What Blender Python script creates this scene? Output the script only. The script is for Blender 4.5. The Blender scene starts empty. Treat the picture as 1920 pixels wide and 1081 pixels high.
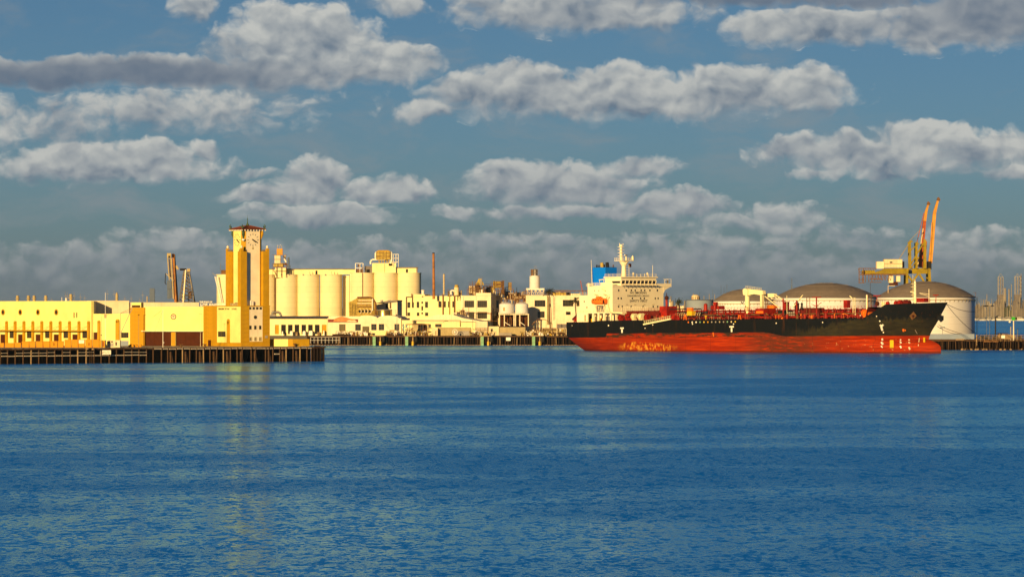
import bpy, math, random
from mathutils import Vector, Matrix
R = math.radians
sc = bpy.context.scene
COL = sc.collection

# ------------------------------------------------------------------ camera
F, H, HZ, CXP = 9600.0, 14.6, 582.0, 960.0     # focal length in photo pixels, eye height, horizon row
cam_d = bpy.data.cameras.new("camera"); cam = bpy.data.objects.new("camera", cam_d); COL.objects.link(cam)
cam.location = (0, 0, H); cam.rotation_euler = (R(90), 0, 0)
cam_d.sensor_width = 36; cam_d.lens = 180.0; cam_d.shift_y = 41.5 / 1920
cam_d.clip_start = 1; cam_d.clip_end = 80000
sc.camera = cam

# ------------------------------------------------------------------ light
SUN_AZ, SUN_EL = 24.0, 10.5      # degrees left of straight behind the camera, degrees up
vs = sc.view_settings
vs.view_transform = 'Standard'; vs.look = 'None'; vs.gamma = 1; vs.use_curve_mapping = False
vs.exposure = 0.6
sd = bpy.data.lights.new("sun", 'SUN'); sun = bpy.data.objects.new("sun", sd); COL.objects.link(sun)
sd.energy = 5.0; sd.angle = R(0.53); sd.color = (1.0, 0.66, 0.27)
sdir = Vector((-math.sin(R(SUN_AZ)) * math.cos(R(SUN_EL)), -math.cos(R(SUN_AZ)) * math.cos(R(SUN_EL)), math.sin(R(SUN_EL))))
sun.rotation_euler = sdir.to_track_quat('Z', 'Y').to_euler()
sun.location = (-300, -300, 200)

# ------------------------------------------------------------------ node helpers
class NT:
    def __init__(s, nt): s.nt = nt
    def n(s, t, **kw):
        nd = s.nt.nodes.new(t)
        for k, v in kw.items(): setattr(nd, k, v)
        return nd
    def lk(s, a, b): s.nt.links.new(a, b)
    def put(s, sock, v):
        if hasattr(v, 'is_linked'): s.lk(v, sock)
        elif v is not None: sock.default_value = v
    def m(s, op, a, b=None, c=None, clamp=False):
        nd = s.n('ShaderNodeMath', operation=op); nd.use_clamp = clamp
        s.put(nd.inputs[0], a); s.put(nd.inputs[1], b); s.put(nd.inputs[2], c)
        return nd.outputs[0]
    def v(s, op, a, b=None):
        nd = s.n('ShaderNodeVectorMath', operation=op)
        s.put(nd.inputs[0], a); s.put(nd.inputs[1], b)
        return nd.outputs['Value'] if op in ('LENGTH', 'DOT_PRODUCT') else nd.outputs[0]
    def mix(s, fac, a, b, mode='MIX'):
        nd = s.n('ShaderNodeMix', data_type='RGBA', blend_type=mode)
        s.put(nd.inputs[0], fac); s.put(nd.inputs[6], a); s.put(nd.inputs[7], b)
        return nd.outputs[2]
    def ss(s, x, lo, hi, a=0.0, b=1.0):
        nd = s.n('ShaderNodeMapRange', interpolation_type='SMOOTHSTEP')
        s.put(nd.inputs[0], x); s.put(nd.inputs[1], lo); s.put(nd.inputs[2], hi); s.put(nd.inputs[3], a); s.put(nd.inputs[4], b)
        return nd.outputs[0]
    def noise(s, vec, scale, detail=2.0, rough=0.5, dist=0.0, out=0):
        nd = s.n('ShaderNodeTexNoise')
        if vec is not None: s.lk(vec, nd.inputs['Vector'])
        nd.inputs['Scale'].default_value = scale; nd.inputs['Detail'].default_value = detail
        nd.inputs['Roughness'].default_value = rough; nd.inputs['Distortion'].default_value = dist
        return nd.outputs[out]
    def xyz(s, x, y, z):
        nd = s.n('ShaderNodeCombineXYZ'); s.put(nd.inputs[0], x); s.put(nd.inputs[1], y); s.put(nd.inputs[2], z)
        return nd.outputs[0]
    def sep(s, v):
        nd = s.n('ShaderNodeSeparateXYZ'); s.lk(v, nd.inputs[0]); return nd.outputs

# ------------------------------------------------------------------ world: Nishita sky with cumulus banks
W = bpy.data.worlds.new("World"); sc.world = W; W.use_nodes = True
wt = NT(W.node_tree); W.node_tree.nodes.clear()
D = wt.n('ShaderNodeTexCoord').outputs['Generated']
dx, dy, dz = wt.sep(D)
hor = wt.m('SQRT', wt.m('ADD', wt.m('MULTIPLY', dx, dx), wt.m('MULTIPLY', dy, dy)))
U = wt.m('MULTIPLY', wt.m('ARCTAN2', dx, dy), F / 100)
V = wt.m('MULTIPLY', wt.m('ARCTAN2', dz, hor), F / 100)
# the sky of the photograph darkens and blues quickly above the horizon: read the Nishita dome a little steeper
zpos = wt.m('MAXIMUM', dz, 0.0)
zz = wt.m('SUBTRACT', 1.0, wt.m('POWER', wt.m('SUBTRACT', 1.0, zpos), 3.5))
hs = wt.m('SQRT', wt.m('SUBTRACT', 1.0, wt.m('MULTIPLY', zz, zz)))
hn = wt.m('MAXIMUM', hor, 0.0001)
skyv = wt.xyz(wt.m('MULTIPLY', wt.m('DIVIDE', dx, hn), hs), wt.m('MULTIPLY', wt.m('DIVIDE', dy, hn), hs), zz)
sky = wt.n('ShaderNodeTexSky', sky_type='NISHITA')
sky.sun_disc = False; sky.sun_elevation = R(SUN_EL); sky.sun_rotation = R(180 + SUN_AZ)
sky.altitude = 0; sky.air_density = 1.0; sky.dust_density = 0.6; sky.ozone_density = 2.0
wt.lk(skyv, sky.inputs[0])
SKY_STRENGTH = 0.05
k = wt.m('MULTIPLY', 1.0, SKY_STRENGTH)
skyc = wt.v('MULTIPLY', sky.outputs[0], (SKY_STRENGTH * 0.46, SKY_STRENGTH * 0.73, SKY_STRENGTH * 0.93))
# grey-blue murk lying low over the harbour, the same in every direction
murk = wt.m('MULTIPLY', wt.m('POWER', 2.718, wt.m('MULTIPLY', wt.m('MAXIMUM', V, 0.0), -0.30)), 0.95)
skyc = wt.mix(murk, skyc, (0.088, 0.114, 0.143, 1))

# cumulus: (x, y, half width, height above, depth below, weight, darkness), photo-sized angular units
CL = [(560,95,170,75,70,1,0),(505,55,85,45,60,1,0),(610,75,90,45,60,1,0),(705,120,125,40,45,1,0),(560,140,160,30,30,.9,.35),
      (230,138,370,32,26,1,1),(60,150,220,30,20,.9,1),(330,205,290,50,50,.62,.15),(430,195,150,40,40,.6,.1),(130,225,140,50,60,.6,.25),(10,240,60,60,60,.55,0),
      (200,315,225,48,34,1,.1),(110,305,90,35,40,.9,0),(290,300,110,40,40,.95,.1),(375,278,38,22,20,.8,0),
      (592,335,66,40,52,1,.25),(530,368,115,28,16,.9,.1),(725,362,105,34,22,.95,.1),(490,325,60,10,9,.5,.1),
      (600,405,155,30,20,.85,.1),(680,412,80,20,16,.8,.1),
      (1170,185,405,45,42,1,.15),(975,160,105,40,60,1,.05),(1160,160,110,42,60,1,.05),(1370,160,130,38,60,1,.05),(1510,168,85,42,50,1,0),(800,205,55,22,22,.9,0),(870,165,60,35,45,.9,0),
      (1080,20,260,38,42,.95,.25),(1010,30,90,30,32,.9,0),(1240,42,38,20,20,.8,0),(1480,-8,360,30,26,1,1),(1560,50,190,36,38,1,.2),(1420,55,62,30,32,.9,0),(1790,50,190,60,45,1,.55),(1860,20,160,50,60,1,.8),(1730,85,60,22,24,.9,0),
      (365,12,48,50,36,.9,0),(740,8,58,22,24,.8,0),(890,2,60,20,20,.7,0),
      (1690,292,270,40,36,.95,.15),(1480,282,78,26,26,.9,0),(1590,262,34,22,30,.8,0),(1740,262,120,32,30,.9,.05),(1850,280,120,36,30,.9,.05),(1540,322,85,12,12,.7,.1),(1890,323,62,20,18,.8,.1),(1670,325,90,16,10,.7,.2),
      (1040,352,180,50,36,1,.3),(960,345,90,40,35,.95,.15),(1200,315,85,22,20,.8,.1),(1260,390,125,32,24,.85,.25),(1080,398,240,16,14,.7,.25),
      (850,403,50,20,14,.7,0),(1470,398,85,28,30,.7,.1),(1400,425,200,30,26,.6,.15),
      (330,455,115,30,40,.6,.15),(90,476,180,18,24,.5,.2),(950,458,180,24,26,.55,.15),(700,470,130,22,25,.5,.2),(1330,465,360,34,34,.5,.2),(1820,442,150,20,30,.6,.1),(1600,450,120,28,30,.5,.2),
      (480,492,560,44,60,.62,.35),(1250,505,640,50,60,.62,.35),(1800,490,330,42,55,.62,.3),(150,500,330,36,50,.6,.35),(2200,180,200,50,45,1,.2),(2150,330,180,40,30,.9,.1),(-260,220,190,50,40,1,.2),(-200,400,160,30,20,.8,.1)]
P = wt.xyz(U, V, 0.0)
warp = wt.noise(P, 0.9, 4, 0.55, out=1)
warp = wt.v('MULTIPLY', wt.v('SUBTRACT', warp, (0.5, 0.5, 0.5)), (0.9, 0.55, 0.0))
Q = wt.v('ADD', P, warp)
qx, qy, _ = wt.sep(Q)
val = None; dark = None; sw = None; sv = None
for (x, y, rx, up, dn, w, dk) in CL:
    cx, cy = (x - CXP) / 100, (HZ - y) / 100
    ex = wt.m('MULTIPLY', wt.m('SUBTRACT', qx, cx), 100.0 / (rx * 1.06))
    ey = wt.m('SUBTRACT', qy, cy)
    es = wt.m('MULTIPLY', ey, 100.0 / (.5 * (up + dn)))
    ey = wt.m('MAXIMUM', wt.m('MULTIPLY', ey, 100.0 / (up * 1.1)), wt.m('MULTIPLY', ey, -100.0 / (dn * 1.08)))
    r2 = wt.m('MULTIPLY_ADD', ex, ex, wt.m('MULTIPLY', ey, ey))
    e = wt.m('MULTIPLY', wt.m('SUBTRACT', 1.3, r2), w)
    pw = wt.m('MAXIMUM', e, 0.02); pw = wt.m('MULTIPLY', pw, pw); pw = wt.m('MULTIPLY', pw, pw)
    sw = pw if sw is None else wt.m('ADD', sw, pw)
    sv = wt.m('MULTIPLY', pw, es) if sv is None else wt.m('MULTIPLY_ADD', pw, es, sv)
    val = e if val is None else wt.m('MAXIMUM', val, e)
    if dk > 0:
        d_ = wt.m('MULTIPLY', wt.m('SUBTRACT', 1.2, r2, clamp=True), dk)
        dark = d_ if dark is None else wt.m('MAXIMUM', dark, d_)
val = wt.m('MAXIMUM', val, -0.6)
vpos = wt.m('MAXIMUM', wt.m('MINIMUM', wt.m('DIVIDE', sv, sw), 1.0), -1.0)
def puff(vec, det=5, k=1.0):
    vv = wt.v('MULTIPLY', vec, (1.0, 1.35, 1.0))
    a = wt.noise(vv, 1.7, det, 0.52, 0.2)
    vo = wt.n('ShaderNodeTexVoronoi', feature='SMOOTH_F1', voronoi_dimensions='2D')
    wt.lk(vv, vo.inputs['Vector']); vo.inputs['Scale'].default_value = 3.1; vo.inputs['Smoothness'].default_value = 0.6
    vo.inputs['Detail'].default_value = 2.0 if det > 3 else 0.0; vo.inputs['Roughness'].default_value = 0.55
    return wt.m('ADD', wt.m('MULTIPLY', wt.m('SUBTRACT', a, 0.5), 1.5), wt.m('MULTIPLY', wt.m('SUBTRACT', 0.4, vo.outputs['Distance']), 0.40))
p0 = puff(Q)
r0 = puff(Q, 3); p1 = puff(wt.v('ADD', Q, (-0.08, 0.15, 0.0)), 3)
dens = wt.m('ADD', val, p0)
edge_hi = wt.m('MULTIPLY_ADD', vpos, -0.28, 0.82)
alpha = wt.m('MULTIPLY', wt.ss(dens, -0.02, edge_hi), wt.ss(val, -0.25, 0.12))
thick = wt.ss(dens, 0.35, 1.25)
relief = wt.m('MULTIPLY', wt.m('SUBTRACT', r0, p1), 0.85)
soft = wt.noise(P, 1.1, 3, 0.5)
lit = wt.m('ADD', wt.m('ADD', wt.m('MULTIPLY_ADD', vpos, 0.34, 0.66), relief), wt.m('MULTIPLY', wt.m('SUBTRACT', soft, 0.5), 1.6))
lit = wt.m('SUBTRACT', lit, wt.m('MULTIPLY', thick, 0.12))
lit = wt.m('MAXIMUM', wt.m('MINIMUM', lit, 1.0), 0.0)
ccol = wt.mix(lit, (0.096, 0.130, 0.172, 1), (0.360, 0.364, 0.345, 1))
ccol = wt.mix(wt.m('MULTIPLY', dark, 0.8, clamp=True), ccol, (0.075, 0.102, 0.145, 1))
# far banks sink into the haze of the horizon
hz = wt.ss(V, 0.2, 2.6)
ccol = wt.mix(wt.m('MULTIPLY_ADD', hz, 0.5, 0.5), (0.110, 0.130, 0.155, 1), ccol)
alpha = wt.m('MULTIPLY', alpha, wt.ss(V, 0.2, 2.2, 0.62, 0.96))
veil = wt.noise(wt.v('MULTIPLY', Q, (0.32, 0.85, 1.0)), 1.0, 5, 0.6, 0.4)
veil = wt.m('MULTIPLY', wt.ss(veil, 0.46, 0.74), wt.ss(V, 9.0, 6.0))
skyc = wt.mix(wt.m('MULTIPLY', veil, 0.6), skyc, (0.165, 0.185, 0.200, 1))
base = wt.mix(alpha, skyc, ccol)
# scattered cumulus over the rest of the dome
ov = wt.v('MULTIPLY', D, wt.xyz(wt.m('DIVIDE', 1.0, wt.m('ADD', zpos, 0.10)), wt.m('DIVIDE', 1.0, wt.m('ADD', zpos, 0.10)), 0.0))
on = wt.noise(ov, 0.9, 6, 0.6, 0.2)
oa = wt.m('MULTIPLY', wt.ss(on, 0.56, 0.70), wt.ss(V, 6.3, 10.0))
base = wt.mix(wt.m('MULTIPLY', oa, 0.4), base, (0.26, 0.27, 0.28, 1))
bg = wt.n('ShaderNodeBackground'); wt.lk(base, bg.inputs[0]); bg.inputs[1].default_value = 1.0
wo = wt.n('ShaderNodeOutputWorld'); wt.lk(bg.outputs[0], wo.inputs[0])

# ------------------------------------------------------------------ materials
def mat(name, col, rough=0.7, metal=0.0, var=0.25, scale=0.8, streak=0.0, dirt=None, spec=0.2, seam=0.0):
    m = bpy.data.materials.new(name); m.use_nodes = True
    t = NT(m.node_tree); b = m.node_tree.nodes['Principled BSDF']
    b.inputs['Roughness'].default_value = rough; b.inputs['Metallic'].default_value = metal
    b.inputs['Specular IOR Level'].default_value = spec
    pos = t.n('ShaderNodeTexCoord').outputs['Object']
    oi = t.n('ShaderNodeObjectInfo').outputs['Random']
    c = (*col, 1)
    if var:
        n1 = t.noise(pos, scale, 5, 0.62)
        f = t.ss(n1, 0.3, 0.72)
        dk = (*[x * (1 - var) for x in col], 1)
        c = t.mix(f, dk, (*[min(1, x * (1 + var * .35)) for x in col], 1))
        c = t.mix(t.m('MULTIPLY', oi, var * 0.5), c, (*[x * 0.72 for x in col], 1))
    if streak:
        sv = t.v('MULTIPLY', pos, (2.2, 2.2, 0.12))
        s = t.ss(t.noise(sv, 1.0, 4, 0.6), 0.52, 0.78)
        dcol = dirt or (col[0] * .45, col[1] * .4, col[2] * .35)
        c = t.mix(t.m('MULTIPLY', s, streak), c, (*dcol, 1))
    if seam:
        z_ = t.sep(pos)[2]
        ln = t.m('LESS_THAN', t.m('PINGPONG', z_, seam / 2), 0.07)
        bandn = t.noise(t.xyz(0.0, 0.0, t.m('SNAP', z_, seam)), 3.1, 0, .5)
        c = t.mix(t.m('MULTIPLY_ADD', bandn, .22, t.m('MULTIPLY', ln, .30)), c, (*[x * .55 for x in col], 1))
    if hasattr(c, 'is_linked'): t.lk(c, b.inputs['Base Color'])
    else: b.inputs['Base Color'].default_value = c
    return m

M = {}
def mk(n, *a, **k): M[n] = mat(n, *a, **k)
mk('cream', (.80, .735, .25), var=.14, scale=.18, streak=.30, dirt=(.55, .42, .2))
mk('ochre', (.45, .245, .002), var=.14, scale=.5, streak=.2, dirt=(.3, .15, .01))
mk('brown', (.060, .015, .004), rough=.8, var=.2, spec=.1)
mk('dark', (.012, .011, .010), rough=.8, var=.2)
mk('olive', (.10, .075, .02), rough=.5, var=.3)
mk('roof_red', (.16, .04, .018), var=.3, scale=3)
mk('patina', (.06, .10, .05), var=.3)
mk('roof_grey', (.16, .14, .13), var=.2)
mk('white', (.80, .76, .66), var=.12, scale=.3, streak=.2, dirt=(.5, .38, .24))
mk('cream_pale', (.80, .71, .36), var=.12, scale=.25, streak=.3, dirt=(.5, .36, .18))
mk('whitewall', (.78, .67, .46), var=.15, scale=.25, streak=.35, dirt=(.42, .3, .16))  # pinkish: tone of walls turned less to the sun put into the colour
mk('silo', (.80, .70, .42), var=.10, scale=.12, streak=.45, dirt=(.62, .50, .34), seam=2.4)
mk('pipe', (.50, .40, .24), var=.3, scale=1.5)
mk('gold', (.42, .30, .06), var=.4, scale=1.2, streak=.3, dirt=(.16, .08, .02))
mk('rust', (.17, .080, .026), var=.5, scale=1.5, streak=.4, dirt=(.05, .02, .01))
mk('steel', (.22, .20, .18), rough=.5, metal=.3, var=.25)
mk('brass', (.55, .38, .12), rough=.28, metal=.9, var=.15)
mk('tan', (.40, .32, .16), var=.2, scale=.6, streak=.25)
mk('orange', (.56, .25, .006), var=.12, scale=1.0, streak=.15)
mk('timber', (.085, .046, .022), rough=.9, var=.6, scale=2.0, streak=.3, dirt=(.03, .02, .012))
mk('timber_dark', (.022, .013, .008), rough=.95, var=.5, scale=2.0, spec=.1)
mk('underdeck_shade', (.006, .005, .004), rough=1, var=.4, scale=1.0, spec=.0)  # near-black: darkness below the decks put into the colour
mk('lumber', (.30, .20, .10), rough=.85, var=.4, scale=2.0)
mk('green', (.22, .42, .22), var=.3, scale=1.0, streak=.3)
mk('yellow', (.62, .40, .03), var=.25, scale=1.2)
mk('glass', (.03, .028, .02), rough=.12, var=.3, scale=.4, spec=.6)
mk('concrete', (.32, .28, .23), var=.25, scale=.5)
mk('asphalt', (.07, .065, .06), var=.3, scale=.2)
mk('soil', (.10, .085, .06), var=.4, scale=.05)
mk('greytank', (.22, .27, .34), var=.1, scale=.2)
mk('dome', (.20, .165, .135), rough=.6, var=.15, scale=.35, streak=0)
mk('tankwhite', (.68, .67, .66), var=.07, scale=.12, streak=.12, dirt=(.6, .56, .48), seam=2.6)
mk('craneyellow', (.26, .19, .003), var=.3, scale=.4, streak=.35, dirt=(.2, .12, .01))
mk('boomorange', (.56, .26, .03), var=.25, scale=.3, streak=.2)
mk('boomred', (.36, .07, .01), var=.3, scale=.3)
mk('container', (.70, .58, .36), var=.15, scale=.3, streak=.7, dirt=(.55, .25, .04))
mk('farblue', (.10, .13, .19), var=.15, scale=.02)  # bluish: haze over far skyline and hills put into the colour
mk('fargrey', (.27, .25, .23), var=.3, scale=.05)
mk('refinery', (.27, .235, .18), var=.3, scale=.1)
mk('refinery_dark', (.15, .13, .12), var=.3, scale=.1)
mk('sand', (.30, .25, .16), var=.3, scale=.02)
mk('foliage', (.045, .055, .018), rough=.8, var=.5, scale=.6)
mk('leafdry', (.13, .085, .03), rough=.9, var=.4, scale=1)
mk('trunk', (.14, .095, .06), rough=.9, var=.4, scale=2)
mk('lit_timber', (.62, .52, .38), var=.3, scale=2.0)  # paler than other timber: sunlight on the dim walers put into the colour
mk('chimney_rust', (.36, .15, .035), var=.5, scale=.5, streak=.5, dirt=(.14, .05, .015))
mk('sh_white', (.84, .74, .50), rough=.45, var=.06, scale=.3, streak=.10, dirt=(.6, .42, .22))
mk('sh_red', (.30, .014, .004), rough=.5, var=.5, scale=.8)
mk('sh_deck', (.12, .010, .005), rough=.6, var=.3, scale=.6)
mk('sh_black', (.010, .011, .012), rough=.45, var=.2)
mk('sh_blue', (.0, .17, .78), rough=.4, var=.06, scale=.3)
mk('sh_orange', (.80, .17, .012), rough=.4, var=.08)
mk('sh_yellow', (.70, .42, .01), rough=.5, var=.1)
mk('sh_crane', (.80, .72, .42), rough=.5, var=.1, scale=.5)
mk('ink', (.02, .018, .018), rough=.6, var=0)
mk('signwhite', (.80, .76, .62), var=.08, scale=2)
mk('rope', (.05, .045, .04), rough=.9, var=0)
mk('greenlight', (.03, .35, .03), var=.2)
mk('mural_red', (.20, .03, .015), var=.4, scale=.6)
mk('mural_orange', (.55, .22, .07), var=.3, scale=.6)
mk('boatwhite', (.58, .54, .45), var=.2, scale=.1)
mk('boatblue', (.06, .09, .16), var=.2, scale=.1)

# ------------------------------------------------------------------ mesh building
class MB:
    def __init__(s): s.v = []; s.f = []; s.sm = []
    def _add(s, vs, fs, smooth=False):
        o = len(s.v); s.v += [tuple(p) for p in vs]
        s.f += [tuple(i + o for i in f) for f in fs]
        s.sm += ([smooth] * len(fs)) if isinstance(smooth, bool) else list(smooth)
        return s
    def box(s, x0, x1, y0, y1, z0, z1):
        if x1 < x0: x0, x1 = x1, x0
        if y1 < y0: y0, y1 = y1, y0
        if z1 < z0: z0, z1 = z1, z0
        return s._add([(x0,y0,z0),(x1,y0,z0),(x1,y1,z0),(x0,y1,z0),(x0,y0,z1),(x1,y0,z1),(x1,y1,z1),(x0,y1,z1)],
               [(3,2,1,0),(4,5,6,7),(0,1,5,4),(1,2,6,5),(2,3,7,6),(3,0,4,7)])
    def obox(s, c, sz, rz=0):
        a, b, h = sz[0] / 2, sz[1] / 2, sz[2] / 2
        co, si = math.cos(rz), math.sin(rz)
        vs = [(c[0] + x * co - y * si, c[1] + x * si + y * co, c[2] + z) for z in (-h, h) for x, y in ((-a,-b),(a,-b),(a,b),(-a,b))]
        return s._add(vs, [(3,2,1,0),(4,5,6,7),(0,1,5,4),(1,2,6,5),(2,3,7,6),(3,0,4,7)])
    def cyl(s, p0, p1, r0, r1=None, n=10, caps=True):
        p0, p1 = Vector(p0), Vector(p1); r1 = r0 if r1 is None else r1
        d = (p1 - p0)
        if d.length < 1e-6: return s
        d.normalize()
        a = d.cross(Vector((0, 0, 1)))
        if a.length < 1e-4: a = Vector((1, 0, 0))
        a.normalize(); b = d.cross(a)
        vs = []
        for p, r in ((p0, r0), (p1, r1)):
            for i in range(n):
                t = 2 * math.pi * (i + .5) / n
                vs.append(p + a * (r * math.cos(t)) + b * (r * math.sin(t)))
        fs = [(i, (i + 1) % n, n + (i + 1) % n, n + i) for i in range(n)]
        sm = [n > 5] * n
        if caps: fs += [tuple(range(n - 1, -1, -1)), tuple(range(n, 2 * n))]; sm += [False, False]
        return s._add(vs, fs, sm)
    def bar(s, p0, p1, w): return s.cyl(p0, p1, w * .7071, n=4)
    def path(s, pts, r, n=8):
        for a, b in zip(pts, pts[1:]): s.cyl(a, b, r, n=n)
        return s
    def lathe(s, cx, cy, prof, n=24, smooth=True):
        vs = []; fs = []; m = len(prof)
        for r, z in prof:
            for i in range(n):
                t = 2 * math.pi * i / n
                vs.append((cx + r * math.cos(t), cy + r * math.sin(t), z))
        for j in range(m - 1):
            for i in range(n):
                fs.append((j*n+i, j*n+(i+1)%n, (j+1)*n+(i+1)%n, (j+1)*n+i))
        sm = [smooth] * len(fs)
        fs += [tuple(range(n - 1, -1, -1)), tuple(range((m-1)*n, m*n))]; sm += [False, False]
        return s._add(vs, fs, sm)
    def prism(s, poly, y0, y1):            # polygon in x,z extruded along y
        n = len(poly)
        vs = [(x, y0, z) for x, z in poly] + [(x, y1, z) for x, z in poly]
        fs = [tuple(range(n)), tuple(range(2*n-1, n-1, -1))] + [(i, n+i, n+(i+1)%n, (i+1)%n) for i in range(n)]
        return s._add(vs, fs)
    def prismz(s, poly, z0, z1):           # polygon in x,y extruded along z
        n = len(poly)
        vs = [(x, y, z0) for x, y in poly] + [(x, y, z1) for x, y in poly]
        fs = [tuple(range(n-1, -1, -1)), tuple(range(n, 2*n))] + [(i, (i+1)%n, n+(i+1)%n, n+i) for i in range(n)]
        return s._add(vs, fs)
    def poly(s, pts): return s._add(pts, [tuple(range(len(pts)))])
    def holed(s, x0, x1, z0, z1, rects, y=0.0, depth=0.4):
        xs = sorted({x0, x1, *[min(max(v, x0), x1) for r in rects for v in r[:2]]})
        zs = sorted({z0, z1, *[min(max(v, z0), z1) for r in rects for v in r[2:]]})
        for a, b in zip(xs, xs[1:]):
            for c, d in zip(zs, zs[1:]):
                mx, mz = (a + b) / 2, (c + d) / 2
                if any(r[0] < mx < r[1] and r[2] < mz < r[3] for r in rects): continue
                s.poly([(a, y, c), (b, y, c), (b, y, d), (a, y, d)])
        for r in rects:
            a, b, c, d = r
            s.poly([(a,y,c),(a,y,d),(a,y+depth,d),(a,y+depth,c)]); s.poly([(b,y,c),(b,y+depth,c),(b,y+depth,d),(b,y,d)])
            s.poly([(a,y,d),(b,y,d),(b,y+depth,d),(a,y+depth,d)]); s.poly([(a,y,c),(a,y+depth,c),(b,y+depth,c),(b,y,c)])
        return s
    def mesh(s, name):
        me = bpy.data.meshes.new(name); me.from_pydata(s.v, [], s.f)
        if any(s.sm):
            me.polygons.foreach_set('use_smooth', s.sm); me.set_sharp_from_angle(angle=R(40))
        me.update(); return me
    def build(s, name, m, parent=None):
        if not s.v: return None
        o = bpy.data.objects.new(name, s.mesh(name))
        o.data.materials.append(M[m] if isinstance(m, str) else m)
        COL.objects.link(o)
        if parent is not None: o.parent = parent
        return o

def tag(o, label=None, cat=None, group=None, kind=None):
    for k_, v_ in (('label', label), ('category', cat), ('group', group), ('kind', kind)):
        if v_: o[k_] = v_
    return o
def inst(src, parent=None, loc=(0, 0, 0), rz=0, sc_=(1, 1, 1)):
    o = src.copy(); COL.objects.link(o); o.parent = parent; o.location = loc; o.rotation_euler = (0, 0, rz); o.scale = sc_
    return o
def copy_tree(o, parent=None):
    c = o.copy(); COL.objects.link(c); c.parent = parent
    for ch in o.children: copy_tree(ch, c)
    return c
def part_at(name, mesh, parent, loc, rz=0, sc_=(1, 1, 1)):
    o = bpy.data.objects.new(name, mesh); COL.objects.link(o); o.parent = parent; o.location = loc
    o.rotation_euler = (0, 0, rz); o.scale = sc_; return o
def lettering(txt, parent, m, x0, x1, z0, z1, y, name='lettering', rot=None, loc=None, bold=.03):
    cu = bpy.data.curves.new(name, 'FONT'); cu.body = txt; cu.offset = bold; cu.size = 1.0; cu.extrude = 0.01
    cu.align_x = 'CENTER'; cu.align_y = 'CENTER'; cu.resolution_u = 2
    cu.materials.append(M[m])
    tmp = bpy.data.objects.new('tmp', cu); COL.objects.link(tmp)
    me = bpy.data.meshes.new_from_object(tmp.evaluated_get(bpy.context.evaluated_depsgraph_get()))
    bpy.data.objects.remove(tmp)
    me.materials.clear(); me.materials.append(M[m])
    xs_ = [v.co.x for v in me.vertices]; mx = (max(xs_) + min(xs_)) / 2
    for v in me.vertices: v.co.x -= mx
    o = bpy.data.objects.new(name, me); COL.objects.link(o); o.parent = parent
    wdt = max(xs_) - min(xs_)
    o.scale = ((x1 - x0) / max(wdt, .01), (z1 - z0) / 0.73, 1)
    if loc is None:
        o.location = ((x0 + x1) / 2, y, (z0 + z1) / 2); o.rotation_euler = (R(90), 0, 0)
    else:
        o.location = loc; o.rotation_euler = rot
    return o

# a vertical plane through photo column px0 at distance Y0, turned by a degrees; local x along it, y away, z up from base row
class Fr:
    def __init__(s, px0, pyb, Y0, a=0.0, zb=None):
        s.Y0 = Y0; s.a = R(a); s.X0 = (px0 - CXP) * Y0 / F
        s.zb = H - (pyb - HZ) * Y0 / F if zb is None else zb
        s.s = Y0 / F
    def x(s, px):
        u = (px - CXP) / F
        return (u * s.Y0 - s.X0) / (math.cos(s.a) - u * math.sin(s.a))
    def z(s, py, x=0.0):
        return H - (py - HZ) * (s.Y0 + x * math.sin(s.a)) / F - s.zb
    def xz(s, px, py):
        x = s.x(px); return x, s.z(py, x)
    def rect(s, px0, px1, py0, py1):
        x0, x1 = s.x(px0), s.x(px1); xm = (x0 + x1) / 2
        return x0, x1, s.z(py1, xm), s.z(py0, xm)
def thing(name, label, cat, fr=None, group=None, loc=None, rz=0):
    o = bpy.data.objects.new(name, None); COL.objects.link(o); o.empty_display_size = .5
    if fr is not None: o.location = (fr.X0, fr.Y0, fr.zb); o.rotation_euler = (0, 0, fr.a)
    else: o.location = loc; o.rotation_euler = (0, 0, rz)
    return tag(o, label, cat, group)
def W3(px, py, Y):
    return Vector(((px - CXP) * Y / F, Y, H - (py - HZ) * Y / F))
def windowed(parent, fr, rects, depth=.35, nx=2, nz=2, glass='glass', frame='olive', name='window', y=0.0):
    for r in rects:
        a, b, c, d = r
        g = MB()
        w = .09
        for i in range(nx + 1):
            xx = a + (b - a) * i / nx; g.box(max(a, xx - w/2), min(b, xx + w/2), y + depth - .14, y + depth - .02, c, d)
        for i in range(nz + 1):
            zz_ = c + (d - c) * i / nz; g.box(a, b, y + depth - .12, y + depth - .04, max(c, zz_ - w/2), min(d, zz_ + w/2))
        o = g.build(name, frame, parent)
        p = MB().box(a, b, y + depth, y + depth + .05, c, d).build('pane', glass, o)
def stuff(o): o['kind'] = 'stuff'; return o

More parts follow.
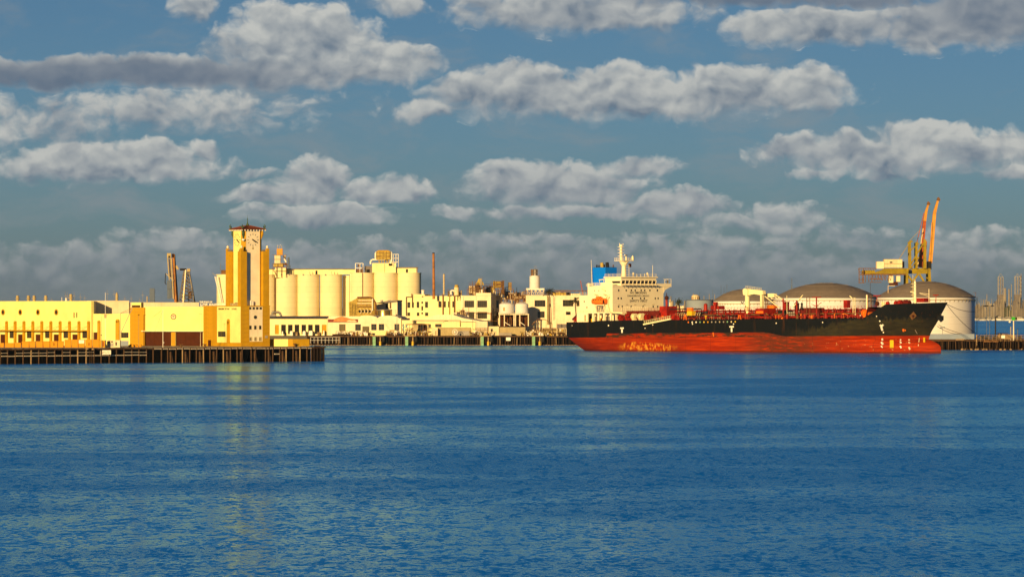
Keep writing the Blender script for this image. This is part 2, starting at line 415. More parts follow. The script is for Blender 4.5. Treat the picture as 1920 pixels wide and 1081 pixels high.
# ------------------------------------------------------------------ water
def water_mat():
    m = bpy.data.materials.new('water'); m.use_nodes = True
    t = NT(m.node_tree); b = m.node_tree.nodes['Principled BSDF']
    pos = t.n('ShaderNodeNewGeometry').outputs['Position']
    big = t.noise(pos, 0.0045, 4, 0.6, 1.6)
    mid = t.noise(pos, 0.022, 4, 0.65, 0.8)
    patch = t.ss(t.m('ADD', big, t.m('MULTIPLY', t.m('SUBTRACT', mid, .5), .55)), 0.40, 0.60)
    w1 = t.noise(pos, 0.50, 3, 0.65, 0.4, out=1)
    w2 = t.noise(pos, 1.9, 3, 0.6, 0.0, out=1)
    w3 = t.noise(pos, 0.09, 3, 0.55, 0.3, out=1)
    def cen(v_, sx): return t.v('MULTIPLY', t.v('SUBTRACT', v_, (.5, .5, .5)), (sx, sx, 0))
    def train(sx, sy): return t.noise(t.v('MULTIPLY', pos, (sx, sy, 1.0)), 1.0, 3, 0.6, 0.5, out=1)
    slope = t.v('ADD', t.v('ADD', cen(w1, 0.30), cen(w2, 0.65)), cen(w3, 0.08))
    slope = t.v('ADD', slope, t.v('ADD', t.v('ADD', cen(train(2.8, .8), 1.05), cen(train(1.1, .28), .85)), cen(train(.45, .1), 0.40)))
    amp = t.m('MULTIPLY_ADD', patch, 0.70, 0.28)
    slope = t.v('MULTIPLY', slope, t.xyz(amp, amp, 0.0))
    nrm = t.v('NORMALIZE', t.v('ADD', slope, (0, 0, 1)))
    m.node_tree.nodes.remove(b)
    df = t.n('ShaderNodeBsdfDiffuse'); df.inputs['Color'].default_value = (0.0, 0.23, 0.95, 1)
    gl = t.n('ShaderNodeBsdfAnisotropic', distribution='GGX'); gl.inputs['Color'].default_value = (0.47, 0.88, 1.0, 1)
    t.lk(nrm, gl.inputs['Normal']); t.lk(t.m('MULTIPLY_ADD', patch, 0.085, 0.125), gl.inputs['Roughness'])
    fr_ = t.n('ShaderNodeFresnel'); fr_.inputs['IOR'].default_value = 1.33; t.lk(nrm, fr_.inputs['Normal'])
    mx_ = t.n('ShaderNodeMixShader'); t.lk(t.m('MULTIPLY', fr_.outputs[0], 0.86), mx_.inputs[0]); t.lk(df.outputs[0], mx_.inputs[1]); t.lk(gl.outputs[0], mx_.inputs[2])
    t.lk(mx_.outputs[0], [n_ for n_ in m.node_tree.nodes if n_.type == 'OUTPUT_MATERIAL'][0].inputs['Surface'])
    return m
M['water'] = water_mat()
tag(MB().poly([(-14000, 20, 0), (14000, 20, 0), (30000, 60000, 0), (-30000, 60000, 0)]).build('water', 'water'), kind='structure')
tag(MB().poly([(-14000, 20, -14), (14000, 20, -14), (30000, 60000, -14), (-30000, 60000, -14)]).build('harbour_bed', 'soil'), kind='structure')

# ------------------------------------------------------------------ land
LZ = 4.0
g = MB().prismz([(-2200, 2190), (-95, 2172), (-90, 2166), (22, 2160), (60, 2140), (150, 2110), (186, 2112), (215, 2500), (285, 3300), (372, 4300), (200, 5200), (-2600, 5200)], -8, LZ)
tag(g.build('land', 'soil'), kind='structure')
g = MB().prismz([(130, 1905), (130, 2110), (149, 2109), (185, 2111), (181, 1985), (182, 1932), (400, 1938), (400, 1912)], -8, 3.4)
tag(g.build('terminal_ground', 'asphalt'), kind='structure')
g = MB().prismz([(-3500, 7700), (1700, 7640), (4200, 7600), (9000, 16000), (-9000, 16000)], -6, 3.0)
tag(g.build('far_shore', 'sand'), kind='structure')
# low hills on the far horizon
rnd = random.Random(4)
hv = []
g = MB()
xs_ = [-9000 + i * 220 for i in range(90)]
hts = [15 + 3 * math.sin(i * .37) + 3 * math.sin(i * .83 + 2) + 2 * rnd.random() for i in range(90)]
for i in range(89):
    a_, b_ = xs_[i], xs_[i + 1]
    g.poly([(a_, 13000, 0), (b_, 13000, 0), (b_, 13600, hts[i + 1]), (a_, 13600, hts[i])])
    g.poly([(a_, 13600, hts[i]), (b_, 13600, hts[i + 1]), (b_, 14600, 0), (a_, 14600, 0)])
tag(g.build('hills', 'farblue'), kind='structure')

# ------------------------------------------------------------------ the near pier on timber piles
DZ = 4.35
PA = Vector(((-110 - CXP) * 1381 / F, 1381, 0)); PB = Vector(((611 - CXP) * 1476 / F, 1476, 0))
pdir = (PB - PA).normalized(); pnor = Vector((-pdir.y, pdir.x, 0)); plen = (PB - PA).length
pier = thing('pier', 'long timber pier on dark piles carrying the yellow clock tower building', 'pier', loc=(PA.x, PA.y, 0), rz=math.atan2(pdir.y, pdir.x))
# local: x along the front edge, y away
def pier_px(px):
    u = (px - CXP) / F
    return (u * PA.y - PA.x) / (pdir.x - u * pdir.y)
MB().prismz([(0, 0.5), (plen - 9, 0.5), (plen - 9, 60), (plen - 60, 120), (-60, 150)], DZ - .45, DZ).build('deck', 'concrete', pier)
rnd = random.Random(11)
fb = MB(); x = 0.0
bhx = 0.0
bh_m = MB().box(-.49, .49, 0, .25, -3, DZ - .46).mesh('shade_plank'); bh_m.materials.append(M['underdeck_shade'])
for i in range(int(plen - 4)): part_at('shade_plank', bh_m, pier, (.5 + i, 1.9 + .12 * (i % 2), 0))  # dark backing added behind the front piles as under-deck shade
planks = MB().box(-1.45, 1.45, 0, .45, -.42, 0).mesh('edge_beam')
planks.materials.append(M['timber'])
while x < plen - 3:
    part_at('edge_beam', planks, pier, (x + 1.5, -.05 + rnd.random() * .1, DZ - .08 - rnd.random() * .12)); x += 3.0
pile_m = [MB().cyl((0, 0, -6), (0, 0, 4.2), .21, .19, n=8).mesh('pile') for _ in range(2)]
pile_m[0].materials.append(M['timber']); pile_m[1].materials.append(M['lumber'])
back_m = MB().cyl((0, 0, -6), (0, 0, 4.0), .22, n=6).mesh('pile'); back_m.materials.append(M['timber_dark'])
front_px = [2, 15.5, 30, 44.5, 59.5, 74, 89, 104, 118, 133, 147, 163, 177, 191, 206, 219.5, 233.5, 248.5, 261.5, 276, 288.5, 304, 316, 331, 343.5, 357, 369.5, 383, 395, 407.5, 420, 433.5, 446, 455, 472.5, 480, 499, 505, 513, 526, 538, 551, 564, 577, 585, 590, 596]
for i, px in enumerate(front_px):
    o = part_at('pile', pile_m[1 if px in (59.5, 147, 163, 343.5, 383, 420, 538, 564) else 0], pier, (pier_px(px), .25 + rnd.random() * .1, rnd.random() * .15), rnd.random() * 6)
    o.rotation_euler = (rnd.uniform(-.012, .012), rnd.uniform(-.012, .012), 0)
for row, n_ in ((2.6, 40), (5.6, 34), (9.5, 30), (14, 26)):
    for i in range(n_):
        part_at('pile', back_m, pier, (6 + (plen - 10) * (i + rnd.random() * .5) / n_, row + rnd.random(), 0))
for px in (321, 349, 376, 402, 427, 453, 479, 505, 531, 557):       # fat raking fender piles with bright heads
    x = pier_px(px)
    MB().cyl((x, .05, -4), (x + .1, .45, 3.1), .32, .30, n=8).build('fender_pile', 'timber', pier)
    MB().cyl((x + 1.2, .0, -3), (x + .4, .5, 3.0), .17, n=6).build('brace', 'timber', pier)
wl = MB().box(-1.0, 1.0, 0, .28, 0, .22).mesh('waler'); wl.materials.append(M['lit_timber'])
for a_, b_ in zip(front_px[:19], front_px[1:20]):
    for zz, th in ((2.15, 1.0), (3.05, .55)):
        if rnd.random() < (.93 if zz < 3 else .6):
            x0, x1 = pier_px(a_), pier_px(b_)
            part_at('waler', wl, pier, ((x0 + x1) / 2, -.02, zz - .25 * rnd.random() * .4), 0, ((x1 - x0) / 2 - .2, 1, th))
for a_, b_ in zip(front_px[20:44], front_px[21:45]):
    x0, x1 = pier_px(a_), pier_px(b_)
    part_at('waler', wl, pier, ((x0 + x1) / 2, -.10, DZ - .55 - .12 * rnd.random()), 0, ((x1 - x0) / 2 - .25, 1, 1.2))
x0, x1 = pier_px(514), pier_px(525); part_at('waler', wl, pier, ((x0 + x1) / 2, -.05, 2.1), 0, ((x1 - x0) / 2 - .2, 1, 1.2))
for i in range(15):                                                 # the close cluster of piles at the pier head
    px = 590 + i * 1.5; x = pier_px(min(px, 609)); yy = .2 + (i % 4) * .7
    MB().cyl((x, yy, -5), (x + rnd.uniform(-.1, .1), yy, 4.0 + .5 * rnd.random()), .27, n=8).build('pile', 'timber_dark', pier)
x = pier_px(163); MB().lathe(x, -.15, [(.0, DZ - .5), (.5, DZ - .5), (.5, DZ - .1), (0, DZ - .1)], 10).build('tyre_fender', 'lumber', pier)
x = pier_px(174); MB().lathe(x, -.15, [(.0, DZ - .6), (.45, DZ - .6), (.45, DZ - .2), (0, DZ - .2)], 10).build('tyre_fender', 'lumber', pier)
ld = MB()
for dx_ in (-.35, .35): ld.bar((pier_px(170) + dx_, -.1, -.5), (pier_px(170) + dx_, -.1, DZ), .08)
for i in range(9): ld.bar((pier_px(170) - .35, -.1, .2 + i * .45), (pier_px(170) + .35, -.1, .2 + i * .45), .06)
ld.build('ladder', 'timber', pier)
# notice board hung on the pier face
fr = Fr(188, 664, pier_px and (PA.y + pdir.y * pier_px(198)) - .6, 14)
sg = thing('notice_board', 'white notice board with two faint lines of writing on the pier face', 'sign', fr)
a, b, c, d = fr.rect(188, 208, 656, 664)
MB().box(a, b, 0, .12, c, d).build('board', 'signwhite', sg)
rn = random.Random(5)
for k_, zf in enumerate((.62, .3)):
    l = MB(); xx = a + .3
    while xx < b - .4:
        w_ = rn.uniform(.08, .24); l.box(xx, xx + w_, -.015, 0.0, c + (d - c) * zf - .06, c + (d - c) * zf + .12); xx += w_ + rn.choice((.06, .06, .2))
    l.build('lettering', 'tan', sg)
for dx_ in (.4, b - a - .4): MB().box(a + dx_ - .07, a + dx_ + .07, .12, .3, c - .3, d + .3).build('batten', 'timber', sg)

# ------------------------------------------------------------------ warehouse row on the pier
def courses(parent, x0, x1, z0, z1, y, n, m='ochre', d=.12, name='facing_course', gap=.05):
    h = (z1 - z0) / n
    me = MB().box(x0, x1, y - d, y, gap / 2, h - gap / 2).mesh(name); me.materials.append(M[m])
    for i in range(n): part_at(name, me, parent, (0, 0, z0 + i * h))

fr = Fr(171, 651, 1497, -48, zb=DZ)
shed = thing('warehouse', 'long tall yellow warehouse with oval windows and a row of ochre pilasters', 'warehouse', fr)
xl = fr.x(-70); top = fr.z(565, 0); 
rects = []
for p0, p1 in ((0, 12), (33, 45), (66, 78.3), (100, 112.3), (135, 147.5)): rects.append(fr.rect(p0, p1, 626.5, 652) )
doors = [(a, b, 0.0, d) for a, b, c, d in rects]
wins = [fr.rect(*w, 620, 633.5) for w in ((17.5, 27), (50, 60), (84, 94), (118.5, 129), (154, 164), (-16, -7), (-48, -40))]
slits = [fr.rect(137.5, 139.8, 585.7, 595.5), fr.rect(142.5, 144.8, 585.7, 595.5)]
wl_ = MB().holed(xl, 0, 0, top, doors + wins + slits, 0, .35)
wl_.box(xl, 0, .36, 1.0, 0, top); wl_.poly([(0, 0, 0), (0, .36, 0), (0, .36, top), (0, 0, top)]); wl_.box(xl, 0, -.02, 1.02, top, top + .15)
wl_.build('front_wall', 'cream', shed)
bk_ = [(xl, 1.0), (-.05, 1.0), (-.05 - .743*24, 1.0 + .669*24), (xl, 1.0 + .669*24)]
MB().prismz(bk_, 0, top - .02).build('wall', 'whitewall', shed)
MB().prismz([(x_, y_ + .02) for x_, y_ in bk_], top - .02, top + .1).build('roof', 'roof_grey', shed)
for a, b, c, d in doors:
    o = MB().box(a, b, .26, .34, c, d).build('roller_door', 'brown', shed)
windowed(shed, fr, wins, .3, 2, 3, frame='olive')
for a, b, c, d in slits: MB().box(a, b, .2, .26, c, d).build('slit_window', 'dark', shed)
for px in (6, 38.3, 71.5, 105.8, -26):
    x, z = fr.xz(px, 585)
    q = MB()
    for i in range(20):
        t0, t1 = 2*math.pi*i/20, 2*math.pi*(i+1)/20
        q.cyl((x + .74*math.cos(t0), -.06, z + .74*math.sin(t0)), (x + .74*math.cos(t1), -.06, z + .74*math.sin(t1)), .15, n=5)
    o = q.build('round_window', 'ochre', shed)
    MB().cyl((x, -.02, z), (x, -.05, z), .68, n=20).build('pane', 'dark', o)
for px in (-34, -18, -2, 13.8, 29.8, 46.3, 63, 79.8, 96.8, 114.2, 131.8, 149.5, 167.6):
    x = fr.x(px); zt = fr.z(601, x)
    MB().box(x - .42, x + .42, -.55, 0, 0, zt - .5).cyl((x, -.0, zt - .5), (x, -.55, zt - .5), .42, n=14).build('pilaster', 'ochre', shed)
a, b, c, d = fr.rect(-70, 166, 617, 620.2)
MB().box(a, b, -2.0, -.57, c, c + .32).build('canopy', 'ochre', shed)
for p0 in (-1, 14, 30, 46.5, 63, 80, 97, 114.5, 132, 149.8):
    x0, z0 = fr.xz(p0 + 1, 615); x1, z1 = fr.xz(p0 + 17 - 2, 610)
    MB().bar((x0 + .6, -1.9, c + .3), (x1, -.5, c + 1.5), .08).build('stay_rod', 'ochre', shed)
for px in (10, 30.5, 41.2, 63, 110):
    x = fr.x(px); y_ = 4.5; z0 = top; s_ = .92 if px != 110 else 1.1
    v_ = MB().cyl((x, y_, z0), (x, y_, z0 + 1.5 * s_), .42, n=12).cyl((x, y_, z0 + .9*s_), (x, y_, z0 + 1.1*s_), .75, n=12).lathe(x, y_, [(.46, z0+1.5*s_), (.5, z0 + 1.75*s_), (.36, z0 + 2.0*s_), (.1, z0 + 2.05*s_)], 12)
    v_.build('roof_vent', 'tan', shed)
MB().cyl((fr.x(98.5), 5, top), (fr.x(98.5), 5, top + 1.1), .25, n=8).build('roof_vent', 'white', shed)
MB().cyl((fr.x(90.5), 5, top), (fr.x(90.5), 5, top + 1.3), .08, n=6).build('vent_pipe', 'white', shed)

fr = Fr(244.5, 651, 1493.5, -20, zb=DZ)
lo = thing('low_annex', 'low yellow annex with one ochre pilaster between the warehouse and tiled bay', 'building', fr)
top = fr.z(588.7, 0); xl = fr.x(165)
dr = fr.rect(170, 184, 622.5, 652); dr = (dr[0], dr[1], 0, dr[3]); wn = fr.rect(227, 241, 623, 633)
MB().holed(xl, 0, 0, top, [dr, wn], 0, .35).box(xl, 0, .36, 7, 0, top).box(xl, 0, -.03, 7.02, top, top + .12).build('wall', 'cream', lo)
MB().box(dr[0], dr[1], .25, .33, 0, dr[3]).build('roller_door', 'brown', lo)
windowed(lo, fr, [wn], .3, 3, 2)
for px, w_ in ((186, .4), (221, .55)):
    x = fr.x(px); zt = fr.z(601.5 if px == 186 else 600, x)
    MB().box(x - w_, x + w_, -.5, 0, 0, zt - .2).cyl((x, 0, zt - .2), (x, -.5, zt - .2), w_, n=12).build('pilaster', 'ochre', lo)
a, b, c, d = fr.rect(227, 241, 638.5, 650); MB().box(a, b, -.12, 0, 0, d).build('shutter', 'greytank', lo)

fr = Fr(271.5, 650, 1491, -24, zb=DZ)
bay = thing('tiled_bay', 'windowless ochre tiled bay with orange floats piled at its foot', 'building', fr)
xl = fr.x(244); top = fr.z(576.3, xl / 2)
MB().box(xl + .1, 0, .02, 6, 0, top).build('wall', 'ochre', bay)
courses(bay, xl, 0, 0, top, 0, 9)
fr2 = Fr(264, 576, 1497, -10, zb=top + DZ); a, b, c, d = fr2.rect(247, 264.5, 566.8, 576.5)
pent = thing('roof_hut', 'small cream roof hut with a brown louvred panel above the tiled bay', 'hut', fr2)
MB().box(a, b, 0, 3, -.3, d).build('wall', 'cream', pent)
a, b, c, d = fr2.rect(247.5, 263, 572, 576); MB().box(a, b, -.1, -.005, c, d).build('louvre_panel', 'brown', pent)

fr = Fr(382, 650, 1487, -14, zb=DZ)
hall = thing('transit_shed', 'yellow transit shed with two big brown doors and a round sign', 'shed', fr)
xl = fr.x(270.5); top = fr.z(576, xl / 2)
drs = [fr.rect(272.5, 321, 621.5, 652), fr.rect(329.5, 380.5, 621.5, 652)]
drs = [(a, b, 0, d) for a, b, c, d in drs]
MB().holed(xl, 0, 0, top, drs, 0, .5).box(xl, 0, .51, 22, 0, top).box(xl, 0, -.05, 22.05, top, top + .18).build('wall', 'cream', hall)
for a, b, c, d in drs:
    o = MB().box(a, b, .40, .48, c, d).build('sliding_door', 'brown', hall)
    n_ = 6
    for i in range(1, n_): MB().box(a + (b - a) * i / n_ - .05, a + (b - a) * i / n_ + .05, .36, .40, c, d).build('rib', 'brown', o)
a, b, c, d = fr.rect(321.5, 329, 621, 650); MB().box(a, b, -.18, 0, 0, d).build('pillar', 'ochre', hall)
a, b, c, d = fr.rect(267, 391, 619.6, 621.2); MB().box(a, b, -1.2, -.02, c, d).build('canopy', 'whitewall', hall)
x, z = fr.xz(325.3, 593.4)
s_ = MB()
for i in range(24):
    t0, t1 = 2*math.pi*i/24, 2*math.pi*(i+1)/24
    s_.cyl((x + .74*math.cos(t0), -.08, z + .74*math.sin(t0)), (x + .74*math.cos(t1), -.08, z + .74*math.sin(t1)), .1, n=5)
o = s_.build('round_sign', 'brown', hall)
MB().cyl((x, -.02, z), (x, -.07, z), .7, n=24).build('sign_disc', 'container', o)
MB().box(x - .35, x + .3, -.09, -.07, z + .12, z + .3).box(x - .2, x + .25, -.09, -.07, z - .22, z - .08).build('emblem', 'rust', o)
# long set-back upper storey with the grazing sun's pink put into the wall colour
fr = Fr(174, 590, 1506, 18, zb=DZ)
up = thing('upper_storey', 'plain pale upper storey rising behind the low annex and transit shed', 'building', fr)
a, b, c, d = fr.rect(172, 242, 564.2, 590); MB().box(a, b, 0, 6, 0, d).box(a, b, -.06, 6.02, d, d + .12).build('wall', 'whitewall', up)
a2, b2, c, d = fr.rect(241, 374, 567.3, 590); MB().box(b + .01, b2, .6, 8, 0, d).box(b + .01, b2, .55, 8.02, d, d + .12).build('rear_wall', 'whitewall', up)

# ------------------------------------------------------------------ the clock tower
AL, AR, YT = -58.6, 31.4, 1463.0
fr = Fr(452, 649, YT, AL, zb=DZ); fq = Fr(452, 649, YT, AR, zb=DZ)
tw = thing('clock_tower', 'cream and ochre clock tower with red tiled roof above the pier', 'clock tower', fr)
# local axes: x along the left face (negative leftwards), y into the building = along the right face
xl = fr.x(381.5); wR = fq.x(505.5); top = H - (574 - HZ) * YT / F - DZ
n0 = fr.rect(423.5, 423.5 , 621, 631)
pan = fr.rect(407, 451.2, 575, 642); panx0, panx1 = pan[0], pan[1]; pz0 = fr.z(642, -2); 
win = fr.rect(409, 423, 621, 631)
MB().box(xl, 0, .1, wR, 0, top).build('base_block', 'ochre', tw)
MB().holed(panx0, panx1, pz0, top - .05, [win], -.0, .1).build('cream_panel', 'cream', tw)
courses(tw, xl, panx0 - .02, .0, top, .08, 9, d=.1)
MB().box(panx0 - .02, 0, -.03, .09, 0, pz0 - .01).build('plinth', 'ochre', tw)
windowed(tw, fr, [win], .095, 2, 2)
x = fr.x(429); zt = fr.z(598, x)
MB().box(x - .75, x + .75, -.3, 0, pz0, zt - .7).cyl((x, -.002, zt - .7), (x, -.3, zt - .7), .75, n=16).build('pilaster', 'ochre', tw)
a, b = fr.x(410), fr.x(444); zc = fr.z(579.3, -2)
lettering('BERTH  155', tw, 'brown', a, b, zc - .18, zc + .3, -.06)
dd = fr.rect(390.5, 396, 637, 649); MB().box(dd[0], dd[1], -.08, 0, 0, dd[3]).build('door', 'brown', tw)
MB().box(xl - .15, .18, -.12, wR + .15, top, top + .22).build('cornice', 'ochre', tw)
# right face: y from 0 to wR at x = 0, facing +x (local)
def Ry(px): return fq.x(px)
def Rz(py, y_=2): return fq.z(py, y_)
pt = (Ry(467.2), Ry(492), Rz(640), Rz(574.5))
class RFace:                                              # shapes on the right face, as (along, out, up)
    pass
def rbox(mb, u0, u1, o0, o1, z0, z1): return mb.box(o0, o1, u0, u1, z0, z1)
hq = (top) / 9
crs = MB(); rbox(crs, 0, pt[0] - .02, 0, .12, .025, hq - .025); m1 = crs.mesh('facing_course'); m1.materials.append(M['ochre'])
crs = MB(); rbox(crs, pt[1] + .02, wR, 0, .12, .025, hq - .025); m2 = crs.mesh('facing_course'); m2.materials.append(M['ochre'])
for i in range(9):
    part_at('facing_course', m1, tw, (0, 0, i * hq)); part_at('facing_course', m2, tw, (0, 0, i * hq))
p_ = MB(); rbox(p_, pt[0], pt[1], 0, .06, pt[2], pt[3]); p_.build('stair_panel', 'whitewall', tw)  # same cream as the left face, its weaker sun put into the colour
p_ = MB(); rbox(p_, pt[0], pt[1], 0, .1, 0, pt[2] - .02); p_.build('plinth', 'ochre', tw)
for px0, px1, py0, py1, bl in [(466.6+i*6.6, 471+i*6.6, 575.4, 580, 0) for i in range(4)] + [(467+i*9.2, 471.4+i*9.2, 610, 617.3, 0) for i in range(3)] + [(467.6+i*9, 472.6+i*9, 631.5, 639, 1) for i in range(3)]:
    w_ = MB(); u0, u1, z0, z1 = Ry(px0), Ry(px1), Rz(py1), Rz(py0)
    rbox(w_, u0, u1, .061, .09, z0, z1)
    o = w_.build('window', 'olive' if not bl else 'tan', tw)
    w_ = MB(); e_ = .12; rbox(w_, u0 + e_, (u1 - e_) if not bl else (u0 + u1) / 2 - .1, .091, .1, z0 + e_, z1 - e_); w_.build('pane', 'glass', o)
u_, z_ = Ry(478.5), Rz(594.3)
o = MB().cyl((.062, u_, z_), (.12, u_, z_), .52, n=20).build('round_window', 'olive', tw)
MB().cyl((.121, u_, z_), (.14, u_, z_), .42, n=20).build('pane', 'glass', o)
# shaft: square with chamfered corners, buttresses on the corners
def YZ(py): return H - (py - HZ) * (YT + 1) / F - DZ
ins = 1.25                                                   # how far the shaft stands in from the corner, along both faces
S0 = 6.55                                                    # shaft side
ch = 1.0
x1_, y0_ = -ins, ins; x0_, y1_ = -ins - S0, ins + S0
zb_, ze = top + .2, YZ(431)
octo = [(x0_ + ch, y0_), (x1_ - ch, y0_), (x1_, y0_ + ch), (x1_, y1_ - ch), (x1_ - ch, y1_), (x0_ + ch, y1_), (x0_, y1_ - ch), (x0_, y0_ + ch)]
MB().prismz(octo, zb_, ze).build('shaft', 'whitewall', tw)
MB().prismz([(x0_ + ch - .02, y0_ - .04), (x1_ - ch + .02, y0_ - .04), (x1_ - ch + .02, y0_ + .1), (x0_ + ch - .02, y0_ + .1)], zb_, ze).build('sunlit_shaft_face', 'cream', tw)  # left face only: fuller sun put into its yellower colour
for sx, sy, ax, ay in ((x1_, y0_, -1, 1), (x0_, y0_, 1, 1), (x1_, y1_, -1, -1), (x0_, y1_, 1, -1)):
    MB().prismz([(sx + ax*ch*.98, sy - ay*.06), (sx - ax*.06, sy + ay*ch*.98), (sx + ax*.2, sy + ay*ch*1.2), (sx + ax*ch*1.2, sy + ay*.2)][::(1 if ax*ay < 0 else -1)], zb_, ze - .1).build('corner_pier', 'ochre', tw)
zbt = YZ(471)
def buttress(cx, cy, w=1.95):
    MB().box(cx - w/2, cx + w/2, cy - w/2, cy + w/2, zb_, zbt).build('buttress', 'ochre', tw)
    sgx = 1 if cx > (x0_ + x1_) / 2 else -1; sgy = -1 if cy < (y0_ + y1_) / 2 else 1
    MB().box(cx + sgx*(w/2 - .8), cx + sgx*w/2, cy + sgy*(w/2 - .8), cy + sgy*w/2, zbt, zbt + .85).build('merlon', 'ochre', tw)
    MB().lathe(cx + sgx*.55, cy + sgy*.55, [(.12, zbt + .85), (.38, zbt + 1.15), (.3, zbt + 1.5), (.08, zbt + 1.7)], 10).build('ball_finial', 'whitewall', tw)
    MB().box(cx - .3*sgx - .5, cx - .3*sgx + .3, cy - .7, cy + .5, zbt, zbt + .5).build('lamp_box', 'steel', tw)
for cx in (x1_ + .35, x0_ - .35):
    for cy in (y0_ - .35, y1_ + .35): buttress(cx, cy)
# eaves, roof, finials
ov_ = .62
MB().box(x0_ - ov_, x1_ + ov_, y0_ - ov_, y1_ + ov_, ze + .12, ze + .27).build('eaves', 'brown', tw)
br = MB().box(-.14, .14, -.14, .14, 0, .3).mesh('eave_bracket'); br.materials.append(M['white'])
for i in range(9):
    t_ = i / 8
    part_at('eave_bracket', br, tw, (x1_ + ov_ - .12, y0_ - ov_ + .12 + (S0 + 2*ov_ - .24) * t_, ze - .18))
    part_at('eave_bracket', br, tw, (x0_ - ov_ + .12 + (S0 + 2*ov_ - .24) * t_, y0_ - ov_ + .12, ze - .18))
cx_, cy_ = (x0_ + x1_) / 2, (y0_ + y1_) / 2
rf = MB(); e0 = S0/2 + ov_ + .05; e1 = .5; h0, h1 = ze + .27, ze + 1.3
cor = lambda e, h: [(cx_ - e, cy_ - e, h), (cx_ + e, cy_ - e, h), (cx_ + e, cy_ + e, h), (cx_ - e, cy_ + e, h)]
A_, B_ = cor(e0, h0), cor(e1, h1)
for i in range(4): rf.poly([A_[i], A_[(i+1)%4], B_[(i+1)%4], B_[i]])
rf.poly(B_); ro = rf.build('roof', 'roof_red', tw)
for i in range(4):
    MB().bar(A_[i], B_[i], .28).build('ridge', 'roof_red', ro)
for i in range(7):                                        # tile courses on the two faces in view
    t_ = (i + .5) / 7
    e_ = e0 + (e1 - e0) * t_; h_ = h0 + (h1 - h0) * t_ + .05
    MB().bar((cx_ + e_, cy_ - e_, h_), (cx_ + e_, cy_ + e_, h_), .09).bar((cx_ - e_, cy_ - e_, h_), (cx_ + e_, cy_ - e_, h_), .09).build('tile_course', 'roof_red', ro)
MB().lathe(cx_, cy_, [(.45, h1 - .1), (.5, h1 + .3), (.2, h1 + .6), (.08, h1 + 1.6), (.16, h1 + 1.8), (.05, h1 + 2.1), (.02, h1 + 3.0)], 10).build('spire', 'patina', tw)
for sx, sy in ((1, -1), (1, 1), (-1, -1)):                # green winged corner ornaments
    ex_, ey_ = cx_ + sx * (e0 - .5), cy_ + sy * (e0 - .5)
    k_ = MB().cyl((ex_, ey_, h0), (ex_ + sx*.3, ey_ + sy*.3, h0 + .9), .3, .18, n=8).cyl((ex_ + sx*.3, ey_ + sy*.3, h0 + .9), (ex_ + sx*.1, ey_ + sy*.1, h0 + 1.4), .2, .05, n=8)
    k_.cyl((ex_, ey_, h0 + .4), (ex_ + sx*.7, ey_ - sy*.5, h0 + 1.0), .16, .05, n=6).cyl((ex_, ey_, h0 + .4), (ex_ - sx*.5, ey_ + sy*.7, h0 + 1.0), .16, .05, n=6)
    k_.build('corner_ornament', 'patina', tw)
    bx, by = cx_ + sx * (S0/2 - ch/2 + .1), cy_ + sy * (S0/2 - ch/2 + .1)
    MB().cyl((bx, by, ze - 2.6), (bx + sx*.25, by + sy*.25, ze - 1.2), .08, .38, n=8).cyl((bx + sx*.25, by + sy*.25, ze - 1.2), (bx + sx*.3, by + sy*.3, ze), .38, .3, n=8).build('corbel', 'patina' if (sx, sy) != (1, 1) else 'ochre', tw)
# horns flanking the clock on the front corner
MB().lathe(x1_ + .12, y0_ + .1, [(.1, YZ(452)), (.42, YZ(450.5)), (.42, YZ(448)), (.1, YZ(447))], 10).build('lamp', 'white', tw)
# clock faces: twelve markers and two hands
def clock(face):
    zc = YZ(449.3)
    uc = (y0_ + y1_) / 2 if face == 'r' else (x0_ + x1_) / 2
    def pl(mb, u, z, lu, lz, ang, off, th):
        # a flat bar centred at u,z turned by ang (clockwise from up)
        s_, c_ = math.sin(ang), math.cos(ang); sg = 1 if face == 'r' else 1
        pts = []
        for a_, b_ in ((-lu, -lz), (lu, -lz), (lu, lz), (-lu, lz)):
            du, dz_ = a_ * c_ + b_ * s_, -a_ * s_ + b_ * c_
            pts.append((u + du, z + dz_))
        if face == 'r':
            mb._add([(x1_ + off, p[0], p[1]) for p in pts] + [(x1_ + off + th, p[0], p[1]) for p in pts], [(3,2,1,0),(4,5,6,7),(0,1,5,4),(1,2,6,5),(2,3,7,6),(3,0,4,7)])
        else:
            mb._add([(p[0], y0_ - .04 - off, p[1]) for p in pts] + [(p[0], y0_ - .04 - off - th, p[1]) for p in pts], [(0,1,2,3),(7,6,5,4),(4,5,1,0),(5,6,2,1),(6,7,3,2),(7,4,0,3)])
    dial = MB()
    for i in range(12):
        t_ = 2 * math.pi * i / 12
        pl(dial, uc + 1.62 * math.sin(t_), zc + 1.62 * math.cos(t_), .08, .24, t_, .0, .05)
    d_ = dial.build('clock_dial', 'steel', tw)
    for L_, wd, ang in ((1.15, .17, R(124)), (1.6, .12, R(120))):
        h_ = MB(); t_ = L_ / 2 - .15
        pl(h_, uc + t_ * math.sin(ang), zc + t_ * math.cos(ang), wd, L_ / 2 + .15, ang, .06 if L_ < 1.3 else .12, .04)
        h_.build('hand', 'ink', d_)
clock('r'); clock('l')
u_ = (y0_ + y1_) / 2
MB().box(x1_, x1_ + .05, u_ - .3, u_ + .3, YZ(467), YZ(464.5)).box(x1_, x1_ + .05, u_ - .16, u_ + .16, YZ(464.4), YZ(462.5)).build('emblem', 'tan', tw)
rn = random.Random(8)
for (u0_, w_, h_) in ((-1.2, .5, 1.6), (-2.2, .8, .5), (-5.5, 1.2, .6), (-4.2, .6, .9), (-7.4, 1.1, .7)):
    MB().box(u0_ - w_/2, u0_ + w_/2, .3, 1.0, top + .22, top + .22 + h_).build('roof_unit', 'tan', tw)
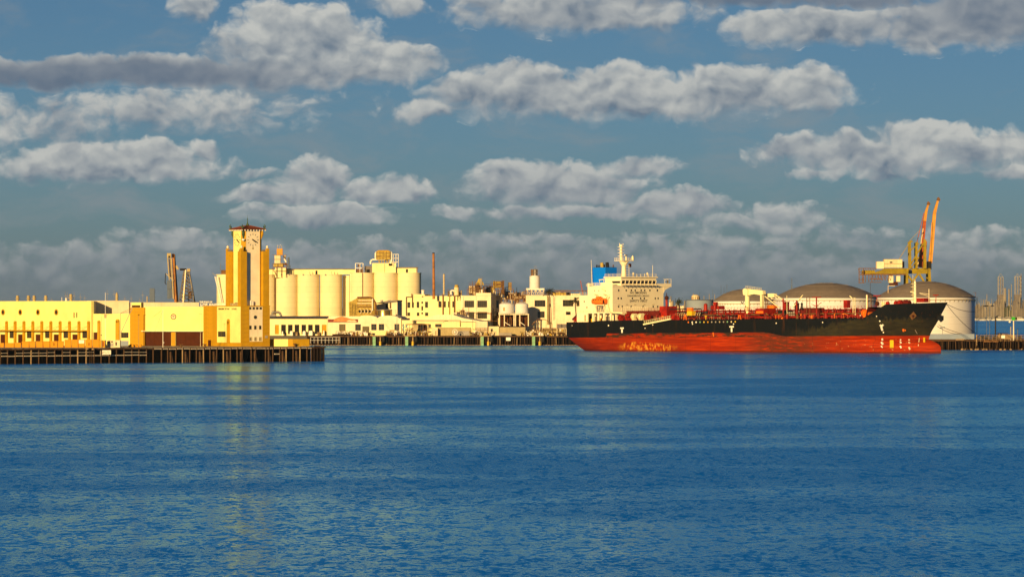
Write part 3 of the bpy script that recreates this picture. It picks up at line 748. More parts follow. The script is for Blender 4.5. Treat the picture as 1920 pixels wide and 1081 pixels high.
MB().cyl((-.7, .6, top + .2), (-.9, .4, top + 1.6), .16, .3, n=8).cyl((-.9, .4, top + 1.6), (-1.3, .1, top + 2.2), .3, .08, n=8).build('roof_ornament', 'brown', tw)
MB().box(-.9, -.5, 3.4, 3.7, top + .2, top + 1.7).box(-.9, -.5, 4.0, 4.3, top + .2, top + 1.5).build('vent_pipe', 'white', tw)
MB().lathe(-.8, wR - .8, [(.5, top + .2), (.6, top + .9), (.3, top + 1.6), (.1, top + 2.1)], 10).build('roof_urn', 'ochre', tw)
o = MB(); rbox(o, Ry(496.5), Ry(501.5), .12, .2, Rz(633.5, 6), Rz(628.8, 6)); o.build('meter_box', 'concrete', tw)
# roof sign standing on the flat roof left of the tower
fr = Fr(412, 575, 1490, -6, zb=H - (575.5 - HZ) * 1490 / F)
rs = thing('roof_sign', 'skeletal roof sign of white standing letters left of the clock tower', 'sign', fr)
a, b, c, d = fr.rect(376, 423, 569, 574.5); lettering('LOS ANGELES', rs, 'white', a, b, c + .1, d, 0)
a, b, c, d = fr.rect(374, 398, 564.5, 567.5); lettering('THE PORT OF', rs, 'white', a, b, c, d, 0)
fm = MB()
for i in range(9): xx = fr.x(375 + i * 6); fm.bar((xx, .15, -.6), (xx, .15, fr.z(565 if i < 4 else 570, xx)), .08)
fm.bar((fr.x(374), .15, .2), (fr.x(424), .15, .2), .07).bar((fr.x(374), .15, fr.z(568, 0)), (fr.x(424), .15, fr.z(568.5, 0)), .07).build('frame', 'steel', rs)

# low wall at the pier head
fr = Fr(549, 647, 1469, -12, zb=DZ); fq2 = Fr(549, 647, 1469, 22, zb=DZ)
lw = thing('low_wall', 'low ochre and cream wall block right of the clock tower', 'wall', fr)
xl = fr.x(502); top2 = fr.z(635.3, -2)
a, b = fr.x(514), fr.x(540)
MB().box(xl, a - .01, 0, .6, 0, top2).box(b + .01, 0, 0, .6, 0, top2).build('wall', 'ochre', lw)
MB().box(a, b, -.04, .6, 0, top2).build('cream_panel', 'cream', lw)
w2 = fq2.x(580); ang = R(34)
q = MB(); q.obox((math.cos(ang)*w2/2 - .25*math.sin(ang)+ .02, math.sin(ang)*w2/2 + .25*math.cos(ang), top2/2), (w2, .5, top2), ang); q.build('return_wall', 'ochre', lw)

# orange screens along the pier edge
edges = [(0,7,642.5),(9,26,642.5),(27,39,642.2),(41,54,639.6),(55,66,639.3),(67.5,80,639.3),(81,93,639.2),(94,107,639),(108,119,639),(121,133,636.3),(134,146,636.2),(147,158.5,636.2),(160,172,636.2),(173.5,185.5,636.2)]
for i, (p0, p1, yt) in enumerate(edges):
    fr = Fr((p0 + p1) / 2, 651, 1424, 0, zb=DZ)
    a, b = fr.x(p0), fr.x(p1); zt = fr.z(yt, 0)
    nm = ['low orange bin with a wide front, %s' % s for s in ('cut by the left picture edge', 'second along the pier edge', 'beside the first taller bin')]
    nm += ['taller orange bin on the pier edge, %s of the middle six' % s for s in ('first', 'second', 'third', 'fourth', 'fifth', 'last')]
    nm += ['tall orange bin starting the tallest run', 'tall orange bin left of the white-topped one', 'tall orange bin with a white upper half', 'tall orange bin with dark handle marks', 'tall orange bin nearest the white cabinets']
    t = thing('storage_bin', nm[i], 'bin', fr, 'orange bins lined up along the pier edge')
    MB().box(a, b, 0, 1.3, 0.02, zt).build('body', 'orange', t)
    MB().box(a, a + .12, -.06, 0, 0, zt).box(b - .12, b, -.06, 0, 0, zt).box(a + .12, b - .12, -.06, 0, zt - .12, zt).build('rim', 'orange', t)
    if i == 11: MB().box(a + .12, b - .12, -.04, 0, zt * .52, zt - .12).build('white_panel', 'signwhite', t)
    if i in (12, 7): MB().box((a+b)/2 - .1, (a+b)/2, -.05, 0, .5, 1.3).box((a+b)/2 + .25, (a+b)/2 + .35, -.05, 0, .5, 1.3).build('handle', 'brown', t)
def frP(p0, p1, yt, dy=1.4, a=-6, py=650.5):
    Ym = PA.y + pdir.y * pier_px((p0 + p1) / 2) + dy
    f_ = Fr((p0 + p1) / 2, py, Ym, a, zb=DZ); return f_, f_.x(p0), f_.x(p1), f_.z(yt, 0)
f_, a, b, zt = frP(186, 197, 637.5)
t = thing('cargo_skip', 'shaded ochre skip with a red hatch beside the tallest bins', 'skip', f_); MB().box(a, b, 0, 1.5, 0, zt).build('body', 'ochre', t); MB().box(.1, .5, -.05, 0, .4, zt - .4).build('hatch', 'boomred', t)
f_, a, b, zt = frP(200.5, 225, 637.3)
t = thing('electrical_cabinet', 'pale electrical cabinet with dark meters on the pier edge', 'cabinet', f_)
MB().box(a, b, 0, 1.2, 0, zt).build('body', 'container', t)
for p0, p1, q0, q1 in ((203, 206.5, 639, 643), (208.5, 211.5, 639, 641.5), (216.5, 219, 641, 647), (207.5, 212.5, 643, 649)):
    MB().box(f_.x(p0), f_.x(p1), -.08, 0, f_.z(q1), f_.z(q0)).build('meter', 'steel' if p0 > 207 and p0 < 208 else 'dark', t)
MB().box(a - 1.0, a - .2, 0, .8, 0, .9).build('red_box', 'boomred', t)
f_, a, b, zt = frP(228, 241, 639, 2.2)
t = thing('oil_drum', 'orange floats heaped on the deck before the tiled bay', 'floats', frP(252, 262, 639)[0])
rn = random.Random(3)
fl = MB()
for i in range(11):
    xx, yy, r_ = rn.uniform(-2.4, 1.6), rn.uniform(0, 1.2), rn.uniform(.28, .5); fl.lathe(xx, yy, [(.05, 0), (r_*.8, r_*.3), (r_, r_), (r_*.75, r_*1.6), (.06, r_*2)], 8)
t.name = 'float_heap'; fl.build('float', 'orange', t)
for px_, lab in ((339.5, 'first'), (384, 'second'), (553, 'third')):
    f_, a, b, zt = frP(px_ - 2, px_ + 2, 646.5, .6)
    t = thing('mooring_bollard', {'first': 'rusty mooring bollard before the big doors', 'second': 'rusty mooring bollard near the small brown door', 'third': 'rusty mooring bollard at the end of the low wall'}[lab], 'bollard', f_, 'bollards on the pier edge')
    MB().lathe(0, 0, [(.3, 0), (.22, .15), (.2, .45), (.38, .6), (.36, .75), (.1, .8)], 10).build('post', 'rust', t)
    MB().cyl((-.55, 0, .75), (.55, 0, .75), .11, n=6).build('horn', 'rust', t)

# poles, masts and the little derrick on the pier
def pole(px, pyt, lab, m='white', r=.09, extra=None, dy=1.0, name='flagpole', cat='pole', pyb=650):
    f_, _, _, zt = frP(px, px, pyt, dy, 0)
    t = thing(name, lab, cat, f_)
    MB().cyl((0, 0, 0), (0, 0, zt), r, r * .6, n=8).build('pole', m, t)
    if extra: extra(t, f_, zt)
    return t
def fp_extra(t, f_, zt):
    MB().bar((f_.x(290), .6, f_.z(621)), (0, 0, zt - .3), .07).build('stay', 'steel', t)
    MB().bar((f_.x(284), .5, f_.z(596)), (0, 0, zt - .1), .05).build('halyard', 'rope', t)
    MB().lathe(.25, 0, [(.05, f_.z(643)), (.22, f_.z(642)), (.05, f_.z(641))], 8).build('lamp', 'white', t)
pole(305.5, 579, 'tall pale flagpole with stays before the transit shed', extra=fp_extra)
def mast_extra(t, f_, zt):
    MB().box(-.35, .35, -.2, .2, f_.z(596), f_.z(588.5)).build('transformer', 'tan', t)
    MB().bar((-1.2, 0, f_.z(588)), (-.2, 0, f_.z(590)), .07).bar((.2, 0, f_.z(592)), (1.0, 0, f_.z(588.5)), .07).build('cross_arm', 'steel', t)
pole(197.5, 548, 'white mast with a small transformer above the annex', extra=mast_extra, name='mast', cat='mast')
def der_extra(t, f_, zt):
    MB().bar((0, 0, f_.z(625)), (f_.x(248), 0, f_.z(577)), .16).build('boom', 'steel', t)
    MB().bar((0, 0, zt), (f_.x(247), 0, f_.z(577.5)), .07).bar((0, 0, zt), (f_.x(245), 0, f_.z(583)), .07).build('stay', 'rope', t)
pole(226, 587, 'small steel derrick with slanted boom beside the white cabinet', 'steel', .1, der_extra, name='derrick', cat='derrick')
pole(190.3, 591.5, 'thin dark lamp post rising behind the ochre skip', 'steel', .07, lambda t, f_, zt: MB().lathe(0, 0, [(.1, f_.z(629)), (.2, f_.z(628)), (.1, f_.z(627))], 8).build('box', 'dark', t), name='lamp_post', cat='lamp post')
pole(260, 589, 'thin pole in front of the ochre tiled bay', 'steel', .05, lambda t, f_, zt: MB().box(-.25, .25, -.1, .1, zt - .2, zt).build('lamp', 'brown', t), name='light_pole', cat='lamp post')
pole(375.8, 588.5, 'thin lamp post by the right-hand brown door', 'whitewall', .06, lambda t, f_, zt: MB().bar((-.5, 0, zt), (.5, 0, zt), .1).build('lamp_arm', 'tan', t), name='lamp_post', cat='lamp post', dy=14)
pole(269.8, 590, 'brown downpipe-like post with bracket at the edge of the tiled bay', 'brown', .1, lambda t, f_, zt: MB().bar((0, 0, zt), (.6, 0, zt), .1).build('bracket', 'brown', t), name='light_pole', cat='lamp post', dy=10)

# ------------------------------------------------------------------ far dock with timber piles (behind the channel)
YD = 2150.0
dk = Fr(580, 648, YD, 0, zb=0.0)
dock = thing('dock', 'long dark piled dock below the silos and white factory', 'dock', dk)
xa, xb = dk.x(575), dk.x(1120)
MB().box(xa, xb, 1.0, 26, 3.45, 4.05).build('deck', 'timber', dock)
eb = MB().box(-2.6, 2.6, 0, .7, 0, .55).mesh('edge_beam'); eb.materials.append(M['timber'])
n_ = int((xb - xa) / 5.3); rnd = random.Random(21)
for i in range(n_): part_at('edge_beam', eb, dock, (xa + 2.65 + i * 5.3, .4 + rnd.uniform(-.1, .1), 3.5 + rnd.uniform(-.12, .15)))
pm = []
for mm, r_ in (('timber', .2), ('timber_dark', .22), ('lumber', .17)):
    me = MB().cyl((0, 0, -5), (0, 0, 3.5), r_, n=6).mesh('pile'); me.materials.append(M[mm]); pm.append(me)
n_ = 118
for i in range(n_):
    x = xa + (xb - xa) * (i + rnd.uniform(.2, .8)) / n_
    o = part_at('pile', rnd.choice((pm[0], pm[0], pm[1], pm[1], pm[2])), dock, (x, .7 + rnd.uniform(-.2, .2), rnd.uniform(-.3, .1)))
    o.rotation_euler = (rnd.uniform(-.03, .03), rnd.uniform(-.04, .04), 0)
bk = MB()
for i in range(110):
    x = xa + (xb - xa) * (i + rnd.random()) / 110; bk.cyl((x, 3 + rnd.random()*6, -5), (x, 3 + rnd.random()*6, 3.5), .25, n=5, caps=False)
stuff(bk.build('back_piles', 'timber_dark', dock))
MB().box(xa, xb, 2.2, 2.6, -3, 3.44).build('shade_backing', 'underdeck_shade', dock)  # dark sheet added as shade under the dock
fb_ = MB()
for i in range(100):
    x = xa + (xb - xa) * i / 100; fb_.cyl((x, -.5, .12), (x + (xb - xa) / 130, -.5, .12), .16, n=6)
stuff(fb_.build('float_line', 'lumber', dock))
rl = MB(); x = dk.x(582)
for i in range(9): rl.bar((x + i * 1.55, -.1, .9), (x + i * 1.55, -.1, 3.4), .09)
for zz in (2.2, 3.4): rl.bar((x, -.1, zz), (x + 12.4, -.1, zz), .1)
rl.build('railing', 'white', dock)
# fender dolphins with pale green pillars
dl = None
for i, (px, lab) in enumerate(((701.5, 'below the twin-arched shed'), (762.5, 'below the white factory gable end'), (904, 'left of the pale sign on the dock'), (1000.5, 'below the palm trees, nearest the ship'))):
    fr = Fr(px, 648, YD - 3, 0, zb=0.0)
    if dl is None:
        dl = thing('fender_dolphin', '', 'dolphin', fr, 'green pillared fender dolphins on the far dock')
        MB().box(-.62, .62, -.6, .6, -2, 3.75).build('green_pillar', 'green', dl)
        MB().box(-1.0, 4.0, -.8, 3.6, 3.76, 4.25).build('platform', 'lumber', dl)
        MB().cyl((2.55, 0, -2), (2.55, 0, 1.7), .5, n=10).build('yellow_pile', 'yellow', dl)
        MB().box(2.3, 2.8, -.2, .4, 1.7, 3.75).build('post', 'lumber', dl)
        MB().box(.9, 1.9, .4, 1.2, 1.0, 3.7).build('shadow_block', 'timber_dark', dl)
        MB().box(3.3, 4.3, .2, .6, 1.5, 3.7).build('rubber_fender', 'dark', dl)
        d_ = dl
    else:
        d_ = copy_tree(dl); d_.location = (fr.X0, fr.Y0, 0)
    d_['label'] = 'pale green pillared dolphin ' + lab

# pale sign on the dock
fr = Fr(953, 639, YD - 1.2, 0)
t = thing('dock_sign', 'blank pale square sign hung on the far dock face', 'sign', fr)
a, b, c, d = fr.rect(949, 957.3, 632, 638.3); MB().box(a, b, 0, .15, c, d).build('board', 'signwhite', t); MB().box(-.1, .1, .15, .3, c - .5, d + .8).build('post', 'timber', t)

# ------------------------------------------------------------------ sheds along the far dock
def shed_box(name, lab, cat, px0, px1, ytop, Y, a=0, wall='cream_pale', roof='whitewall', yroof=None, depth=18, openings=(), base=628, ov=.3, group=None, pivot=None, nx=2, nz=2, fill='glass', wframe='olive'):
    fr = Fr(px1 if pivot is None else pivot, base, Y, a, zb=LZ)
    t = thing(name, lab, cat, fr, group)
    xl, xr = fr.x(px0), fr.x(px1); top = fr.z(ytop, (xl + xr) / 2)
    rs_ = [fr.rect(*o[:4]) for o in openings]
    rs_ = [(a_, b_, max(c_, .02), d_) for a_, b_, c_, d_ in rs_]
    m_ = MB().holed(xl, xr, 0, top, rs_, 0, .4).box(xl, xr, .42, depth, 0, top)
    m_.box(xl - .1, xr + .1, -.1, depth, top, top + .2)
    m_.build('wall', wall, t)
    if yroof is not None:
        zr = fr.z(yroof, 0)
        MB().poly([(xl - ov, -.4, top + .21), (xr + ov, -.4, top + .21), (xr + ov, depth * .5, zr), (xl - ov, depth * .5, zr)]).poly([(xl - ov, depth*.5, zr), (xr + ov, depth*.5, zr), (xr + ov, depth, top), (xl - ov, depth, top)]).poly([(xl-ov,-.4,top+.21),(xl-ov,depth*.5,zr),(xl-ov,depth,top)]).poly([(xr+ov,-.4,top+.21),(xr+ov,depth,top),(xr+ov,depth*.5,zr)]).build('roof', roof, t)
    for o, r in zip(openings, rs_):
        kind = o[4] if len(o) > 4 else 'w'
        if kind == 'w': windowed(t, fr, [r], .36, o[5] if len(o) > 5 else nx, nz, fill, wframe)
        elif kind == 'd': MB().box(r[0], r[1], .28, .36, r[2], r[3]).build('roller_door', o[5] if len(o) > 5 else 'brown', t)
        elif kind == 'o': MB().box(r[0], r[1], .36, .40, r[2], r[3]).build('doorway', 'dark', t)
    return t, fr

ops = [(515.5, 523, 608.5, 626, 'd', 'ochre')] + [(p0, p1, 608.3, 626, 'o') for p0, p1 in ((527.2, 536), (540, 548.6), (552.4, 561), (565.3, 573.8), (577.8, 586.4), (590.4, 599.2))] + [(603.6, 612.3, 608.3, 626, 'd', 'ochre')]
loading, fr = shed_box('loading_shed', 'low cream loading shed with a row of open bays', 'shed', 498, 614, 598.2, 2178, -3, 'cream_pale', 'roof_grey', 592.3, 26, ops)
# white sacks standing in the bays
for i, (p0, p1, y0, bay_) in enumerate(((528.3, 531, 620.5, 'first'), (543.5, 549, 620, 'second'), (567.5, 573, 620, 'fourth'), (579, 586, 619.5, 'fifth'), (606, 608.5, 619, 'last'))):
    f2 = Fr((p0 + p1) / 2, 626, 2176.4, -3, zb=LZ); t = thing('sack', 'white bulk bag standing at the %s bay of the loading shed' % bay_, 'bag', f2, 'white bags at the loading shed')
    a, b, c, d = f2.rect(p0, p1, y0, 626); MB().prism([(a, 0), (b, 0), (b - .05, d * .8), (b * .7, d), (a * .6, d * .96), (a + .05, d * .8)], -.6, .8).build('bag', 'white', t)
for i, (px, h_, w_) in enumerate(((556, 1.4, .5), (597, 1.3, .6))):
    f2 = Fr(px, 626, 2176.6, 0, zb=LZ); t = thing('pallet_stack', 'stack of dark pallets at the %s bay of the loading shed' % ('third' if i == 0 else 'sixth'), 'pallets', f2)
    for k in range(7): MB().box(-w_, w_, 0, .8, k * .22, k * .22 + .15).build('pallet', 'lumber', t)
# roof clutter on it
t = thing('duct', 'bent grey duct on the roof of the loading shed', 'duct', Fr(516, 592, 2192, 0)); s_ = .228
MB().path([(-1.2, 0, -.8), (-1.2, 0, 1.6), (1.6, 0, 1.6), (2.4, 0, .6), (2.6, 0, -.8)], .5, 10).build('pipe', 'steel', t)
MB().box(-2.2, .2, -.8, .8, -.8, .6).build('casing', 'steel', t)

ops = [(636, 648, 607.3, 620.5, 'd', 'olive'), (666, 676.6, 607.5, 619.3), (679.5, 692.5, 611.5, 625.8, 'd', 'olive'), (696, 706, 607, 618.7), (710.2, 720.3, 607, 618.7), (739.5, 749, 607, 619)]
twin, fr = shed_box('arched_shed', 'pinkish white shed with two arched parapets and a painted mural', 'shed', 614.3, 752, 597, 2176, -6, 'whitewall', None, None, 30, ops, pivot=690)
for pc in (688, 728):
    x = fr.x(pc); wv = 20 * fr.s; top = fr.z(597, x); hz_ = fr.z(591.7, x)
    pts = [(x - wv, top)] + [(x + wv * math.cos(math.pi * (1 - i / 12)), top + (hz_ - top) * math.sin(math.pi * i / 12) + .15) for i in range(0, 13)] + [(x + wv, top)]
    MB().prism(pts, -.02, 28).build('arched_gable', 'whitewall', twin)
xl, xr = fr.x(615), fr.x(671)
MB().box(xl, xr, 2, 26, fr.z(597, xl) + .2, fr.z(592.5, xl)).build('roof_block', 'whitewall', twin)
a, b, c, d = fr.rect(615, 671.3, 598.2, 603.8)
mu = MB().box(a, b, -.16, -.1, c, d).build('mural', 'mural_red', twin)
rn = random.Random(15)
pts = [(a + (b - a) * .18, c + .4)] + [(a + (b - a) * u, c + .5 + v * (d - c)) for u, v in ((.22, .7), (.3, 1.1), (.4, 1.45), (.48, 1.55), (.56, 1.3), (.66, 1.05), (.75, .75), (.9, .6), (.92, .3))] + [(a + (b - a) * .7, c + .15)]
MB().prism(pts, -.24, -.165).build('painted_shape', 'mural_orange', mu)
pts = [(a + (b - a) * u, c + v * (d - c)) for u, v in ((.62, .2), (.7, .75), (.8, .5), (.88, .7), (.97, .35), (.9, .12))]
MB().prism(pts, -.29, -.245).build('painted_shape', 'container', mu)

gable, fr = shed_box('gabled_shed', 'cream gabled shed with pinkish roof left of the three storey factory', 'shed', 752, 905, 604.5, 2184, -8, 'cream_pale', None, None, 26,
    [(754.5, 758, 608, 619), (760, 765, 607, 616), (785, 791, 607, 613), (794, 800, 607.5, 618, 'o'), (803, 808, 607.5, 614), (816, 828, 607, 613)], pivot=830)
x0, z0 = fr.xz(752, 604); xm, zm = fr.xz(836, 589.5); x1, z1 = fr.xz(905, 604)
xs1, zs1 = fr.xz(800, 596); xs2, zs2 = fr.xz(868, 596)
MB().prism([(x0, z0 + .3), (x1, z1 + .3), (xs2, zs2), (xm + 3, zm), (xm - 4, zm), (xs1, zs1)], -.15, 24).build('gable', 'whitewall', gable)
x, z = fr.xz(837, 601); MB().box(x - .9, x + .9, -.2, -.151, z - .2, z + .25).build('emblem', 'rust', gable)
MB().path([(fr.x(753), -.6, fr.z(600.4, -20)), (fr.x(863), -.6, fr.z(600.4, 6)), (fr.x(863), -.6, fr.z(612, 6))], .13, 6).build('pipe', 'gold', gable)
t, f2 = shed_box('store_room', 'small cream store room jutting from the gabled shed', 'shed', 753.5, 775, 600.8, 2172, -12, 'cream_pale', None, None, 6, [(754.5, 757.8, 607, 620), (760.5, 764, 607, 614)])

# dockside sheds, containers and clutter
def cont(px0, px1, y0, y1, Y, lab, m='tan', a=-8, name='shipping_container', cat='container', ribs=0, roof=None, depth=2.6):
    f = Fr(px1, y1, Y, a); t = thing(name, lab, cat, f); x0 = f.x(px0); zt = f.z(y0, x0 / 2)
    MB().box(x0, 0, 0, depth, -.6, zt).build('body', m, t)
    if ribs:
        me = MB().box(-.04, .04, -.07, 0, -.2, zt - .15).mesh('rib'); me.materials.append(M[m])
        for i in range(ribs): part_at('rib', me, t, (x0 + (i + .5) * -x0 / ribs, 0, 0))
        MB().box(x0, 0, -.09, 0, zt - .14, zt).build('top_rail', m, t)
    if roof: MB().box(x0 - .2, .2, -.4, depth + .2, zt + .01, zt + .18).build('roof', roof, t)
    return t, f
t, f = cont(821, 882, 614.5, 630, 2163, 'long tan corrugated store on the dock below the gabled shed', 'tan', -4, 'dock_store', 'store', ribs=24, roof='tan')
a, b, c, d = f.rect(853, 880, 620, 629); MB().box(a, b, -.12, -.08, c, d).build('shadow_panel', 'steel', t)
t, f = cont(809.5, 820.5, 615, 630, 2161, 'narrow pale end store with a small door beside the tan corrugated store', 'container', -4, 'end_store', 'store')
a, b, c, d = f.rect(816.5, 818, 620, 628); MB().box(a, b, -.05, 0, c, d).build('door', 'olive', t)
fq_ = Fr(853, 627, 2158, 0); t = thing('hose_reel', 'round wire hose reel before the tan corrugated store', 'reel', fq_)
rg = MB()
for i in range(16):
    t0, t1 = 2*math.pi*i/16, 2*math.pi*(i+1)/16
    rg.cyl((1.1*math.cos(t0), 0, 1.1 + 1.1*math.sin(t0)), (1.1*math.cos(t1), 0, 1.1 + 1.1*math.sin(t1)), .12, n=5)
rg.build('rim', 'white', t); MB().lathe(0, 0, [(.1, .6), (.4, .8), (.4, 1.4), (.1, 1.6)], 8).build('hub', 'white', t)
for i in range(4): MB().bar((-1.1*math.cos(i*.785), .05, 1.1 - 1.1*math.sin(i*.785)), (1.1*math.cos(i*.785), .05, 1.1 + 1.1*math.sin(i*.785)), .07).build('spoke', 'white', t)
t, f = cont(936.5, 985, 613, 627, 2160, 'tan ribbed container under the twin yellow-lit tanks', 'tan', -4, ribs=26)
t, f = cont(916, 935.5, 611.5, 628, 2162, 'pale cream office cabin left of the ribbed container', 'container', -4, 'cabin', 'cabin')
a, b, c, d = f.rect(920, 924, 616, 622); MB().box(a, b, -.04, 0, c, d).build('window', 'glass', t)
t, f = cont(935, 959, 623.5, 630.5, 2155, 'low grey-white crate in front of the ribbed container', 'concrete', -2, 'crate', 'crate', ribs=8)
t, f = cont(1017, 1061, 615.5, 630, 2166, 'pale flat-roofed dock building beside the ship stern', 'tan', -2, 'dock_office', 'building', roof='whitewall')
for p0, p1 in ((1025, 1036),): a, b, c, d = f.rect(p0, p1, 622, 630); MB().box(a, b, -.05, 0, c, d).build('door', 'yellow', t)
for p0, p1 in ((1038.5, 1042.5), (1048, 1051), (1054, 1058)): a, b, c, d = f.rect(p0, p1, 622.5, 629); MB().box(a, b, -.05, 0, c, d).build('window', 'dark', t)
f = Fr(1016, 610, 2168, 0); t = thing('canopy', 'rusty brown sloping canopy below the shadowed factory wall', 'canopy', f)
s_ = f.s
MB().prism([(-19*s_, .6), (-8*s_, 12*s_), (6*s_, 12*s_), (20*s_, 3*s_), (20*s_, 2*s_), (6*s_, 10.6*s_), (-8*s_, 10.6*s_), (-18*s_, .2)], -1.5, 4).build('roof', 'rust', t)
for px in (-15, -3, 8, 17): MB().box(px*s_ - .12, px*s_ + .12, 0, .3, -5, 1.6).build('post', 'tan', t)
t, f = cont(1044, 1072, 607, 612, 2170, 'brown sagging lean-to roof beside the ship stern', 'roof_grey', 4, 'lean_to', 'shed')
t, f = cont(632, 648, 621, 627, 2163, 'white drum tanks standing in a row below the olive door', 'white', 0, 'drum_row', 'drums', ribs=6)
t, f = cont(692, 726.5, 619.6, 625.2, 2161, 'long low cream wall tank below the arched shed', 'cream_pale', 0, 'low_tank', 'tank')
t, f = cont(623, 652, 626, 630, 2154, 'dark timber fender stack on the far dock edge', 'timber_dark', 0, 'timber_stack', 'timber')
# irregular dock clutter, each heap a thing of its own
rn = random.Random(31)
heaps = [(640, 'below the painted mural'), (660, 'right of the white drum row'), (674, 'under the twin-arched shed windows'), (686, 'left of the long low cream tank'), (735, 'right of the long low cream tank'), (772, 'below the small store room'), (790, 'left of the tan corrugated store'), (893, 'right of the tan corrugated store'), (912, 'left of the office cabin'), (967, 'right of the grey-white crate'), (988, 'left of the last green dolphin'), (1013, 'right of the last green dolphin')]
for px, where in heaps:
    f = Fr(px, 629, 2158 + rn.uniform(-2, 4), rn.uniform(-20, 20), zb=LZ)
    t = thing('scrap_heap', 'cluttered heap of pipes, drums and valves ' + where, 'scrap', f, 'heaps of gear along the far dock')
    w_ = 2.6
    for mm in ('rust', 'gold', 'white', 'timber'):
        g = MB()
        for i in range(9):
            x, y = rn.uniform(-w_, w_), rn.uniform(-.8, 1)
            q = rn.random(); hh = rn.uniform(.5, 2.0)
            if q < .35: g.box(x - .4, x + rn.uniform(.1, .5), y, y + .5, 0, hh * .8)
            elif q < .7: g.cyl((x, y, 0), (x + rn.uniform(-.4, .4), y, hh), .12, n=6)
            else: g.path([(x, y, .2), (x, y, hh), (x + rn.uniform(-1.4, 1.4), y, hh)], .1, 6)
        g.build({'rust': 'valves', 'gold': 'pipe', 'white': 'drums', 'timber': 'props'}[mm], mm, t)
for p0, p1, seed, where in ((756, 812, 3, 'below the store room'), (884, 934, 5, 'below the three storey factory'), (986, 1060, 7, 'below the rusty canopy, reaching to the ship stern')):
    f = Fr(p0, 629, 2166, 0, zb=LZ); t = thing('pipe_rack', 'brown pipe rack crowded with valves ' + where, 'pipe rack', f); rr = random.Random(seed); L_ = f.x(p1)
    g = MB(); n = int(L_ / 1.7)
    for i in range(n + 1): x = L_ * i / n; g.bar((x, 0, 0), (x, 0, 2.6 + rr.uniform(-.4, .9)), .16)
    g.build('posts', 'rust', t)
    for zz, mm, r_ in ((2.5, 'rust', .16), (1.9, 'gold', .13), (1.4, 'pipe', .17), (.9, 'rust', .2), (3.1, 'brown', .12)): MB().cyl((rr.uniform(0, L_ * .2), -.2, zz), (L_ * rr.uniform(.75, 1), -.2, zz), r_, n=6).build('pipe', mm, t)
    for mm in ('rust', 'brown', 'gold', 'white'):
        v_ = MB()
        for i in range(int(L_ / 1.6)):
            x = rr.uniform(0, L_); z = rr.uniform(.2, 2.4)
            v_.box(x, x + rr.uniform(.2, .8), -.6, -.2, z, z + rr.uniform(.2, .8))
        v_.build('valves', mm, t)
f = Fr(803, 628, 2163, 0, zb=LZ); t = thing('conveyor_frame', 'rusty conveyor frame with a small pale hopper before the gabled shed', 'conveyor', f); s_ = f.s
MB().bar((-42*s_, 0, 1.2*4), (2*s_, 0, 1.2*4), .35).bar((-42*s_, 0, 1), (-20*s_, 0, 4.6), .3).build('beam', 'rust', t)
for i in range(9): MB().bar((-40*s_ + i*1.15, 0, 0), (-40*s_ + i*1.15, 0, 4.6), .16).build('post', 'rust', t)
MB().prism([(-27*s_, 1.5), (-22*s_, 1.5), (-19*s_, 3), (-19*s_, 4.6), (-28*s_, 4.6), (-28*s_, 3)], -1.2, .8).build('hopper', 'tan', t)
f = Fr(730, 622, 2165, 0, zb=LZ); t = thing('gangway_stair', 'pale inclined stair ramp beside the long cream tank', 'stairs', f); s_ = f.s
st = MB().bar((-8*s_, 0, f.z(607)), (1*s_, 0, f.z(619)), .3).bar((-8*s_, 0, f.z(604)), (1*s_, 0, f.z(615)), .12)
for i in range(6): st.bar((-8*s_ + i*1.5*s_, 0, f.z(607 + 2*i)), (-8*s_ + i*1.5*s_, 0, f.z(604.3 + 1.9*i)), .09)
st.build('ramp', 'container', t); MB().box(0, 9*s_, 0, 2, 0, f.z(618)).build('landing', 'tan', t)
# pale concrete wall of pinkish panels and pipes under the factory
t, f = cont(893, 914, 602, 620, 2174, 'plain pink-lit wall block below the factory windows', 'whitewall', 6, 'wall_block', 'wall', depth=4)

# ------------------------------------------------------------------ silos
def silo_row(name, lab, centers, dpx, ytop, Y, gallery=None):
    f = Fr(centers[0], 625, Y, 0, zb=LZ); t = thing(name, lab, 'silos', f)
    r_ = dpx / 2 * f.s; zt = f.z(ytop)
    me = MB().lathe(0, 0, [(r_, -.5), (r_, zt)], 40).mesh('silo_cell'); me.materials.append(M['silo'])
    for c in centers: part_at('silo_cell', me, t, (f.x(c), 0, 0))
    return t, f, r_, zt
YS = 2385.0
sa, fa, ra, za = silo_row('silo_block', 'row of tall cream grain silos rising behind the clock tower', [427, 496.5, 537.3, 578, 620.8], 41.6, 515.8, YS)
me = MB().lathe(0, 0, [(ra + .25, za + .01), (ra + .25, za + .4)], 40).mesh('silo_rim'); me.materials.append(M['silo'])
for c in (427, 496.5, 537.3, 578, 620.8): part_at('silo_rim', me, sa, (fa.x(c), 0, 0))
MB().box(fa.x(642.5), fa.x(655), 2.5, 9, -.5, za - .1).build('stair_wall', 'silo', sa)
a, b, c, d = fa.rect(497, 667, 504.6, 516)
MB().box(a, b, 1.2, 7, za + .41, d).build('gallery', 'cream_pale', sa)
MB().prism([(a - .5, d), (b, d), (b, d + .3), (a - .5, d + .3)], .6, 7.6).build('gallery_roof', 'roof_grey', sa)
a, b, c, d = fa.rect(591.3, 595, 507, 514.6); MB().box(a, b, 1.1, 1.2, c, d).build('gallery_door', 'dark', sa)
for px in (503, 529, 543, 569.5, 582.5, 611, 624):
    x = fa.x(px); MB().box(x - .35, x + .35, -ra - .1, -ra + .5, za - .1, za + .55).build('lifting_lug', 'steel', sa)
for px in (545, 581, 586, 622, 627):
    x = fa.x(px); MB().cyl((x, -2, za + .4), (x, -2, za + 1.8), .14, n=6).build('vent_pipe', 'pipe', sa)
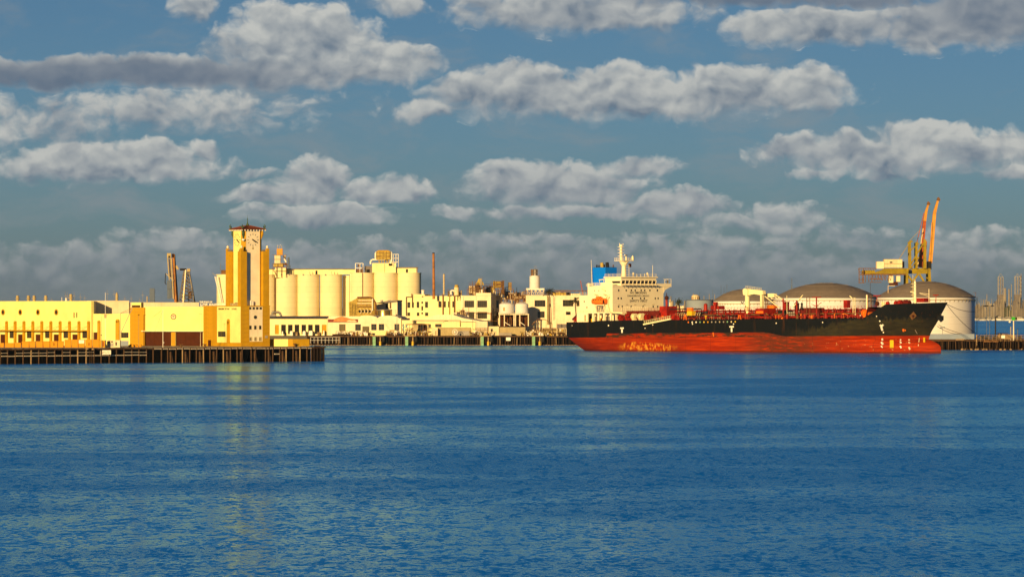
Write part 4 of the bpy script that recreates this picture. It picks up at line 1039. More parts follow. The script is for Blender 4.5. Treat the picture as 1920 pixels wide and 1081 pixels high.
MB().cyl((fa.x(516.2), -2.3, 0), (fa.x(516.2), -2.3, za), .22, n=8).build('down_pipe', 'rust', sa)
MB().cyl((fa.x(595.6), -1.9, 0), (fa.x(595.6), -1.9, za), .12, n=8).build('down_pipe', 'pipe', sa)
x = fa.x(421); MB().box(x - 1.4, x + 1.4, -3, 0, za + .4, za + 2.4).build('machine_house', 'rust', sa)
MB().bar((fa.x(403), 0, za + .1), (fa.x(412), 0, za + .1), .3).bar((fa.x(403), 0, za), (fa.x(398.3), 0, za + 1.2), .2).cyl((fa.x(413.5), 0, za), (fa.x(413.5), 0, za + 5.4), .09, n=5).build('roof_beam', 'steel', sa)
lt = MB()
pL = [(fa.x(404), -5.5, za - .6), (fa.x(415.5), -5.5, fa.z(566))]; pR = [(fa.x(409), -5.5, za - .6), (fa.x(419), -5.5, fa.z(566))]
lerp = lambda p, q, t_: tuple(p[i] + (q[i] - p[i]) * t_ for i in range(3))
lt.bar(pL[0], pL[1], .28).bar(pR[0], pR[1], .28)
for i in range(14):
    lt.bar(lerp(*pL, i/14), lerp(*pR, (i+1)/14), .16).bar(lerp(*pR, i/14), lerp(*pL, (i+1)/14), .16)
lt.build('lattice_leg', 'white', sa)
sb, fb2, rb, zb2 = silo_row('silo_block', 'shorter group of three cream silos with a yellow headhouse on top', [679, 723, 767.3], 44.6, 512.5, YS - 6)
me = MB().lathe(0, 0, [(rb + .2, zb2 + .01), (rb + .2, zb2 + .35)], 40).mesh('silo_rim'); me.materials.append(M['silo'])
for c in (679, 723, 767.3): part_at('silo_rim', me, sb, (fb2.x(c), 0, 0))
MB().box(fb2.x(656.4), fb2.x(664), -2, 6, -.5, zb2 - .05).build('corner_wall', 'silo', sb)
MB().cyl((fb2.x(680.6), -rb - .05, 0), (fb2.x(680.6), -rb - .05, zb2 + 3), .2, n=8).build('down_pipe', 'rust', sb)
a, b, c, d = fb2.rect(698, 742.5, 494, 512.4); MB().box(a, b, -3, 6, zb2 + .36, d).box(a, b, -3.15, 6.1, d, d + .25).build('headhouse', 'cream_pale', sb)
MB().cyl((fb2.x(721.5), -3.1, zb2 + .4), (fb2.x(721.5), -3.1, d), .1, n=6).build('down_pipe', 'tan', sb)
a, b, c, d = fb2.rect(743, 780.5, 502.2, 512.4); MB().box(a, b, -1.5, 6, zb2 + .36, d).build('gallery', 'cream_pale', sb)
MB().box(a, b + .8, -1.9, 6.6, d, d + .4).build('gallery_roof', 'roof_grey', sb)
MB().box(b + .01, b + .6, -1.5, 6, zb2 + .36, d).build('gallery_end', 'steel', sb)
a, b, c, d = fb2.rect(761.3, 765, 504.3, 511.6); MB().box(a, b, -1.6, -1.5, c, d).build('gallery_door', 'dark', sb)
a, b, c, d = fb2.rect(683.5, 697.5, 498.5, 512.4); MB().box(a, b, 0, 5, zb2 + .36, d).build('hut', 'roof_grey', sb)
a, b, c, d = fb2.rect(687, 693.5, 505, 511.5); MB().box(a, b, -.1, 0, c, d).build('opening', 'dark', sb)
fr_ = MB(); x0, x1 = fb2.x(666.5), fb2.x(681); z0, z1 = zb2 + .3, fb2.z(493.5)
for x in (x0, (x0*.4 + x1*.6), x1):
    for y in (-2.5, 1): fr_.bar((x, y, z0), (x, y, z1), .22)
for z in (z1, (z0 + z1)/2):
    for y in (-2.5, 1): fr_.bar((x0, y, z), (x1, y, z), .22)
    fr_.bar((x0, -2.5, z), (x0, 1, z), .2).bar((x1, -2.5, z), (x1, 1, z), .2)
fr_.build('hoist_frame', 'white', sb)
MB().box(x0 + .4, x1 - .5, -1.8, 0, z0, z0 + 1.7).cyl((x0 + 1.7, -2, z1 - .6), (x0 + 1.7, -2, z1 - 1.6), .7, n=8).build('hoist', 'rust', sb)
# dust collector on the headhouse
f = Fr(720, 494, YS - 8, 0); t = thing('dust_collector', 'golden dust collector with white ducts on top of the headhouse', 'dust collector', f); s_ = f.s
MB().box(-14.5*s_, 12*s_, -2, 3, f.z(486.5), f.z(471)).build('casing', 'gold', t)
MB().prism([(-14.6*s_, f.z(471)), (12.1*s_, f.z(471)), (8*s_, f.z(469)), (-10*s_, f.z(469))], -2.1, 3.1).build('roof', 'ochre', t)
for z in (474.5, 479.5, 482): MB().box(-14.6*s_, 12.1*s_, -2.12, -2.0, f.z(z) - .08, f.z(z) + .08).build('band', 'rust', t)
for i in range(5): MB().box(-14*s_ + i*6.2*s_, -14*s_ + i*6.2*s_ + .12, -2.1, -2.0, f.z(486), f.z(471)).build('stiffener', 'rust', t)
for i in range(4): MB().lathe(-9*s_ + i*5*s_, 0, [(.1, f.z(493)), (.15, f.z(492)), (2.4*s_, f.z(487)), (2.4*s_, f.z(486.6))], 8).build('hopper', 'gold', t)
MB().path([(-25*s_, -1, f.z(495)), (-25*s_, -1, f.z(489)), (-21*s_, -1, f.z(486.5)), (2*s_, -1, f.z(486.5))], .42, 8).build('duct', 'white', t)
MB().path([(-14*s_, -1, f.z(486)), (-16*s_, -1, f.z(484)), (-16*s_, -1, f.z(474)), (-13*s_, -1, f.z(472))], .35, 8).build('duct', 'white', t)
MB().path([(12*s_, -1, f.z(494)), (14*s_, -1, f.z(490)), (14*s_, -1, f.z(473)), (11*s_, -1, f.z(472))], .4, 8).build('duct', 'white', t)
MB().box(9*s_, 16*s_, -1, 2, -1, f.z(488)).build('fan', 'tan', t)
g = MB()
for px in (17.5, 22.5, 27):
    for y in (-1.5, 1.5): g.bar((px*s_, y, -1.5), (px*s_, y, f.z(476.5)), .2)
for py in (476.5, 484, 491): g.bar((16*s_, -1.5, f.z(py)), (27*s_, -1.5, f.z(py)), .2).bar((16*s_, 1.5, f.z(py)), (27*s_, 1.5, f.z(py)), .2)
g.build('stair_frame', 'white', t)
# elevator leg above the silos
f = Fr(525, 516, YS - 4, 0); t = thing('elevator_tower', 'stepped rusty elevator tower with platforms above the long silo row', 'tower', f); s_ = f.s
MB().box(-6*s_, 5*s_, -1.3, 1.5, f.z(478), f.z(466)).build('head_casing', 'boomorange', t)
MB().box(-10*s_, 1*s_, -1.6, 1.6, f.z(494), f.z(477.5)).build('hopper_casing', 'container', t)
MB().box(-12*s_, 7*s_, -1.5, 1.6, f.z(500), f.z(493)).build('platform_machinery', 'gold', t)
MB().box(-13*s_, 13*s_, -1.8, 2, f.z(501), f.z(500)).build('platform', 'rust', t)
MB().box(-9*s_, 11*s_, -1.2, 2, -1, f.z(502)).build('leg_casing', 'cream_pale', t)
g = MB()
for px in (-13, -6, 3, 12):
    g.bar((px*s_, -1.9, -1), (px*s_, -1.9, f.z(501)), .22)
g.bar((-13*s_, -1.9, f.z(503)), (-6*s_, -1.9, -.5), .2).bar((-13*s_, -1.9, f.z(508)), (12*s_, -1.9, f.z(508)), .18)
for py in (494, 486, 478): g.bar((-14*s_, -1.9, f.z(py)), (14*s_, -1.9, f.z(py)), .16)
for px in (-14, -4, 6, 14): g.bar((px*s_, -1.9, f.z(500)), (px*s_, -1.9, f.z(494)), .14)
g.build('frame', 'rust', t)
rn = random.Random(2)
for i in range(7):
    x, z = rn.uniform(5, 14)*s_, f.z(rn.uniform(479, 498)); MB().cyl((x, -1.6, z), (x + rn.uniform(-1, 1), -1.6, z + rn.uniform(.6, 1.6)), .42, n=8).build('pipe', rn.choice(('white', 'rust', 'pipe', 'steel')), t)
for px in (-5, -1, 3): MB().cyl((px*s_, 0, f.z(466)), (px*s_, 0, f.z(460)), .1, n=5).build('antenna', 'tan', t)
MB().lathe(-4*s_, 0, [(.1, f.z(461)), (.3, f.z(460.3)), (.1, f.z(459.6))], 8).lathe(1*s_, 0, [(.1, f.z(460)), (.3, f.z(459.3)), (.1, f.z(458.6))], 8).build('beacon', 'white', t)
f = Fr(541, 504, YS + 500, 0); t = thing('stack', 'thin dark blue stack right of the elevator tower', 'stack', f); MB().cyl((0, 0, -12), (0, 0, f.z(482)), .55, n=10).cyl((-3.4*f.s, 0, -12), (-3.4*f.s, 0, f.z(496)), .25, n=6).cyl((3*f.s, 0, -12), (3*f.s, 0, f.z(497)), .25, n=6).build('pipe', 'farblue', t)

# rounded golden machinery before the silos
f = Fr(680, 592, 2300, 0); t = thing('drum_drier', 'rounded golden machinery house with dark arched wheels', 'machine', f); s_ = f.s
MB().prism([(-25*s_, -2), (23*s_, -2), (23*s_, f.z(566)), (21*s_, f.z(561)), (16*s_, f.z(558)), (-10*s_, f.z(558)), (-20*s_, f.z(564)), (-26*s_, f.z(566))], -.5, 5).build('housing', 'gold', t)
MB().path([(-10*s_, -.7, f.z(557.6)), (14*s_, -.7, f.z(557.2)), (20*s_, -.7, f.z(560.5)), (24.5*s_, -.7, f.z(568)), (25*s_, -.7, f.z(582)), (24*s_, -.7, f.z(590))], .42, 8).build('arched_pipe', 'rust', t)
for i, py in enumerate((562, 567.5, 573.5)):
    MB().box(-10*s_ if i else -8*s_, 17*s_, -.75, -.5, f.z(py + 2), f.z(py)).build('band', 'container' if i < 2 else 'rust', t)
for r_ in range(2):
    for i in range(10): x = (-9 + 2.6*i)*s_; MB().box(x - .12, x + .12, -.72, -.5, f.z(571.5 if r_ else 566), f.z(568.5 if r_ else 562.5)).build('slot', 'rust', t)
for i in range(4):
    x = (-5.5 + 6.3*i)*s_
    MB().cyl((x, -.62, f.z(583.2)), (x, -.5, f.z(583.2)), 2.5*s_, n=16).build('wheel_opening', 'dark', t)
    g = MB()
    for k in range(10):
        t0, t1 = -1.2 + 2.4*k/10, -1.2 + 2.4*(k+1)/10
        g.cyl((x + 3.0*s_*math.cos(t0), -.8, f.z(583.2) + 4.6*s_*math.sin(t0)), (x + 3.0*s_*math.cos(t1), -.8, f.z(583.2) + 4.6*s_*math.sin(t1)), .22, n=5)
    g.build('wheel_rim', 'container', t)
g = MB()
for i in range(5): x = (-24 + 2.6*i)*s_; g.bar((x, -.8, -1.5), (x + 1.2*s_*(i % 2), -.8, f.z(566 + i)), .2)
for py in (570, 577, 584): g.bar((-25*s_, -.8, f.z(py)), (-10*s_, -.8, f.z(py)), .2)
for i in range(4): x = (17 + 2.5*i)*s_; g.bar((x, -.8, -1.5), (x - .5*s_, -.8, f.z(578)), .18)
g.build('ladder_frame', 'gold', t)
MB().cyl((18.5*s_, -1, f.z(582)), (18.5*s_, -1, f.z(560)), .3, n=8).build('vent_pipe', 'white', t)
f = Fr(745, 592, 2310, -14); t = thing('mill_house', 'cream mill house with lopsided roof right of the golden machinery', 'building', f)
x0 = f.x(704); s_ = f.s
MB().prism([(x0, -2), (0, -2), (0, f.z(563.5)), (x0 + .4, f.z(571))], 0, 8).build('wall', 'whitewall', t)
MB().prism([(x0 - .4, f.z(568.5)), (x0*.4, f.z(563.5)), (.3, f.z(562.5)), (0, f.z(565)), (x0*.5, f.z(568))], -.8, 8).build('roof', 'roof_grey', t)
a, b, c, d = f.rect(723, 728, 568, 578); MB().box(a, b, -.08, 0, c, d).build('opening', 'dark', t)
a, b, c, d = f.rect(731, 733.5, 565, 578); MB().box(a, b, -.3, 0, c, d).build('pipe', 'rust', t)
for px in (713, 727): MB().box(f.x(px) - .5, f.x(px) + .5, 2, 3, f.z(566), f.z(562)).build('roof_vent', 'steel', t)
f = Fr(720.5, 591.5, 2296, 0); t = thing('storage_tank', 'squat shiny brass-coloured tank below the mill house', 'tank', f); s_ = f.s
MB().lathe(0, 0, [(14.5*s_, -1), (14.5*s_, f.z(581)), (14*s_, f.z(580))], 28).build('shell', 'brass', t)
MB().lathe(0, 0, [(14.9*s_, f.z(581.8)), (14.9*s_, f.z(580.2))], 28).build('rim', 'steel', t)
MB().box(15.5*s_, 21.5*s_, -1, 3, -1, f.z(580)).build('pump_house', 'whitewall', t)

# ------------------------------------------------------------------ white factory blocks
BASE = 628
fac, fr = shed_box('factory_block', 'two storey white factory wing with tall narrow windows', 'factory', 762.5, 866, 555.5, 2262, -22, 'cream_pale', None, None, 20,
   [(764, 769.3, 566.2, 576.8), (772.2, 776, 566.5, 576.8), (781.3, 786, 565.3, 576.8), (797, 802.5, 565.2, 576.5), (790, 793.3, 565, 568.8, 'w', 1), (790, 793.2, 573.5, 581.8, 'o'), (822, 828, 564.5, 576), (831, 836, 564.5, 576), (840, 844.3, 564.5, 576), (848, 853.5, 564.5, 576),
    (764, 769, 585.5, 592), (781.5, 786.3, 585.5, 592), (797, 803, 585.5, 592), (790, 793.2, 585.3, 588.8, 'w', 1), (856, 862, 584.5, 595)], pivot=866)
a, b, c, d = fr.rect(776, 796, 551.3, 556); MB().box(a, b, 0, 6, c, d).build('parapet', 'cream_pale', fac)
MB().lathe(fr.x(790.5), 1.5, [(.62, fr.z(551, -18)), (.62, fr.z(545, -18)), (.9, fr.z(544.6, -18)), (.8, fr.z(543.6, -18)), (.2, fr.z(543, -18))], 12).build('roof_vent', 'white', fac)
a, b, c, d = fr.rect(791, 794, 554, 557); MB().box(a, b, -.05, 0, c, d).build('opening', 'dark', fac)
f2_ = MB()
for px in range(797, 865, 6): f2_.bar((fr.x(px), .3, fr.z(555.5, fr.x(px))), (fr.x(px), .3, fr.z(551.5, fr.x(px))), .1)
f2_.bar((fr.x(797), .3, fr.z(551.5, fr.x(797))), (fr.x(865), .3, fr.z(551.5, 0)), .1).build('roof_railing', 'steel', fac)
for px in (831, 843.5, 853): MB().cyl((fr.x(px), -.5, fr.z(596, 0)), (fr.x(px), -.5, fr.z(550, 0)), .2 if px != 853 else .32, n=7).build('down_pipe', 'rust' if px != 843.5 else 'gold', fac)
MB().path([(fr.x(762.8), -.6, fr.z(592, -22)), (fr.x(762.8), -.6, fr.z(556.5, -22)), (fr.x(773), -.6, fr.z(556.5, -20)), (fr.x(773), -.6, fr.z(550, -20))], .18, 6).build('pipe', 'rust', fac)
MB().cyl((fr.x(774), -.5, fr.z(570, -20)), (fr.x(774), -.5, fr.z(551, -20)), .2, n=6).build('down_pipe', 'rust', fac)
three, f3 = shed_box('factory_block', 'three storey white factory block with broad steel windows', 'factory', 864, 920.5, 554.6, 2240, -6, 'whitewall', None, None, 22,
   [(870.8, 889, 563.3, 576), (895, 913.3, 563.3, 576), (870.8, 889, 584.5, 597), (895, 913.3, 584.5, 597), (872, 889.5, 605.3, 618)], pivot=920.5, nx=5, nz=3)
a, b, c, d = f3.rect(892, 920.5, 549.6, 556); MB().box(a, b, .0, 14, c + .6, d).box(a, b, -.12, 14.1, d, d + .2).build('parapet', 'whitewall', three)
for px in (867.5, 891.8): a = f3.x(px); MB().box(a - .3, a + .3, -.22, 0, 0, f3.z(554, 0)).build('pilaster', 'whitewall', three)
p_ = MB()
for py in (600.3,): p_.path([(f3.x(830), -2.6, f3.z(py)), (f3.x(935), -2.6, f3.z(py + 1))], .16, 6)
p_.path([(f3.x(890), -2.2, f3.z(620)), (f3.x(890), -2.2, f3.z(586)), (f3.x(919), -2.2, f3.z(586))], .14, 6).path([(f3.x(921.5), -1.5, f3.z(620)), (f3.x(921.5), -1.5, f3.z(585))], .3, 6).build('pipe', 'rust', three)
# recessed yard bay between the blocks
rec, f4 = shed_box('factory_block', 'recessed cream factory bay behind yellow process pipes', 'factory', 920, 942, 553.5, 2262, 0, 'whitewall', None, None, 20, [(922, 926, 563, 576), (929, 935, 563, 577), (922, 926, 585, 596, 'o'), (929, 937, 585, 597, 'o'), (922, 927, 605, 612, 'o')], nx=2)
right, f5 = shed_box('factory_block', 'white factory block behind the two palm trees', 'factory', 986, 1112, 554.2, 2236, 0, 'whitewall', None, None, 24,
   [(1002.3, 1022.6, 562.5, 574.6), (1008, 1021.2, 583.5, 595.3), (1055.3, 1075, 562, 574), (1061, 1070, 584, 590, 'o'), (1081, 1088, 566, 573.8)], pivot=1050, nx=4, nz=2)
a, b, c, d = f5.rect(1055.5, 1058.5, 583, 606); MB().box(a, b, -.06, 0, c, d).build('door', 'whitewall', right)
for px in (1026.3, 1028.5): MB().cyl((f5.x(px), -.5, f5.z(608)), (f5.x(px), -.5, f5.z(556)), .17, n=6).build('down_pipe', 'tan', right)
l_ = MB()
for px in (1037, 1039.6): l_.bar((f5.x(px), -.5, f5.z(600)), (f5.x(px), -.5, f5.z(556)), .07)
for i in range(16): l_.bar((f5.x(1037), -.5, f5.z(598 - i*2.6)), (f5.x(1039.6), -.5, f5.z(598 - i*2.6)), .07)
l_.build('ladder', 'steel', right)
MB().box(f5.x(1028.5), f5.x(1031.5), -.8, 0, f5.z(574.5), f5.z(569)).box(f5.x(1028.8), f5.x(1031), -.5, 0, f5.z(596), f5.z(590)).build('vent_box', 'rust', right)
g = MB()
for px in range(1037, 1062, 5): g.box(f5.x(px), f5.x(px + 4.2), 2, 6, f5.z(554), f5.z(547 + (px % 3)))
g.build('roof_plant', 'gold', right)
g = MB()
for px in range(1062, 1110, 8): g.bar((f5.x(px), 1, f5.z(554.2)), (f5.x(px), 1, f5.z(544.5)), .14)
g.bar((f5.x(1040), 1, f5.z(545)), (f5.x(1112), 1, f5.z(544.8)), .3).build('pipe_rack', 'rust', right)
MB().box(f5.x(1070), f5.x(1088), 3, 6, f5.z(554), f5.z(550)).build('roof_hut', 'whitewall', right)
MB().box(f5.x(1062), f5.x(1068), 3, 5, f5.z(554), f5.z(548)).build('roof_unit', 'dark', right)
MB().bar((f5.x(1093), 1, f5.z(552)), (f5.x(1088.5), 1, f5.z(526)), .3).build('jib', 'boomred', right)

# twin small tanks on legs
for px, w_, lab in ((949.8, 13.9, 'left one of the twin cone-topped tanks on legs, with a gold patch'), (978.3, 12.3, 'right one of the twin cone-topped tanks on legs')):
    f = Fr(px, 611, 2225, 0, zb=LZ + 4.2); t = thing('process_tank', lab, 'tank', f, 'twin cone topped tanks on legs'); s_ = f.s; r_ = w_ * s_
    MB().lathe(0, 0, [(r_, f.z(588)), (r_, f.z(571)), (r_*.95, f.z(569.5)), (.8, f.z(566))], 28).build('shell', 'tankwhite', t)
    if px < 960: MB().box(-.45*r_, -.2*r_, -r_*.97, -r_*.85, f.z(582.5), f.z(576)).build('gold_patch', 'gold', t)
    MB().box(-r_ - .2, r_ + .3, -r_*.7, r_*.7, f.z(590), f.z(588.2)).build('platform', 'whitewall', t)
    g = MB()
    for i in range(13):
        an = math.pi * (1 + i / 12); g.bar((r_*1.06*math.cos(an), r_*1.06*math.sin(an), f.z(589)), (r_*1.06*math.cos(an), r_*1.06*math.sin(an), f.z(585)), .08)
    for i in range(12):
        a0, a1 = math.pi*(1 + i/12), math.pi*(1 + (i+1)/12); g.bar((r_*1.06*math.cos(a0), r_*1.06*math.sin(a0), f.z(585)), (r_*1.06*math.cos(a1), r_*1.06*math.sin(a1), f.z(585)), .08)
    g.build('railing', 'white', t)
    for lx, ly in ((-r_*.95, -r_*.6), (r_, -r_*.6), (-r_*.95, r_*.6), (r_, r_*.6), (-r_*.3, -r_*.6)): MB().box(lx - .2, lx + .2, ly - .2, ly + .2, f.z(611), f.z(590)).build('leg', 'whitewall', t)
    MB().box(-r_*.9, r_*.9, r_*.75, r_*.8, f.z(612), f.z(590)).build('back_panel', 'brown', t)
    rn = random.Random(int(px)); g = MB()
    for i in range(9): x = rn.uniform(-r_*.8, r_*.8); g.path([(x, rn.uniform(-1, 1), f.z(610)), (x, 0, f.z(rn.uniform(592, 600))), (x + rn.uniform(-1, 1), 0, f.z(rn.uniform(592, 604)))], .14, 5)
    g.build('pipe', 'rust', t)
    MB().bar((-r_*.3, -r_*.62, f.z(603)), (r_*.5, -r_*.62, f.z(610)), .22).build('chute', 'white', t)

# rooftop process plant
def plant(lab, px, pyb, Y, w, htop, seed, mats, frame='rust', casings=()):
    f = Fr(px, pyb, Y, 0); t = thing('process_plant', lab, 'plant', f); s_ = f.s; rn = random.Random(seed)
    for (x0, x1, y0, y1, m_) in casings:
        MB().box((x0 - px)*s_, (x1 - px)*s_, -1.5, 2, f.z(y1), f.z(y0)).build('casing', m_, t)
        rb_ = MB(); n = max(3, int((x1 - x0) / 2.6))
        for i in range(n + 1): xx = (x0 + (x1 - x0)*i/n - px)*s_; rb_.box(xx - .1, xx + .1, -1.65, -1.5, f.z(y1), f.z(y0))
        rb_.box((x0 - px)*s_ - .1, (x1 - px)*s_ + .1, -1.7, -1.5, f.z((y0 + y1)/2) - .12, f.z((y0 + y1)/2) + .12).build('stiffener', 'rust', t)
    g = MB(); n = max(2, int(w / 5))
    for i in range(n + 1):
        x = (-w/2 + w*i/n)*s_; h_ = f.z(rn.uniform(htop, (htop + pyb)/2 + 2))
        g.bar((x, -1.8, -.4), (x, -1.8, h_), .2)
    for k in range(3):
        z = f.z(pyb - (pyb - htop)*(.3 + .22*k)); a_, b_ = sorted((rn.uniform(-.5, .1), rn.uniform(.1, .5)))
        g.bar((a_*w*s_, -1.8, z), (b_*w*s_, -1.8, z), .22).bar((a_*w*s_, -1.8, z + .9), (b_*w*s_, -1.8, z + .9), .1)
    for i in range(n): x = (-w/2 + w*i/n)*s_; z = f.z(pyb - (pyb - htop)*rn.uniform(.2, .6)); g.bar((x, -1.8, z), (x + w/n*s_, -1.8, z + rn.choice((-1.2, 1.2))), .12)
    g.build('frame', frame, t)
    for i in range(int(w / 5) + 3):
        x = rn.uniform(-.48, .48)*w*s_; z1 = f.z(pyb - (pyb - htop)*rn.uniform(.25, .7))
        q = rn.random()
        if q < .55: MB().path([(x, -1.2, -.4), (x, -1.2, z1), (x + rn.uniform(-2, 2), -1.2, z1)], rn.uniform(.12, .3), 6).build('pipe', rn.choice(mats), t)
        else: r_ = rn.uniform(.5, .9); MB().lathe(x, -.6, [(r_*.3, -.3), (r_, .6), (r_, z1*.8), (r_*.5, z1*.95), (.1, z1)], 10).build('vessel', rn.choice(mats), t)
    return t, f
plant('low tangle of white pipes and a tan vessel on the factory roof', 853, 554, 2255, 26, 540, 1, ('white', 'tan', 'pipe'))
f = Fr(856, 552, 2252, 0); t = thing('roof_cyclone', 'cream cyclone drum with a gold cap on the factory roof', 'cyclone', f); s_ = f.s
MB().lathe(0, 0, [(1.1, f.z(553)), (4.6*s_, f.z(550)), (4.6*s_, f.z(538.5))], 14).build('drum', 'container', t); MB().lathe(0, 0, [(4.2*s_, f.z(538.4)), (3.4*s_, f.z(534)), (.4, f.z(533.5))], 12).build('cap', 'gold', t)
MB().path([(-10*s_, 0, 0), (-11*s_, 0, f.z(546)), (-7*s_, 0, f.z(544)), (-4*s_, 0, f.z(546))], .4, 8).build('duct', 'white', t)
plant('white ribbed filter house with rusty roof on the factory corner', 891, 553, 2250, 30, 526, 2, ('pipe', 'rust', 'white'), casings=((879, 893, 536, 549, 'container'), (893, 897.5, 536, 549, 'dark')))
f = Fr(899, 549, 2252, 0); t = thing('mixing_tower', 'golden cone-headed tower with a dark leg on the factory roof', 'tower', f); s_ = f.s
MB().prism([(-8*s_, f.z(534)), (9*s_, f.z(534)), (5*s_, f.z(526)), (3*s_, f.z(522.3)), (-1.5*s_, f.z(522.3)), (-4*s_, f.z(527))], -1, 2).build('head', 'gold', t)
MB().box(1.6*s_, 4.8*s_, -1.4, -.7, -.5, f.z(522)).build('leg', 'steel', t); MB().box(-7*s_, 1*s_, -1, 2, f.z(549), f.z(534)).build('casing', 'brown', t)
for px in (-1, 2, 5): MB().cyl((px*s_, 0, f.z(523)), (px*s_, 0, f.z(519)), .1, n=5).build('antenna', 'steel', t)
plant('open pipe bridge with white vessels between the two roof towers', 913, 549, 2262, 22, 532, 3, ('white', 'pipe', 'steel', 'white'))
plant('golden ribbed dust filter standing on the factory roof', 933, 553, 2258, 24, 524, 4, ('gold', 'tan', 'white'), casings=((924.5, 940, 527, 539.5, 'gold'), (941, 944.5, 526, 551, 'brown')))
plant('pale yellow pipe tower right of the golden dust filter', 955, 562, 2262, 26, 528, 5, ('container', 'tan', 'white', 'gold'), casings=((953, 959, 529, 544, 'tan'), (949, 969, 549, 552.5, 'white')))
plant('brown pipework crowding the tops of the twin tanks', 966, 572, 2246, 52, 549, 6, ('rust', 'container', 'white', 'rust'), casings=((960, 978, 556, 561.5, 'container'),))
plant('yellow process columns standing in the recessed bay', 928, 612, 2248, 18, 574, 7, ('yellow', 'gold', 'container'))
plant('brown pipework left of the elevated tank platform', 985, 560, 2252, 20, 541, 8, ('rust', 'gold', 'pipe'))
plant('brown tangle of frames and pipes filling the roof behind the two roof towers', 905, 552, 2272, 46, 532, 10, ('rust', 'brown', 'gold', 'pipe'), casings=((884, 890, 538, 551, 'gold'), (909, 922, 541, 551, 'brown')))
plant('dense brown pipework right of the golden dust filter', 952, 560, 2272, 34, 536, 11, ('rust', 'brown', 'gold'), casings=((946, 957, 546, 559, 'rust'), (964, 976, 548, 558, 'gold')))
plant('rusty pipework on the roof behind the taller palm', 1047, 556, 2262, 46, 545, 12, ('rust', 'gold', 'tan'), casings=((1036, 1060, 547.5, 555, 'gold'),))
plant('small white pipes and valves on the gabled roof', 868, 595, 2215, 22, 576, 9, ('white', 'pipe', 'rust'))
# elevated white tank
f = Fr(1002.5, 553, 2262, 0); t = thing('header_tank', 'tall white header tank with steel cage top on a truss platform', 'tank', f); s_ = f.s
MB().lathe(0, 0, [(9.6*s_, f.z(540)), (9.6*s_, f.z(518.5)), (8.6*s_, f.z(516.5))], 26).build('shell', 'tankwhite', t)
MB().lathe(1*s_, 0, [(4.5*s_, f.z(516.5)), (4.5*s_, f.z(505)), (.2, f.z(504))], 14).build('top_drum', 'steel', t)
MB().box(-7*s_, -2.5*s_, -1, 1, f.z(517), f.z(505)).build('cage', 'rust', t)
g = MB()
for px in (-8, -3, 2, 6): g.bar((px*s_, -1.6, f.z(518)), (px*s_, -1.6, f.z(504)), .1)
for py in (505, 511, 517): g.bar((-8*s_, -1.6, f.z(py)), (7*s_, -1.6, f.z(py)), .1)
for px in (-.5, 3): g.bar((px*s_, 0, f.z(504)), (px*s_, 0, f.z(498.5)), .1)
g.bar((-.5*s_, 0, f.z(499)), (3*s_, 0, f.z(499)), .1).build('railing', 'steel', t)
MB().box(-16*s_, 18.5*s_, -2, 3, f.z(543.3), f.z(540.2)).build('platform', 'white', t)
g = MB()
for px in (-14, -6, 2, 10, 17): g.bar((px*s_, -1.8, -1), (px*s_, -1.8, f.z(543)), .24)
for px in (-14, -6, 2, 10): g.bar((px*s_, -1.8, -1), ((px + 7.5)*s_, -1.8, f.z(543)), .18).bar(((px + 7.5)*s_, -1.8, -1), (px*s_, -1.8, f.z(543)), .18)
g.build('truss', 'container', t)
MB().cyl((8.6*s_, -2.1, f.z(541)), (8.6*s_, -2.1, f.z(514)), .14, n=6).build('ladder', 'steel', t)
# chimneys
f = Fr(813.4, 556, 2262, 0); t = thing('chimney', 'tall rust brown chimney above the white factory', 'chimney', f); s_ = f.s
MB().cyl((0, 0, -1), (-.6*s_, 0, f.z(475)), 2.6*s_, 2.1*s_, n=14).build('stack', 'chimney_rust', t); MB().cyl((-.6*s_, 0, f.z(475)), (-.6*s_, 0, f.z(473.4)), 2.4*s_, n=12).build('rim', 'dark', t)
f = Fr(832.3, 600, 2235, 0); t = thing('chimney', 'slender pale grey chimney right of the brown one', 'chimney', f); s_ = f.s
MB().cyl((0, 0, f.z(552)), (0, 0, f.z(514)), 1.75*s_, n=12).build('stack', 'pipe', t); MB().cyl((-.6*s_, 0, -3), (-.6*s_, 0, f.z(552)), .9*s_, n=8).build('pipe', 'rust', t); MB().cyl((0, 0, f.z(514)), (0, 0, f.z(513)), 1.9*s_, n=10).build('rim', 'steel', t)

